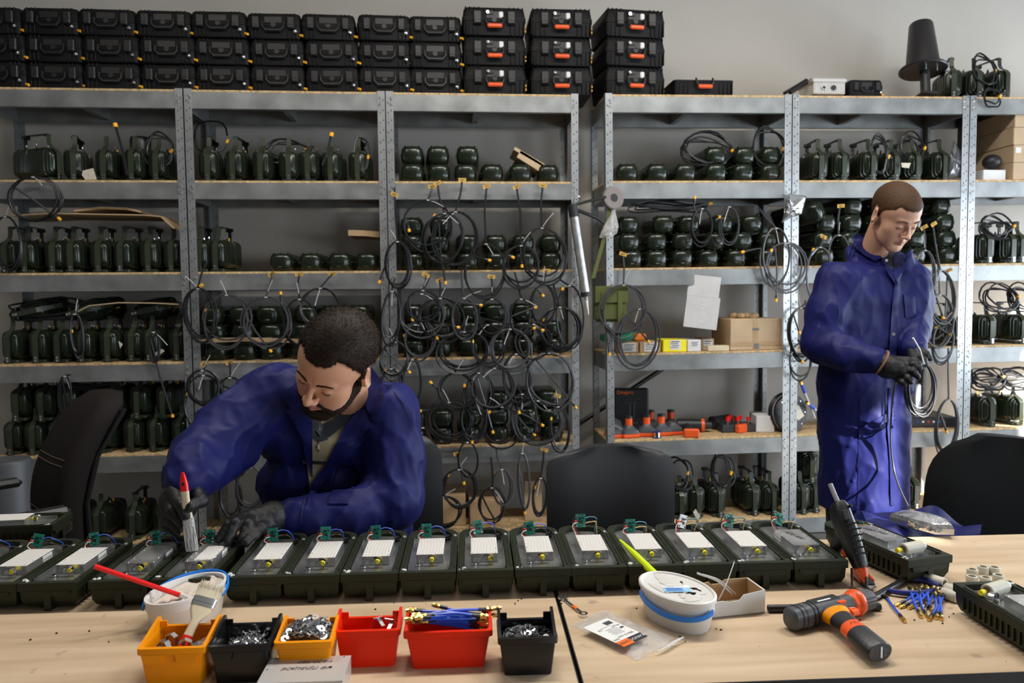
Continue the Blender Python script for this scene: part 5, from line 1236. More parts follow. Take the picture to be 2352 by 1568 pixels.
row_of_coils('the front of the tool rack', [(1432, 717, 53, 62, 4, (1430, 580), dict(tagf=.1, mat_='cable_grey', tail=(1399, 806))), (1468, 782, 50, 72, 3, None, dict(tail=(1485, 779), mat_='cable_grey')), (1612, 520, 26, 40, 3, (1562, 480), dict(Y=3.99, tail=(1595, 460))), (1674, 520, 22, 44, 2, None, dict(Y=3.99)), (1781, 588, 36, 62, 2, (1745, 480), dict(tail=(1712, 577), mat_='cable_grey')), (1802, 611, 46, 51, 2, None, dict(tail=(1783, 682), mat_='cable_grey')), (1808, 622, 52, 62, 1, None, dict(mat_='cable_grey'))])
row_of_coils('both sides of the standing man', [(1838, 766, 28, 58, 4, (1850, 690), dict(tail=(1834, 757))), (1882, 632, 30, 62, 3, (1890, 540), dict(mat_='cable_grey', tagf=.3)), (1925, 590, 24, 48, 2, (1930, 470), dict(mat_='cable_grey', tagf=.1)), (2122, 640, 26, 62, 3, (2120, 520), dict(mat_='cable_grey', tagf=.1)), (2157, 684, 34, 60, 5, (2142, 510), dict(mat_='cable_grey', tagf=.1, tail=(2164, 723))), (2156, 735, 32, 56, 4, (2150, 560), dict(mat_='cable_grey', tail=(2176, 765))), (2168, 786, 27, 46, 3, (2176, 620), dict(mat_='cable_grey', tagf=.02)), (2176, 980, 26, 60, 4, (2178, 800), dict(mat_='cable_grey', tail=(2172, 985))), (1838, 830, 26, 40, 2, (1832, 780), dict(tail=(1838, 826)))])
def lying(label, px, py, Y, rx, ry, n, tilt=1.0, th=.0050, m_='cable', seed=0):
    """a coil lying over cases"""
    rd = random.Random(seed); c = P(px, py, Y); pts = []
    for k in range(n):
        a0 = rd.uniform(-.1, .1); ra, rb = rx*rd.uniform(.8, 1.1), ry*rd.uniform(.8, 1.1); o_ = Vector((rd.uniform(-.02, .02), rd.uniform(-.01, .01), .009*k))
        for j in range(18): a = 2*pi*j/18+a0; pts.append(c+o_+Vector((ra*math.cos(a), rb*math.sin(a)*math.sin(tilt), rb*math.sin(a)*math.cos(tilt)+.008*math.sin(3*a+k))))
    o = obj('cable_coil', MB().tube(pts, th, 6), m_); tag(o, label, 'cable coil', 'lying cable coils'); e = pts[-1]; u = (pts[-1]-pts[-2]).normalized(); obj('end_cap', MB().cyl(e, e+u*.022, .0075, 8), 'cap_yellow', o); return o
for k, a in enumerate((('black cable coil heaped on the flat cases of the tool rack second shelf', 1622, 352, 4.12, .13, .10, 5, .55), ('black cable coil looped over the far flat cases of the tool rack', 1772, 345, 4.10, .09, .11, 3, .2), ('long black cable loop strung over the tool rack third shelf cases', 1540, 480, 4.08, .20, .022, 4, .3),
                       ('black cable coil over the third bracket case, standing man\'s rack second shelf', 2020, 362, 4.08, .055, .095, 4, .1), ('black cable coil over the fourth bracket case, standing man\'s rack second shelf', 2090, 350, 4.14, .065, .085, 4, .2), ('black cable coil arching over cases on the bearded man\'s second shelf', 660, 352, 4.14, .13, .06, 4, .3), ('black cable coil behind the first case on the bearded man\'s second shelf', 490, 315, 4.22, .08, .10, 1, .2),
                       ('black cable coil over the last case, bearded man\'s second shelf', 838, 355, 4.10, .045, .10, 2, .3), ('black cable coil on the last case of the swivel-chair rack second shelf', 362, 350, 4.12, .065, .10, 3, .2), ('black cable coil over the first case, carton rack third shelf', 2285, 530, 4.10, .09, .07, 5, .4), ('black cable coil over the first case, carton rack fourth shelf', 2300, 690, 4.10, .10, .08, 4, .4), ('black cable coil on the last case, carton rack fourth shelf', 2345, 690, 4.12, .08, .07, 4, .4),
                       ('black cable coil heaped over the first case, carton rack fifth shelf', 2270, 880, 4.10, .10, .05, 7, .6), ('black cable coil heaped over the last case, carton rack fifth shelf', 2335, 880, 4.12, .10, .05, 7, .6), ('black cable coil over the cases low behind the middle chair', 1560, 1090, 4.10, .06, .09, 3, .3), ('black cable coil over the fourth low case of the tool rack', 1660, 1085, 4.10, .06, .09, 3, .2), ('black cable coil atop the carton rack between the bracket cases', 2265, 165, 4.08, .07, .09, 3, .3), ('black cable drooping over the edge of the carton rack top', 2285, 225, 4.0, .045, .05, 2, .1),
                       ('dark cable tangle on the upper cases of the swivel-chair rack', 215, 880, 4.12, .16, .05, 5, .7), ('dark cable tangle on the fourth shelf of the swivel-chair rack', 120, 720, 4.15, .20, .05, 5, .7))): lying(*a, seed=k)
# black cone and cables among the second-shelf cases
for lab, px, py, Y, r, h in (('black cup-shaped cone behind the cases on the swivel-chair rack', 324, 335, 4.25, .052, .10),):
    c = P(px, py+25, Y); o = obj('cone_antenna', MB().lathe([(0, -.12), (.03, -.12), (r*.86, 0), (r, h*.1), (r, h*.85), (r*.9, h), (0, h*1.02)], 20, None, c), 'cone_black'); tag(o, lab, 'antenna')
for k, (a, b) in enumerate((((291, 400), (266, 292)), ((740, 380), (760, 313)))):
    A, B_ = P(*a, 4.03), P(*b, 4.04); o = obj('cable_end', MB().tube([A, A.lerp(B_, .5)+Vector((.006, 0, 0)), B_], .006, 6), 'cable'); obj('end_cap', MB().cyl(B_, B_+(B_-A).normalized()*.02, .011, 8), 'cap_yellow', o); tag(o, ['upright cable end with yellow cap, swivel-chair rack second shelf', 'slanting cable end with yellow cap, bearded man\'s second shelf'][k], 'cable')
# loose paper tags, scraps of paper and cardboard sheets
def scrap(label, pts, Y, m_='paper_scrap', nm='paper_scrap', cat='paper', g=None):
    mb = MB(); q = [P(*p, Y) for p in pts]; mb.loft([q, [v+Vector((0, .002, 0)) for v in q]]); return tag(obj(nm, mb, m_, smooth=0), label, cat, g)
scrap('crumpled pale paper between the cases, swivel-chair rack second shelf', [(190, 392), (214, 386), (222, 412), (196, 413), (188, 402)], 4.045)
scrap('pale torn paper beside the seventh case, swivel-chair rack fourth shelf', [(352, 812), (372, 801), (378, 806), (362, 818)], 4.04)
scrap('pale torn paper beside the third case, swivel-chair rack fourth shelf', [(272, 783), (282, 790), (276, 800)], 4.04)
scrap('white torn paper between the cases, standing man\'s rack second shelf', [(2070, 374), (2092, 374), (2088, 386), (2072, 384)], 4.04)
scrap('pale tag low between cases behind the middle chair', [(1592, 1176), (1598, 1168), (1608, 1186), (1602, 1196)], 4.03)
def sheet(label, pts, Y0, Y1, zpx, th=.006, m_='card', nm='cardboard_sheet'):
    """a sheet lying on top of cases, front outline in photo columns"""
    f = [P(px, py, Y0) for px, py in pts]; b = [p+Vector((0, Y1-Y0, .0)) for p in f]; mb = MB()
    up = Vector((0, 0, th)); mb.loft([[p, p+up] for p in f] if False else [[f[i], f[i]+up, b[i]+up, b[i]] for i in range(len(f))]); return tag(obj(nm, mb, m_, smooth=0), label, 'cardboard')
sheet('brown cardboard sheet lying on the swivel-chair rack third-shelf cases', [(28, 496), (120, 491), (220, 493), (330, 495), (368, 498), (398, 525)], 4.03, 4.36, 0)
sheet('smaller brown cardboard sheet lying on the larger sheet', [(170, 486), (230, 479), (290, 481), (322, 488)], 4.08, 4.34, 0, .010)
sheet('thin brown cardboard edge on the swivel-chair rack fourth shelf', [(178, 716), (205, 703), (270, 696), (350, 697), (410, 700)], 4.05, 4.34, 0, .005, 'card_tan')
sheet('dark torn cardboard poking out by the rack post above the bearded man', [(800, 541), (838, 542), (872, 545)], 4.10, 4.36, 0, .03, 'card')
sheet('tan cardboard strip among the flat cases behind the bearded man', [(452, 790), (500, 786), (560, 784), (700, 788)], 4.028, 4.034, 0, .022, 'card')
mb = MB(); c = P(1222, 385, 4.2)
for (a, b, w, h, r) in ((0, 0, .20, .045, .55), (-.03, .035, .18, .018, .52)): mb.cbox(c+Vector((a, 0, b)), (w, .26, h), .002, None, Matrix.Rotation(r, 3, 'Y'))
tag(obj('carton', mb, 'card_tan', smooth=0), 'slanting tan carton behind the flat cases, coil-hung rack second shelf', 'box')
for k, (px, py) in enumerate(((470, 824), (528, 822), (617, 825), (548, 615), (900, 438))): paper_tag_o = None
# tilted cases lying over the fourth-shelf row
for k, (px, py, r) in enumerate(((62, 705, (.3, .9, .2)), (185, 690, (.2, 1.2, -.1)), (330, 680, (.1, 1.4, .1)))):
    c = P(px, py, 4.16); std_case('bracket case lying tilted over the row, %s along, swivel-chair rack fourth shelf' % ORD[k], c.x-.05, 4.12, sz(3, -2)+.245, 0, handle=False, rot=(r[0], 1.35, r[2]))
# ------------------------------------------------------------------ people
def Rm(a, b, c): return (Matrix.Rotation(a, 4, 'Z') @ Matrix.Rotation(c, 4, 'Y') @ Matrix.Rotation(b, 4, 'X'))
def A3(v): return np.array(tuple(v), float)
def head_sdf(neck_to, cran=1.0, jaw=1.0, nose=1.0):
    """a head in its own frame: face to -y, crown to +z, eyes near z=0"""
    def f(p):
        ax = np.abs(p[..., 0]); q = p.copy(); q[..., 0] = ax            # mirrored
        d = s_ell(p, (0, .022, .036), (.0755*cran, .094*cran, .082*cran))
        d = smin(d, s_ell(p, (0, -.026, .030), (.061, .050, .056)), .03)
        d = smin(d, s_ell(p, (0, -.028, -.030), (.0565, .050, .068)), .025)
        d = smin(d, s_ell(p, (0, -.024, -.070), (.047*jaw, .050, .038)), .02)
        d = smin(d, s_cap(q, (.050*jaw, .012, -.052), (.020*jaw, -.060, -.099), .018, .014), .02)
        d = smin(d, s_cap(q, (0, -.068, -.100), (.008, -.066, -.100), .0165, .015), .015)
        d = smin(d, s_ell(q, (.038, -.045, -.026), (.024, .022, .024)), .024)
        d = smin(d, s_ell(q, (.031*jaw, -.038, -.058), (.024, .032, .034)), .022)
        d = smin(d, s_cap(q, (.008, -.0755, .015), (.036, -.066, .019), .0095, .009), .012)
        d = smax(d, -s_ell(q, (.0305, -.094, -.003), (.0185, .017, .0125)), .012)
        d = smin(d, np.linalg.norm(q-np.array((.0305, -.0665, -.004)), axis=-1)-.0128, .004)
        d = smin(d, s_cap(p, (0, -.078, .008), (0, -.100*1, -.030), .0062*nose, .0098*nose), .009)
        d = smin(d, np.linalg.norm(p-np.array((0, -.1035, -.0345)), axis=-1)-.0098*nose, .006)
        d = smin(d, s_ell(q, (.0115, -.090, -.038), (.0078, .011, .0075)), .006)
        d = smax(d, -s_ell(q, (.0062, -.0975, -.0468), (.0035, .0048, .004)), .002)
        d = smin(d, s_cap(q, (0, -.0855, -.0600), (.021, -.074, -.0645), .0062, .0035), .006)
        d = smin(d, s_cap(q, (0, -.0835, -.0725), (.017, -.075, -.0705), .0068, .004), .005)
        d = smax(d, -s_cap(q, (0, -.0925, -.0663), (.024, -.0795, -.0668), .0016, .0012), .0025)
        # ears
        er = Matrix.Rotation(.42, 3, 'Z') @ Matrix.Rotation(-.12, 3, 'X'); E_ = np.array(er)
        ear = s_ell(q, (.0795, .017, -.006), (.0065, .0185, .031), E_)
        ear = smax(ear, -s_ell(q, (.0865, .0105, -.003), (.0058, .0105, .019), E_), .004)
        ear = smin(ear, s_cap(q, (.076, .004, -.010), (.077, .006, -.024), .005, .006), .006)
        d = smin(d, ear, .006)
        if neck_to is not None:
            d = smin(d, s_cap(p, (0, .034, -.050), neck_to, .049, .053), .012)
        return d
    return f
def build_head(person, HM, neck_w, hairline, hair_t, hair_m, skin, tops, cran=1.0, jaw=1.0, beard=False, hl_len=.010, seed=1, nose=1.0, rimz=1.0):
    inv = HM.inverted(); nk = inv @ neck_w
    lo = np.array((-.105, -.125, -.145)); hi = np.array((.105, .135, .135))
    nk_ = A3(nk); lo = np.minimum(lo, nk_-.066); hi = np.maximum(hi, nk_+.066)
    V, F = surface_nets(head_sdf(nk_, cran, jaw, nose), lo, hi, .0028)
    ax = np.abs(V[:, 0]); az = np.arctan2(ax, -V[:, 1]+.02); z = V[:, 2]
    lip = np.clip(1-((ax/.0205)**2+((z+.0668)/.0088)**2), 0, 1)*(V[:, 1] < -.070); lip = np.clip(lip*2.2, 0, .85)
    hz = np.interp(az, *hairline)+.0022*vnoise(V, 210.0, 1.0)+.0012*vnoise(V, 520.0, 4.0)
    inhair = (z > hz)
    flap = (ax > .0765) & (V[:, 1] > -.006) & (V[:, 1] < .042) & (z < .032) & (z > -.04)
    inhair &= ~flap
    shade = np.clip((z-hz)/.010+.5, 0, 1)*.75*(~flap)
    if beard:
        up = .0016*vnoise(V, 260.0, 2.0)+np.interp(az, [0, .22, .34, .5, .75, 1.0, 1.2, 1.45], [-.049, -.051, -.060, -.066, -.060, -.046, -.022, .012])
        low = np.interp(az, [0, .5, 1.0, 1.3, 1.5], [-.128, -.128, -.100, -.070, -.045])
        bm = (z < up) & (z > low) & (V[:, 1] < .012) & ~(((ax/.0235)**2+((z+.0680)/.0105)**2) < 1) & (~flap) & (az < 1.5)
        bd = np.minimum(up-z, z-low); shade = np.maximum(shade, np.clip(bd/.008+.3, 0, 1)*bm)
    body = obj('body', np_mesh('body', V, F, [skin], attr={'lip': lip, 'shade': shade}), parent=person); body.matrix_local = HM
    me = body.data; N = np.empty(len(V)*3, np.float32); me.vertices.foreach_get('normal', N); N = N.reshape(-1, 3)
    rd = np.random.default_rng(seed)
    def shell_and_strands(nm, mask, edge, t, m_, n, L, comb, wid=.0008):
        fm = mask[F].all(1); fs = F[fm]; ids = np.unique(fs); re = -np.ones(len(V), int); re[ids] = np.arange(len(ids))
        off = t*np.clip(edge[ids]/.012, 0, 1)**.6; vs = V[ids]+N[ids]*(off+.0006*rd.uniform(-1, 1, len(ids)))[:, None]
        sel = fs[rd.integers(0, len(fs), n)]; w = rd.dirichlet((1, 1, 1, 1), n); P0 = (V[sel]*w[..., None]).sum(1); nn = (N[sel]*w[..., None]).sum(1); ee = (edge[sel]*w).sum(1)
        d = nn*.75+comb(P0)+rd.normal(0, .14, (n, 3)); d /= np.linalg.norm(d, axis=1)[:, None]; LL = L*(.40+.60*np.clip(ee/.03, 0, 1))*rd.uniform(.6, 1.35, n)
        side = np.cross(d, rd.normal(0, 1, (n, 3))); side /= np.linalg.norm(side, axis=1)[:, None]+1e-9
        a = P0-side*wid; b = P0+side*wid; c = P0+d*LL[:, None]
        sv = np.stack([a, b, c], 1).reshape(-1, 3); base = len(vs)
        allv = np.concatenate([vs, sv]); fl = [tuple(q) for q in re[fs].tolist()]+[(base+3*i, base+3*i+1, base+3*i+2) for i in range(n)]
        m2 = bpy.data.meshes.new(nm); m2.from_pydata(allv.tolist(), [], fl); m2.materials.append(M[m_]); m2.polygons.foreach_set('use_smooth', [True]*len(m2.polygons)); m2.update()
        o = obj(nm, m2, parent=person); o.matrix_local = HM; o['kind'] = 'stuff' if False else 'thing'; del o['kind']; return o
    t_var = hair_t*(.45+.55*np.clip((z-.02)/.06, 0, 1)); hedge = np.clip(z-hz, 0, None)
    shell_and_strands('hair', inhair, hedge, hair_t*.75, hair_m, 11000 if beard else 9000, hl_len, lambda q: np.stack([q[:, 0]*2.0, -.55+0*q[:, 0], -.25-2.5*(.06-q[:, 2])], 1))
    if beard: shell_and_strands('beard', bm, np.clip(bd, 0, None), .0042, 'beard', 5200, .0085, lambda q: np.stack([q[:, 0]*2, -.1+0*q[:, 0], -.8+0*q[:, 0]], 1))
    mb = MB(); r2 = random.Random(seed)
    bv = BVHTree.FromPolygons([tuple(v) for v in V], [tuple(q) for q in F])
    for sx in (-1, 1):
        for k in range(150):
            u = r2.random(); x = sx*(.011+.034*u); zz = .0165+.0065*math.sin(u*2.2)-.004*u+r2.gauss(0, .0015*(1.2-u)); h = bv.ray_cast(Vector((x, -.2, zz)), Vector((0, 1, 0)))
            if h[0] is None: continue
            p = h[0]; q = p+Vector((sx*.0045, -.0016, .0010+r2.gauss(0, .0008))); mb.tube([p+Vector((0, .0003, 0)), q], [.00042, .00015], 3)
    o = obj('eyebrow', mb, hair_m, person); o.matrix_local = HM; o['kind'] = 'stuff'
    mb = MB()
    for sx in (-1, 1):
        c = Vector((sx*.0305, -.0665, -.004)); pts = []
        for i in range(11):
            a = -1.0+2.0*i/10; pts.append(c+Vector((math.sin(a)*.0128, -math.cos(a)*.0128*.93, -.0052+.0022*abs(a)**2*.8)))
        mb.tube(pts, .0012, 5); crease = [p+Vector((0, .0018, .0120-.002*abs(i-5)/5)) for i, p in enumerate(pts)]
        for i in range(1, 10): mb.tube([pts[i], pts[i]+Vector((math.sin(-1+.2*i)*.003, -.0050, -.0030))], [.0004, .0001], 3)
    o = obj('eyelash', mb, 'lash', person); o.matrix_local = HM; o['kind'] = 'stuff'
    return body
def cloth_sdf(caps, groups, folds, k=.03):
    """union of tapered capsules; folds: (amplitude, scale vector, seed)"""
    caps = [(A3(a), A3(b), ra, rb) for a, b, ra, rb in caps]
    def f(p):
        d = None
        for a, b, ra, rb in caps:
            q = s_cap(p, a, b, ra, rb); d = q if d is None else smin(d, q, k)
        for amp, sc, sd in folds:
            n = vnoise(p*np.array(sc), 1.0, sd); d = d+amp*(1.1*np.sqrt(np.abs(n))-.75)
        return d
    return f
def cloth_mesh(name, parent, caps, folds, m_, h=.0075, k=.03, cut=None, pad=.03):
    lo = np.min([np.minimum(A3(a)-ra, A3(b)-rb) for a, b, ra, rb in caps], 0)-pad; hi = np.max([np.maximum(A3(a)+ra, A3(b)+rb) for a, b, ra, rb in caps], 0)+pad
    base = cloth_sdf(caps, None, folds, k)
    fn = (lambda p: cut(p, base(p))) if cut else base
    V, F = surface_nets(fn, lo, hi, h)
    o = obj(name, np_mesh(name, V, F, [m_]), parent=parent); return o, BVHTree.FromPolygons([tuple(v) for v in V], [tuple(q) for q in F])
from mathutils.geometry import delaunay_2d_cdt
CAMP = Vector((0, 0, CAMH))
def drape(name, parent, poly, bvh, m_, off=.004, th=.0025, step=9, fallback=None, smooth=60, stiff=0):
    """a cloth panel whose outline is given in photo pixels, laid on the body surface"""
    bd = []
    for i in range(len(poly)):
        a, b = Vector(poly[i]), Vector(poly[(i+1) % len(poly)]); n = max(1, int((b-a).length/step))
        bd += [a.lerp(b, j/n) for j in range(n)]
    xs, ys = [p[0] for p in poly], [p[1] for p in poly]; pts = [Vector(p) for p in bd]; nb = len(pts)
    def inside(q):
        c = False
        for i in range(len(poly)):
            (x1, y1), (x2, y2) = poly[i-1], poly[i]
            if (y1 > q[1]) != (y2 > q[1]) and q[0] < (x2-x1)*(q[1]-y1)/(y2-y1)+x1: c = not c
        return c
    x = min(xs)+step/2
    while x < max(xs):
        y = min(ys)+step/2
        while y < max(ys):
            q = Vector((x, y))
            if inside(q) and min((q-b).length for b in bd) > step*.5: pts.append(q)
            y += step
        x += step
    r = delaunay_2d_cdt(pts, [], [list(range(nb))], 1, 1e-4); vs2, fs = r[0], r[2]; out = []; depth = []
    for v in vs2:
        d = ray(v.x, v.y).normalized(); h = bvh.ray_cast(CAMP, d); depth.append(h[3] if h[0] is not None else None)
    good = [q for q in depth if q is not None]; md = sum(good)/len(good) if good else 2.0
    pos = [(v, q) for v, q in zip(vs2, depth) if q is not None]
    dd = []
    for v, q in zip(vs2, depth):
        if q is None: q = min(pos, key=lambda t: (t[0]-v).length)[1] if pos else md
        dd.append(q)
    for _ in range(stiff):
        nb_ = [[] for _ in vs2]
        for f in fs:
            for a in f:
                for b in f:
                    if a != b: nb_[a].append(b)
        dd = [min(dd[i], .5*dd[i]+.5*sum(dd[j] for j in nb_[i])/len(nb_[i])) if nb_[i] else dd[i] for i in range(len(dd))]
    fr, bk = [], []
    for v, q in zip(vs2, dd):
        d = ray(v.x, v.y).normalized(); fr.append(CAMP+d*(q-off-th)); bk.append(CAMP+d*(q-off+.004))
    n = len(fr); F = []
    for f in fs:
        f = list(f); a, b, c = fr[f[0]], fr[f[1]], fr[f[2]]
        if (b-a).cross(c-a).dot(CAMP-a) < 0: f = f[::-1]
        F += [tuple(f), tuple(n+k for k in f[::-1])]
    ed = {}
    for f in F[::2]:
        for a, b in zip(f, f[1:]+f[:1]): ed[(a, b)] = 1
    for (a, b) in list(ed):
        if (b, a) not in ed: F.append((b, a, n+a, n+b))
    mb = MB(); mb.add(fr+bk, F); return obj(name, mb, m_, parent, smooth=smooth)
def on_surface(bvh, x, y, off=.004):
    d = ray(x, y).normalized(); h = bvh.ray_cast(CAMP, d); q = h[3] if h[0] is not None else 2.0; return CAMP+d*(q-off)
def glove(parent, chains, blobs, m_='glove', h=.0026, k=.007, name='glove'):
    caps = []
    for ch in chains:
        for (a, ra), (b, rb) in zip(ch, ch[1:]): caps.append((A3(a), A3(b), ra, rb))
    blobs = [(A3(a), A3(b), ra, rb) for a, b, ra, rb in blobs]
    lo = np.min([np.minimum(a-ra, b-rb) for a, b, ra, rb in caps+blobs], 0)-.012; hi = np.max([np.maximum(a+ra, b+rb) for a, b, ra, rb in caps+blobs], 0)+.012
    groups = [[(A3(a), A3(b), ra, rb) for (a, ra), (b, rb) in zip(ch, ch[1:])] for ch in chains]
    def f(p):
        pal = None
        for a, b, ra, rb in blobs:
            q = s_cap(p, a, b, ra, rb); pal = q if pal is None else smin(pal, q, .016)
        d = pal
        for g in groups:
            fd = None
            for a, b, ra, rb in g:
                q = s_cap(p, a, b, ra, rb); fd = q if fd is None else smin(fd, q, .004)
            d = smin(d, fd, k) if d is not None else fd
        n = vnoise(p, 260.0, 3.1); return d+.0007*n
    V, F = surface_nets(f, lo, hi, h); return obj(name, np_mesh(name, V, F, [m_]), parent=parent)
def cuff(parent, a, b, r, m_, name='glove_cuff'):
    a, b = Vector(a), Vector(b); mb = MB(); ax = (b-a).normalized(); u = ax.orthogonal().normalized(); w = ax.cross(u); n = 26; rings = []
    for i in range(7):
        t = i/6; rr = r*(1+.05*math.sin(pi*t)); rings.append([a.lerp(b, t)+(u*math.cos(2*pi*k/n)+w*math.sin(2*pi*k/n))*rr*(1+.025*(k % 2)) for k in range(n)])
    mb.loft(rings); return obj(name, mb, m_, parent)

# --- the seated man
pa = thing('person', 'seated bearded man in blue work coat brushing white paste onto a module', 'person')
HA = T(-.269, 1.862, 1.190) @ Rm(-.2959, .6481, .4294) @ Matrix.Scale(1.045, 4)
neckA = P(801, 915, 2.065)
build_head(pa, HA, neckA, ([0, .30, .52, .72, .95, 1.15, 1.30, 1.42, 1.55, 1.72, 1.95, 2.2, 2.6, 3.2], [.066, .068, .078, .072, .052, .034, .010, -.012, .004, .030, .010, -.030, -.062, -.066]), .0085, 'hair_dark', 'skin_a', None, cran=1.03, jaw=1.03, beard=True, hl_len=.0150, seed=3, nose=.86)
shR, shL = P(632, 908, 2.03), P(890, 952, 2.05)
elR, wrR = P(468, 1042, 1.885), P(430, 1108, 1.775)
elL, miL, wrL = P(905, 1148, 1.985), P(800, 1180, 1.915), P(672, 1184, 1.855)
capsA = [(shR, shL, .076, .078), (P(665, 985, 2.08), P(868, 1000, 2.09), .088, .092), (P(675, 1110, 2.12), P(865, 1120, 2.12), .092, .098), (P(680, 1200, 2.16), P(860, 1200, 2.16), .102, .102), (P(700, 1330, 2.20), P(840, 1330, 2.20), .105, .105),
         (shR, P(535, 978, 1.965), .078, .074), (P(535, 978, 1.965), elR, .074, .068), (P(545, 1040, 1.95), P(500, 1075, 1.88), .046, .044), (elR, P(445, 1082, 1.815), .066, .056), (P(445, 1082, 1.815), wrR, .056, .046),
         (shL, P(905, 1050, 2.02), .076, .074), (P(905, 1050, 2.02), elL, .074, .068), (elL, miL, .066, .054), (miL, wrL, .054, .040), (P(780, 925, 2.06), P(800, 960, 2.08), .085, .09)]
def cutA(p, d):
    nk = A3(neckA); axis = A3(HA.translation)-nk; axis /= np.linalg.norm(axis); t = (p-nk) @ axis; rr = np.linalg.norm(p-nk, axis=-1)
    return smax(d, -np.maximum(.012-t, rr-.125), .01)
coatA, bvA = cloth_mesh('work_coat', pa, capsA, [(.0095, (17, 19, 12), 1.0), (.0080, (30, 30, 21), 5.0), (.0040, (64, 50, 40), 2.2)], 'coverall', h=.0066, k=.028, cut=cutA)
drape('inner_shirt', pa, [(708, 930), (702, 1040), (712, 1124), (752, 1076), (800, 992), (846, 905), (838, 880), (770, 935)], bvA, 'shirt_beige', .002, .002, 10, stiff=2)
drape('shirt_collar', pa, [(712, 955), (714, 1000), (731, 1016), (745, 1012), (800, 970), (842, 905), (832, 885), (800, 935), (765, 962), (740, 975)], bvA, 'shirt_dark', .007, .003, 9, stiff=2)
drape('shirt_collar', pa, [(722, 966), (735, 962), (742, 980), (736, 1003), (727, 990)], bvA, 'tool_grey', .013, .003, 6, stiff=2)
drape('collar_lining', pa, [(846, 836), (858, 852), (852, 890), (838, 925), (832, 896), (842, 870)], bvA, 'cream_cloth', .014, .004, 7, stiff=2)
drape('coat_lapel', pa, [(655, 940), (690, 930), (717, 965), (718, 1095), (702, 1050), (690, 1000)], bvA, 'coverall', .009, .004, 9, stiff=3)
drape('coat_collar', pa, [(643, 906), (684, 876), (697, 930), (668, 940)], bvA, 'coverall', .013, .004, 8, stiff=3)
drape('coat_lapel', pa, [(836, 915), (853, 962), (863, 986), (752, 1097), (716, 1140), (706, 1158), (714, 1112), (747, 1068), (793, 978), (822, 940)], bvA, 'coverall', .010, .004, 9, stiff=3)
drape('coat_collar', pa, [(852, 842), (864, 856), (891, 898), (890, 958), (879, 967), (852, 965), (838, 926), (837, 905), (852, 882)], bvA, 'coverall', .016, .0045, 8, stiff=3)
drape('chest_pocket', pa, [(778, 1070), (823, 1085), (800, 1156), (752, 1156)], bvA, 'coverall', .0035, .002, 9)
def seam(parent, pts, bvh, m_='coverall_seam', r=.0009, off=.0075, name='seam'):
    c = [on_surface(bvh, *p, off) for p in [q for a, b in zip(pts, pts[1:]) for q in [(a[0]+(b[0]-a[0])*t/8, a[1]+(b[1]-a[1])*t/8) for t in range(8)]]+[pts[-1]]]
    return obj(name, MB().tube(c, r, 4), m_, parent)
seam(pa, [(778, 1076), (822, 1091)], bvA); seam(pa, [(905, 900), (925, 925), (940, 960)], bvA, off=.002); seam(pa, [(700, 1120), (690, 1200)], bvA, off=.002)
z_ = MB(); zp = [on_surface(bvA, 732-.1*i, 1014+4*i, .0085) for i in range(7)]; z_.tube(zp, .0016, 5); z_.cbox(on_surface(bvA, 731, 1026, .011), (.005, .003, .014), .001); obj('zip', z_, 'steel', pa)
z_ = MB(); z_.tube([on_surface(bvA, 716+i*1.1, 1061+3.2*math.sin(i*1.15)+i*.1, .0075) for i in range(28)], .0022, 5); obj('wavy_print', z_, 'shirt_dark', pa)
z_ = MB(); b_ = on_surface(bvA, 700, 1060, .006); z_.cyl(b_, b_+Vector((0, -.003, 0)), .006, 10); obj('button', z_, 'coverall_seam', pa)
# right glove round the brush, left glove resting on the module
G = lambda x, y, Y: P(x, y, Y)
glove(pa, [[(G(398, 1126, 1.740), .0145), (G(410, 1152, 1.705), .0130), (G(427, 1184, 1.683), .0112)], [(G(388, 1138, 1.745), .0140), (G(394, 1176, 1.708), .0128), (G(418, 1202, 1.700), .0110)],
           [(G(380, 1150, 1.752), .0135), (G(384, 1192, 1.722), .0122), (G(410, 1214, 1.715), .0106)], [(G(378, 1164, 1.762), .0122), (G(382, 1205, 1.738), .0110), (G(404, 1224, 1.734), .0098)], [(G(448, 1124, 1.758), .0165), (G(463, 1150, 1.725), .0150), (G(437, 1162, 1.690), .0125)]],
      [(G(428, 1100, 1.80), G(412, 1138, 1.762), .033, .034), (G(398, 1150, 1.765), G(430, 1150, 1.760), .030, .026), (G(392, 1178, 1.765), G(425, 1172, 1.755), .024, .022)])
cuff(pa, P(432, 1116, 1.790), P(434, 1106, 1.800), .0365, 'glove_cuff'); 
def tipz(x, y, z): return PZ(x, y, z)
glove(pa, [[(G(548, 1192, 1.79), .0125), (G(524, 1206, 1.745), .0115), (tipz(503, 1238, .815), .0095)], [(G(560, 1186, 1.80), .013), (G(542, 1200, 1.745), .0120), (tipz(523, 1245, .811), .0098)],
           [(G(582, 1186, 1.80), .013), (G(570, 1202, 1.750), .0120), (tipz(556, 1238, .814), .0100)], [(G(606, 1196, 1.80), .012), (G(600, 1210, 1.765), .0112), (tipz(588, 1230, .818), .0095)], [(G(612, 1206, 1.79), .0140), (G(585, 1222, 1.745), .0125), (tipz(565, 1246, .812), .0105)]],
      [(G(662, 1186, 1.862), G(630, 1186, 1.835), .030, .033), (G(625, 1186, 1.830), G(582, 1192, 1.800), .034, .026), (G(618, 1198, 1.82), G(600, 1202, 1.80), .026, .02)])
cuff(pa, P(657, 1186, 1.856), P(664, 1186, 1.862), .0385, 'glove_cuff')
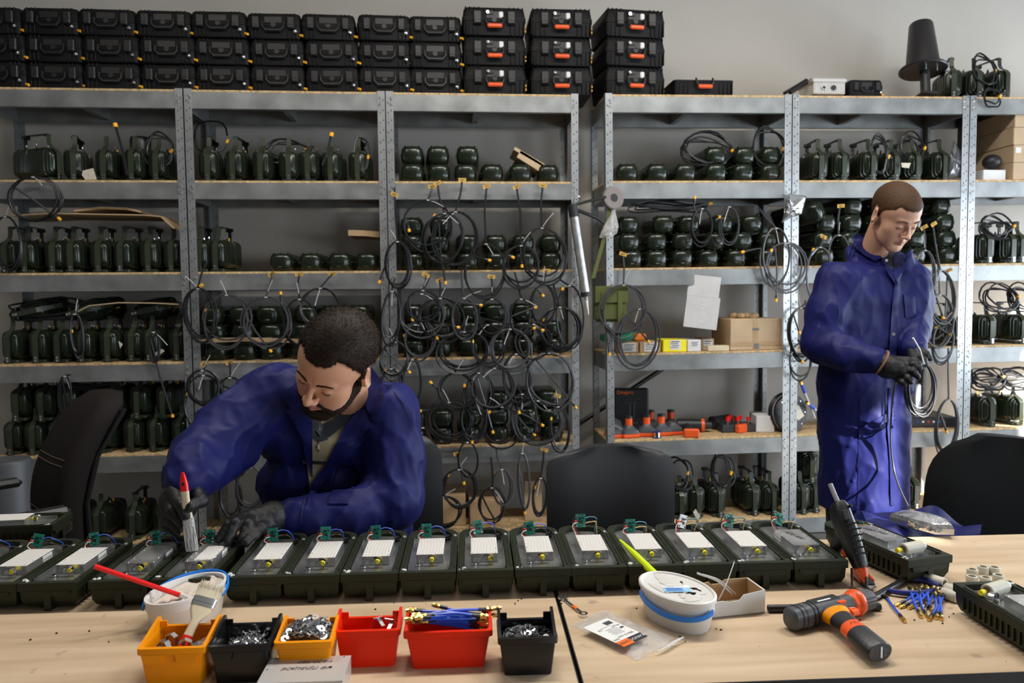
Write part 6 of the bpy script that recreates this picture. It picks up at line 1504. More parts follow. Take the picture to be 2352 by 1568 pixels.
for xy, tx in (((590, 1178), 'THUNDER'), ((586, 1184), 'SAFE 2132X')):
    o_ = on_surface(BVHTree.FromObject(pa.children[-2], bpy.context.evaluated_depsgraph_get()), *xy, .001); mb = MB(); put(mb, text_mb(tx, .0075, 'ink_grey'), T(o_) @ Rz(.1) @ Rx(1.0)); obj('glove_print', mb, None, pa, smooth=0)
# legs under the table and shoes
cloth_mesh('trousers', pa, [(Vector((-.36, 2.22, .52)), Vector((-.40, 1.90, .52)), .085, .072), (Vector((-.16, 2.22, .52)), Vector((-.12, 1.90, .52)), .085, .072), (Vector((-.40, 1.90, .52)), Vector((-.40, 1.98, .12)), .07, .048), (Vector((-.12, 1.90, .52)), Vector((-.12, 1.98, .12)), .07, .048)], [(.004, (20, 20, 12), 4.0)], 'shirt_dark', h=.012)
for x in (-.40, -.12): obj('shoe', MB().loft([[Vector((x+a, y, zz)) for a, zz in rect_round(w, hh, .02, 3, 0, .002+hh/2)] for y, w, hh in ((2.03, .07, .07), (1.99, .08, .09), (1.92, .085, .07), (1.84, .09, .05), (1.80, .06, .035))]), 'gun_black', pa)
# the brush in his hand
B0, B1 = P(419.5, 1087, 1.690), Vector(PZ(441, 1266, .8045)); zax = (B1-B0).normalized(); xax = Vector((1, 0, 0)); xax = (xax-zax*xax.dot(zax)).normalized(); yax = zax.cross(xax); s = (B1-B0).length/.151
paint_brush('white-pasted paint brush with red handle end held in the gloved hand', Matrix(((xax.x*s, yax.x*s, zax.x*s, B0.x), (xax.y*s, yax.y*s, zax.y*s, B0.y), (xax.z*s, yax.z*s, zax.z*s, B0.z), (0, 0, 0, 1))), True)

# --- the standing man
pb = thing('person', 'standing young man in long blue work coat coiling a black cable', 'person')
HB = T(1.7437, 2.8485, 1.6401) @ Rm(.1644, .6253, -.0126) @ Matrix.Scale(1.02, 4)
neckB = P(2004, 584, 2.985)
build_head(pb, HB, neckB, ([0, .35, .55, .75, .95, 1.15, 1.30, 1.42, 1.55, 1.72, 1.95, 2.2, 2.6, 3.2], [.058, .060, .066, .050, .040, .030, .008, -.014, .004, .030, .004, -.035, -.060, -.062]), .0040, 'hair_brown', 'skin_b', None, cran=1.0, jaw=.97, hl_len=.0050, seed=8, nose=.88)
sR, sL = P(1925, 648, 2.90), P(2090, 645, 2.93)
eR, wR = P(1886, 792, 2.84), P(2012, 828, 2.69); eL, wL = P(2104, 745, 2.90), P(2100, 800, 2.79)
capsB = [(sR, sL, .074, .068), (P(1950, 690, 2.92), P(2068, 690, 2.94), .105, .100), (P(1945, 740, 2.92), P(2064, 740, 2.935), .102, .098), (P(1945, 790, 2.92), P(2060, 790, 2.93), .099, .096), (P(1942, 840, 2.925), P(2046, 840, 2.93), .096, .092), (P(1938, 880, 2.93), P(2034, 880, 2.93), .092, .088), (P(1938, 880, 2.93), P(1942, 1152, 2.93), .092, .098), (P(2030, 880, 2.93), P(2026, 1152, 2.93), .092, .098), (P(1985, 900, 2.91), P(1985, 1152, 2.90), .10, .105),
         (sR, P(1900, 720, 2.87), .074, .072), (P(1900, 720, 2.87), eR, .072, .066), (eR, P(1945, 815, 2.76), .066, .056), (P(1945, 815, 2.76), wR, .056, .043), (sL, P(2104, 700, 2.92), .068, .060), (P(2104, 700, 2.92), eL, .060, .054), (eL, wL, .052, .042), (P(1990, 585, 2.95), P(2055, 600, 2.94), .075, .07)]
def cutB(p, d):
    nk = A3(neckB); axis = A3(HB.translation)-nk; axis /= np.linalg.norm(axis); t = (p-nk) @ axis; rr = np.linalg.norm(p-nk, axis=-1)
    d = smax(d, -np.maximum(.02-t, rr-.13), .01); hem = P(1985, 1168, 2.9).z; return smax(d, hem-p[..., 2], .008)
coatB, bvB = cloth_mesh('work_coat', pb, capsB, [(.0095, (15, 16, 7), 2.0), (.0085, (29, 26, 13), 7.0), (.0040, (60, 48, 28), 3.2)], 'coverall', h=.0076, k=.028, cut=cutB)
drape('shirt_collar', pb, [(2008, 572), (2030, 592), (2054, 570), (2062, 600), (2056, 630), (2040, 618), (2020, 594)], bvB, 'shirt_dark', .004, .003, 6, stiff=2)
drape('coat_collar', pb, [(1957, 545), (1968, 536), (1986, 545), (2016, 578), (2026, 592), (2008, 598), (1986, 586), (1962, 566)], bvB, 'coverall', .016, .005, 6, stiff=3)
drape('coat_lapel', pb, [(2022, 588), (2030, 594), (2056, 632), (2058, 655), (2040, 628)], bvB, 'coverall', .012, .004, 6, stiff=2)
drape('coat_collar', pb, [(2052, 588), (2066, 570), (2081, 596), (2088, 612), (2076, 621), (2062, 650), (2052, 632)], bvB, 'coverall', .014, .005, 6, stiff=3)
drape('front_placket', pb, [(2056, 640), (2066, 640), (2062, 720), (2060, 800), (2056, 862), (2040, 862), (2044, 780), (2050, 700)], bvB, 'coverall', .006, .003, 9, stiff=2)
drape('front_placket', pb, [(2042, 890), (2052, 890), (2056, 1000), (2058, 1080), (2056, 1160), (2046, 1160), (2044, 1060), (2038, 980)], bvB, 'coverall', .006, .003, 10, stiff=2)
drape('chest_pocket', pb, [(2076, 676), (2102, 670), (2104, 724), (2080, 730)], bvB, 'coverall', .004, .002, 7)
drape('coat_pocket', pb, [(1972, 985), (2036, 950), (2038, 968), (1974, 1004)], bvB, 'coverall', .006, .003, 8)
seam(pb, [(1905, 612), (1925, 680), (1928, 730)], bvB, off=.002); seam(pb, [(1975, 900), (1974, 1000), (1972, 1160)], bvB, off=.002)
z_ = MB(); b_ = on_surface(bvB, 2035.5, 598, .012); z_.cyl(b_, b_+Vector((0, -.004, 0)), .006, 10); obj('button', z_, 'label_white', pb)
for by in (767, 980): b_ = on_surface(bvB, 2052 if by < 900 else 2047, by, .010); obj('snap_button', MB().cyl(b_, b_+Vector((-.001, -.004, 0)), .0065, 10), 'chrome', pb)
glove(pb, [[(G(2078, 836, 2.645), .0140), (G(2096, 836, 2.62), .0125), (G(2112, 846, 2.605), .0108)], [(G(2078, 848, 2.64), .0140), (G(2096, 852, 2.61), .0125), (G(2108, 865, 2.60), .0105)], [(G(2070, 860, 2.645), .0135), (G(2086, 868, 2.615), .0120), (G(2092, 877, 2.605), .0100)], [(G(2060, 868, 2.65), .0125), (G(2073, 878, 2.625), .0110), (G(2077, 882, 2.62), .0095)], [(G(2060, 826, 2.66), .0150), (G(2086, 826, 2.65), .0125), (G(2110, 838, 2.635), .0110)]],
      [(G(2016, 829, 2.685), G(2040, 842, 2.67), .038, .040), (G(2040, 842, 2.67), G(2066, 848, 2.65), .042, .036)], h=.0032)
cuff(pb, P(2022, 831, 2.683), P(2026, 833, 2.681), .0475, 'cuff_brown')
glove(pb, [[(G(2112, 806, 2.76), .0140), (G(2128, 812, 2.735), .0120), (G(2136, 824, 2.72), .0100)], [(G(2105, 815, 2.75), .0140), (G(2122, 825, 2.715), .0120), (G(2126, 838, 2.70), .0100)], [(G(2100, 826, 2.745), .0135), (G(2116, 838, 2.71), .0115), (G(2118, 848, 2.695), .0098)], [(G(2094, 834, 2.745), .0120), (G(2108, 848, 2.72), .0105), (G(2110, 856, 2.705), .0092)], [(G(2092, 808, 2.75), .0150), (G(2098, 826, 2.71), .0130), (G(2114, 836, 2.68), .0110)]],
      [(G(2100, 795, 2.80), G(2104, 812, 2.775), .034, .036), (G(2104, 812, 2.775), G(2104, 828, 2.755), .034, .026)], h=.0032)
cuff(pb, P(2100, 800, 2.795), P(2101, 804, 2.79), .043, 'cuff_brown')
hem = P(1985, 1168, 2.9).z
cloth_mesh('trousers', pb, [(Vector((P(1945, 1100, 2.93).x, 2.94, hem+.15)), Vector((P(1945, 1100, 2.93).x, 2.94, .10)), .078, .06), (Vector((P(2025, 1100, 2.93).x, 2.94, hem+.15)), Vector((P(2025, 1100, 2.93).x, 2.94, .10)), .078, .06)], [(.004, (20, 20, 12), 4.0)], 'shirt_dark', h=.013)
for px in (1945, 2025):
    x = P(px, 1100, 2.93).x; obj('shoe', MB().loft([[Vector((x+a, y, zz)) for a, zz in rect_round(w, hh, .02, 3, 0, .002+hh/2)] for y, w, hh in ((3.02, .07, .07), (2.98, .08, .09), (2.90, .085, .075), (2.82, .09, .055), (2.77, .06, .035))]), 'gun_black', pb)
# what he holds
o = coil('black cable coil with white tie held in the standing man\'s gloves', 2113, 893, 34, 58, 5, None, None, Y=2.70, mat_='cable_grey', tie=False, seed=77, th=.0038, group=None)
A, B_ = P(2122, 836, 2.69), P(2097, 776, 2.66); obj('cable_tie', MB().tube([A, A.lerp(B_, .5)+Vector((.006, 0, .004)), B_], [.003, .003, .0036], 6), 'white_plastic', o)
c = curve_pts([P(2058, 872, 2.69), P(2049, 930, 2.72), P(2046, 1000, 2.76), P(2052, 1070, 2.76), P(2066, 1120, 2.70), P(2086, 1162, 2.62)], 8)
tag(obj('hanging_cable', MB().tube(c, .0040, 6), 'cable_grey'), 'grey cable hanging down the front of the standing man\'s coat', 'cable')
# ------------------------------------------------------------------ goods on the tool rack
def carton(label, px0, px1, k, h, d, m_, Y=4.05, rz=0.0, nm='cardboard_box', dz=0.0, cat='box', group=None, stick=None, flaps=False):
    x0, x1 = at_shelf(px0, k, Y), at_shelf(px1, k, Y); w = x1-x0
    t = thing(nm, label, cat, ((x0+x1)/2, Y, sz(k, (x0+x1)/2)+.001+dz), rz, group)
    mb = MB(); mb.cbox((0, d/2, h/2), (w, d, h), .003); obj('box_body', mb, m_, t, smooth=0)
    if flaps:
        mb = MB(); mb.box((0, d*.25, h+.001), (w*.98, d*.48, .003)); mb.box((0, d*.75, h+.001), (w*.98, d*.48, .003)); obj('top_flap', mb, m_, t, smooth=0)
    if stick:
        mb = MB(); sx, sz_, sw, sh = stick; mb.box((sx*w, -.0008, sz_*h), (sw*w, .0012, sh*h), 'paper_white')
        for j in range(4): mb.box((sx*w-sw*w*.1*(j % 2), -.0016, sz_*h+sh*h*(.34-.2*j)), (sw*w*(.7 if j else .8), .0008, sh*h*.09), 'ink_grey' if j else 'ink')
        obj('paper_sticker', mb, None, t, smooth=0)
    return t, w
carton('small orange-brown carton with white sticker by the rack post', 1424, 1466, 3, .058, .16, 'card', stick=(0, .5, .72, .8), cat='carton')
carton('small orange-brown carton with white sticker, next to the yellow box', 1469, 1517, 3, .058, .16, 'card', stick=(.05, .5, .66, .8), cat='carton')
carton('bright yellow carton with white label among small cartons', 1523, 1577, 3, .066, .15, 'yellow_box', stick=(.02, .58, .46, .8))
carton('small white carton beside the yellow one', 1579, 1610, 3, .064, .15, 'card_white', stick=(.05, .62, .6, .5))
carton('small tan carton with sticker at the row end', 1612, 1640, 3, .066, .14, 'card_tan', stick=(.0, .5, .7, .8), Y=4.09)
carton('pale wooden block lying before the tan carton', 1626, 1675, 3, .030, .06, 'wood_pale', nm='wooden_block', cat='wood', Y=4.04)
t, w = carton('large taped tan carton with crumpled brown paper on it', 1676, 1797, 3, .172, .26, 'card_tan', Y=4.06, rz=.06)
mb = MB(); mb.box((-.005, -.001, .086), (.028, .0015, .17), 'card'); mb.box((0, -.0015, .035), (w*.98, .0015, .022), 'card'); mb.cbox((-.004, -.0025, .115), (.036, .002, .012), .001, 'ink_grey'); mb.cbox((0, -.0025, .022), (.03, .002, .03), .001, 'ink_grey'); obj('packing_tape', mb, None, t, smooth=0)
mb = MB(); rd = random.Random(2)
for q in range(9): mb.ball((-.09+.018*q+rd.uniform(-.01, .01), .10+rd.uniform(-.03, .03), .178+rd.uniform(0, .012)), (.022, .03, .018), 7, 5)
o = obj('crumpled_paper', mb, 'card', t)
# white box with its flap up, tilted on the cartons
c = P(1612, 716, 4.02); t = thing('flap_box', 'white cardboard box tilted on the small cartons, its flap standing up', 'box', c); t.rotation_euler = (.0, .12, -.30)
mb = MB(); w, h, d = .172, .172, .20
mb.cbox((0, d/2, 0), (w, d, h), .002, 'card_tan'); mb.box((0, -.0015, -.004), (w*1.02, .003, h*.99), 'card_white'); obj('box_body', mb, None, t, smooth=0)
mb = MB(); mb.box((-.006, -.002, h/2+.052), (w*.97, .003, .112), None, None); obj('top_flap', mb, 'card_white', t, smooth=0)
mb = MB()
for j in range(6): mb.box((rnd.uniform(-.004, .012), -.0035, .06-.022*j), (.012+.01*(j % 2), .0006, .008), 'label_white')
obj('glue_mark', mb, None, t, smooth=0)
mb = MB()
for j in range(5): mb.box((-w/2-.0008, .06+.008*j, .035-.022*j), (.0012, .05, .009), 'ink_grey')
obj('box_print', mb, None, t, smooth=0)
for lab, a, b, z0, z1, m_ in (('green plastic tool box behind the hanging cable coil', 1424, 1456, .06, .115, 'green_box'), ('orange plastic box beside the green one', 1458, 1486, .06, .10, 'orange_box'), ('green box corner past the rack post', 1386, 1400, .06, .10, 'green_box')):
    x0, x1 = at_shelf(a, 3, 4.1), at_shelf(b, 3, 4.1); o = obj('plastic_box', MB().cbox(((x0+x1)/2, 4.16, sz(3, x0)+(z0+z1)/2), (x1-x0, .10, z1-z0), .008), m_); tag(o, lab, 'box')
# hanging olive pouch, strap, disc, bags and the caulking gun
strp = curve_pts([P(1404, 440, 3.99), P(1398, 500, 3.985), P(1384, 560, 3.98), P(1362, 640, 3.98)], 6); mb = MB()
mb.loft([[p+Vector((-.011, 0, 0)), p+Vector((-.011, -.003, 0)), p+Vector((.011, -.003, .004)), p+Vector((.011, 0, .004))] for p in strp]); tag(obj('webbing_strap', mb, 'olive'), 'olive webbing strap hanging down in the gap between the racks', 'strap')
c = P(1404, 698, 4.00); t = thing('field_pouch', 'olive canvas pouch hanging behind a cable coil at the rack post', 'bag', c)
obj('pouch_body', MB().cbox((0, .03, 0), (.175, .06, .19), .016), 'olive', t); mb = MB(); mb.cbox((0, -.004, .05), (.178, .012, .09), .004); obj('pouch_flap', mb, 'olive', t)
mb = MB()
for sx in (-.045, .045): mb.cbox((sx, -.012, -.02), (.026, .008, .17), .002)
obj('pouch_strap', mb, 'olive', t)
c = P(1408, 455, 3.985); o = obj('tape_roll', MB().lathe([(.020, -.012), (.055, -.012), (.060, -.008), (.060, .008), (.055, .012), (.020, .012), (.020, -.012)], 24), 'felt_grey'); o.matrix_world = T(c) @ Rz(.3) @ Rx(pi/2-.1); tag(o, 'grey felt disc hanging on the post of the tool rack', 'disc'); obj('hub', MB().lathe([(.0, -.013), (.022, -.013), (.022, .013), (.0, .013)], 16), 'tool_black', o)
def crumple(nm, label, outline, Y, m_, cat='bag', depth=.02, seed=1):
    """a crumpled film pouch, outline in photo pixels"""
    mb = MB(); n = len(outline); cx = sum(p[0] for p in outline)/n; cy = sum(p[1] for p in outline)/n; rd = random.Random(seed); rings = []
    dense = []
    for i in range(n):
        a, b = outline[i], outline[(i+1) % n]
        for j in range(4): dense.append((a[0]+(b[0]-a[0])*j/4, a[1]+(b[1]-a[1])*j/4))
    for s_, dy in ((1, 0), (.9, -depth*.5), (.68, -depth), (.42, -depth*1.2), (.15, -depth*1.25)):
        rings.append([P(cx+(x-cx)*s_, cy+(y-cy)*s_, Y+dy+rd.uniform(-1, 1)*depth*.38*(s_ < 1)) for x, y in dense])
    mb.loft(rings, None, (False, True)); back = [P(x, y, Y+depth*.4) for x, y in dense]; mb.loft([rings[0], back], None, (False, True)); return tag(obj(nm, mb, m_, smooth=25), label, cat)
crumple('plastic_bag', 'clear crumpled plastic bag hanging from the grey disc', [(1412, 478), (1421, 520), (1417, 536), (1398, 548), (1376, 545), (1386, 520)], 3.97, 'bag_film', seed=4)
crumple('foil_bag', 'silver foil bag hung over the rack post beside the standing man', [(1812, 444), (1853, 450), (1842, 492), (1815, 500), (1795, 512), (1803, 480)], 3.99, 'bag_silver', seed=2)
crumple('foil_bag', 'glossy clear bag standing on the standing man\'s rack, second shelf end', [(2190, 322), (2206, 345), (2216, 372), (2214, 408), (2178, 410), (2181, 360)], 4.06, 'foil_grey', seed=7)
g0, g1 = P(1318, 492, 3.95), P(1345, 676, 3.93); ax = (g1-g0).normalized()
t = thing('caulking_gun', 'caulking gun with long white barrel hanging nozzle down on the rack post', 'caulking gun')
obj('barrel', MB().cyl(g0, g1, .0235, 18), 'aluminium', t, label='white metal barrel'); mb = MB(); mb.cyl(g0-ax*.05, g0+ax*.015, .026, 16); mb.cyl(g1-ax*.012, g1+ax*.012, .026, 16); obj('end_ring', mb, 'tool_black', t)
obj('nozzle', MB().tube([g1+ax*.010, g1+ax*.03, g1+ax*.105], [.010, .0085, .003], 10), 'white_plastic', t)
mb = MB(); mb.tube([P(1316, 486, 3.95), P(1322, 470, 3.95), P(1350, 462, 3.95), P(1392, 452, 3.96)], .007, 6); mb.tube([P(1320, 480, 3.95), P(1345, 490, 3.95), P(1372, 500, 3.95), P(1388, 512, 3.96)], .009, 6); obj('trigger_handle', mb, 'gun_black', t)
mb = MB(); mb.tube([g0-ax*.05, P(1318, 460, 3.95), P(1320, 446, 3.95), P(1331, 452, 3.95), P(1334, 460, 3.95), P(1318, 468, 3.95)], .003, 5); obj('push_rod', mb, 'steel', t)
a, b = P(1325, 976, 4.46), P(1535, 838, 4.50); tag(obj('black_pole', MB().cyl(a, b, .014, 10), 'pipe_black'), 'black pole leaning diagonally against the wall behind the tool rack', 'pole')
# power tools
x0 = at_shelf(1415, 4, 4.2); c = P(1452, 1005, 4.24); t = thing('tool_case', 'black power tool case standing upright behind the orange batteries', 'case', (c.x, 4.25, sz(4, c.x)+.002), -.12); t.rotation_euler = (-.10, 0, -.12)
obj('case_shell', MB().cbox((0, .04, .125), (.20, .08, .25), .010), 'tool_black', t); mb = MB(); put(mb, text_mb('Dnepro', .030, 'label_orange'), T(-.035, -.0015, .225) @ Rx(pi/2)); obj('maker_lettering', mb, None, t, smooth=0)
mb = MB(); mb.tube([(-.045, -.001, .165), (.045, -.001, .165), (.05, -.001, .185), (-.05, -.001, .185), (-.045, -.001, .165)], .003, 4); mb.tube([(-.012, -.001, .165), (-.01, -.001, .075), (-.03, -.001, .07), (-.03, -.001, .05), (.035, -.001, .05), (.035, -.001, .07), (.012, -.001, .075), (.014, -.001, .165)], .003, 4); obj('embossed_outline', mb, 'tool_grey', t)
def battery(label, px, Y, top=True, rz=0.0, k=4):
    x = at_shelf(px, k, Y); t = thing('tool_battery', label, 'battery', (x, Y, sz(k, x)+.002), rz, 'orange and black batteries on the rack'); t.scale = (1.1, 1.1, 1.12)
    obj('base_band', MB().cbox((0, .045, .010), (.088, .09, .020), .005), 'tool_orange', t); obj('shell', MB().loft([[Vector((a, .045+b, z)) for a, b in rect_round(w, d, .012, 3)] for w, d, z in ((.086, .088, .020), (.082, .082, .034), (.05, .05, .046), (.036, .036, .058))]), 'tool_grey', t)
    if top: mb = MB(); mb.cyl((0, .045, .056), (0, .045, .092), .0185, 14, 'tool_orange'); obj('terminal_tower', mb, None, t); obj('tower_cap', MB().cyl((0, .045, .092), (0, .045, .103), .0195, 14), 'tool_black', t)
for a in (('battery with orange tower, front one nearest the rack post', 1452, 4.07), ('battery with orange tower, second along the front', 1487, 4.09), ('battery with orange tower, third along the front', 1525, 4.10), ('battery with orange tower, back row behind the first two', 1497, 4.25), ('battery with orange tower, back row by the cordless drill', 1543, 4.24)): battery(*a, rz=rnd.uniform(-.2, .2))
battery('flat battery without tower beside the cordless drill', 1552, 4.11, False, .1); battery('flat battery without tower under the rack post', 1422, 4.08, False, .2)
x = at_shelf(1412, 4, 4.12); t = thing('tool_battery', 'battery tipped up on edge behind the rack post', 'battery', (x, 4.14, sz(4, x)+.062), .3, 'orange and black batteries on the rack', rot=(.5, .5, .2)); obj('shell', MB().cbox((0, 0, .012), (.085, .09, .03), .008), 'tool_grey', t); obj('base_band', MB().cbox((0, 0, -.010), (.088, .093, .016), .005), 'tool_orange', t)
def hand_drill(label, px, Y, rz, k=4):
    x = at_shelf(px, k, Y); t = thing('cordless_drill', label, 'drill', (x, Y, sz(k, x)+.040), rz); t.scale = (1.2, 1.2, 1.2)
    mb = MB(); mb.cyl((-.075, 0, 0), (.05, 0, 0), .030, 14); mb.cyl((.05, 0, 0), (.085, 0, 0), .022, 14, None, .017); obj('motor_housing', mb, 'tool_black', t)
    obj('torque_ring', MB().cyl((.036, 0, 0), (.05, 0, 0), .031, 14), 'tool_orange', t); obj('grip', MB().tube([(-.03, -.01, -.004), (-.03, -.07, -.012), (-.025, -.12, -.014)], [.021, .019, .022], 10), 'tool_black', t); obj('battery_foot', MB().cbox((-.024, -.135, -.014), (.07, .03, .04), .006), 'tool_orange', t)
hand_drill('cordless drill lying with orange-banded grip toward the shelf edge', 1592, 4.20, -.2); hand_drill('second cordless drill lying behind, chuck raised', 1660, 4.30, .5)
x0, x1 = at_shelf(1662, 4, 4.12), at_shelf(1738, 4, 4.12); t = thing('bit_tray', 'black tray of red-capped bits beside the white carton', 'tray', ((x0+x1)/2, 4.14, sz(4, x0)+.002))
obj('tray_body', MB().cbox((0, .05, .022), (x1-x0, .10, .044), .004), 'tool_black', t)
for q in range(7):
    px_, py_ = -.06+.020*q, .02+.03*(q % 3); o = obj('bit', MB().cyl((px_, py_, .04), (px_, py_, .066), .006, 8), 'chrome', t); obj('red_cap', MB().cyl((px_, py_, .062), (px_, py_, .084), .0095, 8), 'spatula_red', o)
carton('small open white carton beside the bit tray', 1738, 1778, 4, .092, .16, 'card_white', Y=4.12, rz=-.15)
x = at_shelf(1512, 4, 4.04); t = thing('solder_spool', 'small spool of solder at the shelf edge before the batteries', 'spool', (x, 4.045, sz(4, x)+.001)); obj('wire_winding', MB().cyl((0, .02, .004), (0, .02, .032), .019, 16), 'chrome', t); mb = MB(); mb.cyl((0, .02, 0), (0, .02, .004), .025, 16); mb.cyl((0, .02, .032), (0, .02, .035), .023, 16); obj('spool_flange', mb, 'pliers_blue', t)
# reel and blue-ended leads behind the post
c = P(1815, 948, 4.12); t = thing('cable_reel', 'black flat cable reel standing behind the rack post', 'reel', c); t.rotation_euler = (pi/2-.1, 0, .25)
obj('reel_flange', MB().lathe([(0, -.012), (.105, -.012), (.108, -.008), (.108, .008), (.105, .012), (0, .012)], 32), 'tool_black', t); mb = MB(); mb.box((.045, .0, .0128), (.05, .075, .001), None, Matrix.Rotation(.5, 3, 'Z')); obj('paper_label', mb, 'paper_scrap', t, smooth=0)
mb = MB()
for q in range(8): mb.cyl((.09*math.cos(q*pi/4), .09*math.sin(q*pi/4), .012), (.09*math.cos(q*pi/4), .09*math.sin(q*pi/4), .015), .004, 6)
obj('rim_screw', mb, 'steel', t); mb = MB()
for q in range(3): mb.tube([(.112*math.cos(a), .112*math.sin(a), -.02-.01*q) for a in [i*2*pi/26 for i in range(26)]], .006, 5, None, True)
obj('wound_cable', mb, 'cable', t)
for k, (a, b) in enumerate((((1842, 884), (1872, 960)), ((1858, 928), (1885, 950)))):
    A, B_ = P(*a, 4.10), P(*b, 4.14); o = obj('antenna_lead', MB().tube([A, A.lerp(B_, .5), B_], .0048, 7), 'white_plastic'); u = (A-B_).normalized(); obj('sleeve', MB().cyl(A-u*.05, A+u*.005, .0095, 8), 'wire_blue', o); obj('connector', MB().cyl(A+u*.005, A+u*.025, .011, 8), 'brass', o); tag(o, ['white lead with blue sleeve, upper one behind the standing man', 'white lead with blue sleeve, lower one behind the standing man'][k], 'cable')
x0, x1 = at_shelf(2085, 4, 4.1), at_shelf(2195, 4, 4.1); t = thing('control_unit', 'flat black electronic unit on the fifth shelf behind the hanging coil', 'electronics', ((x0+x1)/2, 4.1, sz(4, x0)+.001), -.12)
obj('unit_body', MB().cbox((0, .13, .030), (x1-x0, .26, .06), .008), 'tool_black', t); mb = MB()
for q in range(6): mb.cbox((-.08+.03*q, -.001, .034), (.012, .003, .010), .001, ['wire_blue', 'label_white', 'spatula_red', 'label_white', 'wire_blue', 'tool_grey'][q])
obj('front_socket', mb, None, t, stuff=True)
tag(obj('steel_cylinder', MB().lathe([(0, 0), (.035, 0), (.036, .01), (.036, .20), (.03, .21), (0, .21)], 20, None, P(2098, 962, 4.2)), 'steel'), 'slim steel cylinder behind the standing man\'s held coil', 'cylinder')
# cartons at the far end of the second shelf
for k in range(4):
    h = .095; x0 = at_shelf(2330, 1, 4.04); t = thing('carton', 'long tan carton, %s of the stack of four beside the rack post' % ['lowest', 'second from below', 'third from below', 'topmost'][k], 'box', (x0+.14+.004*(k % 2), 4.04, sz(1, x0)+.001+k*(h+.0015)), rnd.uniform(-.03, .03), 'tan cartons on the carton rack')
    obj('box_body', MB().cbox((0, .18, h/2), (.30, .36, h), .003), 'card_tan', t, smooth=0)
    if k == 1: obj('paper_sticker', MB().box((-.125, -.001, h*.7), (.03, .0012, .03)), 'paper_white', t, smooth=0)
carton('white carton lid at the foot of the tan carton stack', 2258, 2310, 1, .058, .2, 'card_white', Y=4.06)
c = P(2278, 372, 4.12); tag(obj('speaker_mesh', MB().ball(c, (.05, .05, .042), 16, 10), 'tool_black'), 'small black mesh dome behind the white carton lid', 'dome')
tag(obj('black_case', MB().cbox(P(2220, 330, 4.38), (.09, .06, .30), .01), 'tool_black'), 'tall black box behind the clear glossy bag', 'box')
# loose cartons at the foot of the coil rack and beside it
for k, (a, b, h, Y, m_, lab) in enumerate(((1010, 1070, .17, 4.12, 'card', 'brown carton on the bottom shelf behind the lowest coils, first along'), (1080, 1150, .14, 4.10, 'card', 'brown carton on the bottom shelf behind the lowest coils, second along'), (965, 1004, .24, 4.14, 'card_white', 'white printed carton on the bottom shelf next to the seated man'), (1205, 1245, .22, 4.16, 'card_tan', 'tan carton on the bottom shelf behind the middle chair'))):
    carton(lab, a, b, 5, h, .22, m_, Y=Y, rz=rnd.uniform(-.1, .1), flaps=True)
# ------------------------------------------------------------------ chairs
def back_shell(mb, w, h, th, bow, n=10, top=.5, m_=None, wt=1.0):
    """rounded backrest, bottom at z=0, front to -y"""
    rows = []
    for j in range(n+1):
        v = j/n; e = 1.0
        ww = w/2*(wt+(1-wt)*(1-v)); z = h*v
        if v > 1-top*.5: q = (v-(1-top*.5))/(top*.5); ww *= math.sqrt(max(.0, 1-(q*.93)**2.6))
        if v < .12: ww *= .86+.14*math.sqrt(v/.12)
        ring = []
        for i in range(9): u = -1+2*i/8; ring.append(Vector((ww*u, bow*(1-u*u)*1.0-.02*math.sin(pi*v)-(th/2)*math.sqrt(max(0, 1-abs(u)**5)), z)))
        for i in range(9): u = 1-2*i/8; ring.append(Vector((ww*u, bow*(1-u*u)-.02*math.sin(pi*v)+(th/2)*math.sqrt(max(0, 1-abs(u)**5)), z)))
        rows.append(ring)
    mb.loft(rows, m_); return mb
def office_chair(label, x, y, rz, w, h, zb, m_, lean=.12, arms=False, th=.06, wt=1.0, top=.5, roll=0.0):
    t = thing('office_chair', label, 'chair', (x, y, 0), rz)
    b = obj('backrest', back_shell(MB(), w, h, th, .035, 16, top, None, wt), m_, t, smooth=60); b.location = (0, .22, zb); b.rotation_euler = (-lean, roll, 0)
    obj('seat', MB().loft([[Vector((a, b_-.02, z)) for a, b_ in rect_round(.48*s, .46*s, .09*s, 5)] for s, z in ((.86, .42), (1, .435), (1, .475), (.9, .495))]), m_, t)
    obj('back_support', MB().tube([(0, .10, .42), (0, .26, .43), (0, .285, zb+h*.35)], [.022, .022, .018], 8), 'tool_black', t); obj('gas_column', MB().cyl((0, 0, .10), (0, 0, .42), .028, 14), 'tool_black', t)
    for k in range(5):
        a = k*2*pi/5+.3; l = obj('base_leg', MB().tube([(0, 0, .10), (.15*math.cos(a), .15*math.sin(a), .095), (.28*math.cos(a), .28*math.sin(a), .07)], [.026, .022, .016], 8), 'tool_black', t); obj('caster', MB().cyl((.28*math.cos(a)-.02*math.sin(a), .28*math.sin(a)+.02*math.cos(a), .027), (.28*math.cos(a)+.02*math.sin(a), .28*math.sin(a)-.02*math.cos(a), .027), .026, 12), 'tool_black', l)
    if arms:
        for sx in (-1, 1): o = obj('armrest', MB().cbox((sx*.29, .02, .66), (.07, .26, .03), .012), 'tool_black', t); obj('arm_post', MB().tube([(sx*.25, .05, .42), (sx*.30, .05, .45), (sx*.30, .05, .65)], .016, 8), 'tool_black', o)
    return t
c0, c1 = P(1258, 1120, 2.72), P(1549, 1120, 2.72); top = P(1400, 1026, 2.72).z; cx = (c0.x+c1.x)/2
office_chair('empty charcoal office chair with rounded backrest, behind the middle of the row', cx, 2.72-.22, 0.02, (c1-c0).length*1.01, top-.42, .42, 'chair_black', lean=.03, wt=1.0, top=.42)
office_chair('black fabric office chair beside the standing man, cloth over its arm', 1.66, 1.98, -.12, .50, .46, .44, 'chair_fabric', lean=.0, top=.75, roll=.10)
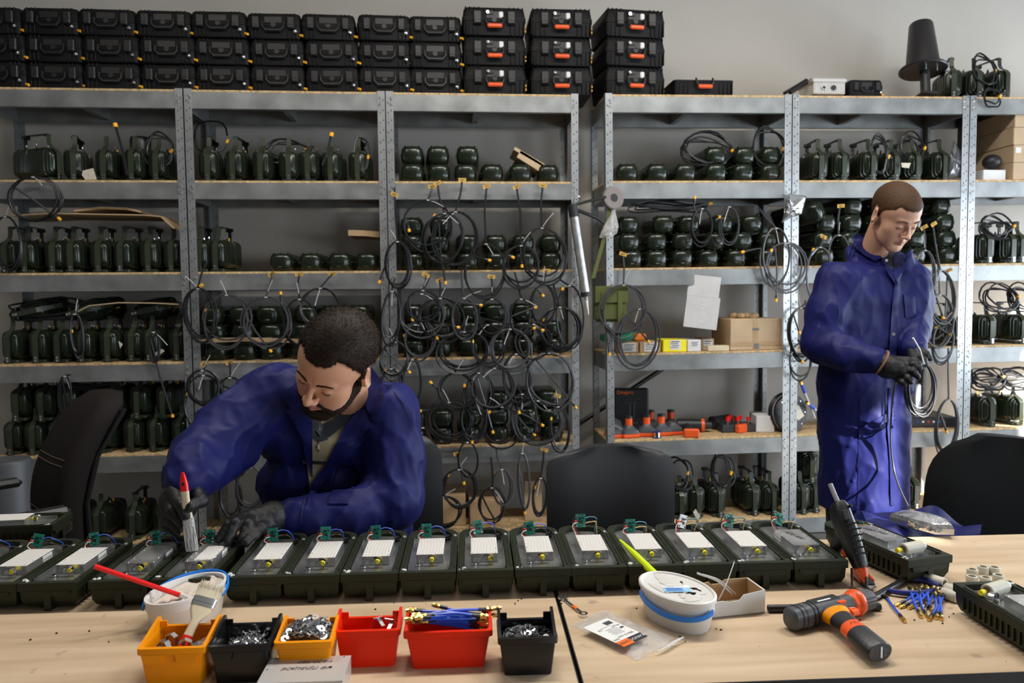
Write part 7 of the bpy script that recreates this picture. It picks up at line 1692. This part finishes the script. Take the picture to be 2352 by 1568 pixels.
office_chair('office chair the bearded man sits on', -.245, 2.14, 0.0, .46, .44, .50, 'chair_black', lean=.05)
# the swivel armchair seen from the side
t = thing('office_chair', 'tall dark fabric armchair turned sideways behind the case row', 'chair', (-1.34, 2.70, 0), -.85)
W_, n = .33, 14; rows = []
for j in range(n+1):
    v = j/n; z = .52+.50*v; yo = .02+.16*v*v-.03*math.sin(pi*v); e = math.sqrt(max(0, 1-max(0, (v-.86)/.14)**2.2*.75)); w = W_/2*(.92+.08*math.sin(pi*v))*e
    rows.append([Vector((a, yo+b_, z)) for a, b_ in rect_round(w*2, .095*(.7+.3*e), .036*(.7+.3*e), 4)])
b = obj('backrest', MB().loft(rows), 'chair_brown', t, smooth=50)
mb = MB()
for v in (.20, .24, .56, .60):
    z = .52+.50*v; yo = .02+.16*v*v-.03*math.sin(pi*v); mb.tube([(-W_*.40, yo-.0485, z), (0, yo-.049, z-.004), (W_*.40, yo-.0485, z)], .0016, 4)
obj('seam_stitching', mb, 'stitch', b)
mb = MB(); mb.loft([[Vector((a, .02+.16*v*v-.03*math.sin(pi*v)+.045+b_, .52+.5*v)) for a, b_ in rect_round(W_*.98, .02, .009, 2)] for v in (.06, .3, .6, .9)]); obj('rear_shell', mb, 'case_black', t)
obj('seat', MB().loft([[Vector((a, b_-.20, z)) for a, b_ in rect_round(.48*s, .46*s, .09*s, 5)] for s, z in ((.86, .42), (1, .435), (1, .485), (.9, .505))]), 'chair_brown', t)
for sx in (-1, 1): o = obj('armrest', MB().cbox((sx*.27, -.16, .69), (.06, .26, .03), .012), 'tool_black', t); obj('arm_post', MB().tube([(sx*.23, -.16, .44), (sx*.28, -.16, .47), (sx*.27, -.16, .68)], .016, 8), 'tool_black', o)
obj('gas_column', MB().cyl((0, -.20, .10), (0, -.20, .42), .028, 14), 'tool_black', t)
for k in range(5):
    a = k*2*pi/5; l = obj('base_leg', MB().tube([(0, -.2, .10), (.15*math.cos(a), -.2+.15*math.sin(a), .095), (.28*math.cos(a), -.2+.28*math.sin(a), .07)], [.026, .022, .016], 8), 'tool_black', t); obj('caster', MB().cyl((.28*math.cos(a)-.02*math.sin(a), -.2+.28*math.sin(a)+.02*math.cos(a), .027), (.28*math.cos(a)+.02*math.sin(a), -.2+.28*math.sin(a)-.02*math.cos(a), .027), .026, 12), 'tool_black', l)
# odds at the far left
c = P(18, 1115, 3.3); o = obj('metal_drum', MB().lathe([(0, -.5), (.09, -.5), (.09, .10), (.085, .11), (0, .11)], 22, None, c), 'tool_grey'); tag(o, 'dark glossy drum standing at the edge behind the armchair', 'drum')
c = P(50, 1092, 4.1); tag(obj('orange_tool', MB().cbox(c, (.05, .08, .06), .01), 'label_orange'), 'small orange tool on the bottom shelf beside the armchair', 'tool')
# blue cloth and bag over the chair's arm
def cloth_sheet(name, corners, zf, label, m_, cat, nu=34, nv=18):
    a, b, c, d = corners; mb = MB(); up = []
    for j in range(nv+1):
        for i in range(nu+1):
            u, v = i/nu, j/nv; p = (a*(1-u)+b*u)*(1-v)+(d*(1-u)+c*u)*v; up.append(Vector((p.x, p.y, zf(u, v))))
    n = len(up); f = [(j*(nu+1)+i, j*(nu+1)+i+1, (j+1)*(nu+1)+i+1, (j+1)*(nu+1)+i) for j in range(nv) for i in range(nu)]
    mb.add(up, f); mb.add([p-Vector((0, 0, .006)) for p in up], [q[::-1] for q in f]); return tag(obj(name, mb, m_, smooth=60), label, cat)
def zf(u, v):
    w = vnoise(np.array([u*7, v*5, .3]), 1.3, 1.0); e = 1-max(0, v-.7)/.3*.35; s_ = max(0, .06-u)/.06
    return .728+.016*w*e+.018*math.sin(u*5+1)-.03*max(0, v-.78)/.22-.04*s_+.02*(1-v)*math.exp(-((u-.62)/.16)**2)*2.2
cloth_sheet('folded_coat', [PZ(1950, 1176, .735), PZ(2262, 1188, .735), PZ(2240, 1234, .735), PZ(2000, 1231, .735)], zf, 'rumpled blue work coat lying over the chair arm, partly in sunlight', 'coverall', 'clothing')
mb = MB(); q = [PZ(x, y, .765) for x, y in ((2042, 1186), (2070, 1180), (2140, 1184), (2178, 1202), (2192, 1216), (2150, 1212), (2085, 1200))]
ctr = sum(q, Vector())/len(q); rings = []
for s_, dz in ((1, 0), (.92, .010), (.6, .016), (.2, .018)): rings.append([ctr+(p-ctr)*s_+Vector((0, 0, dz+.003*math.sin(i*2.3))) for i, p in enumerate(q)])
mb.loft([[p-Vector((0, 0, .014)) for p in rings[0]]]+rings); tag(obj('plastic_bag', mb, 'bag_silver', smooth=20), 'clear plastic packet lying on the rumpled blue coat', 'bag')
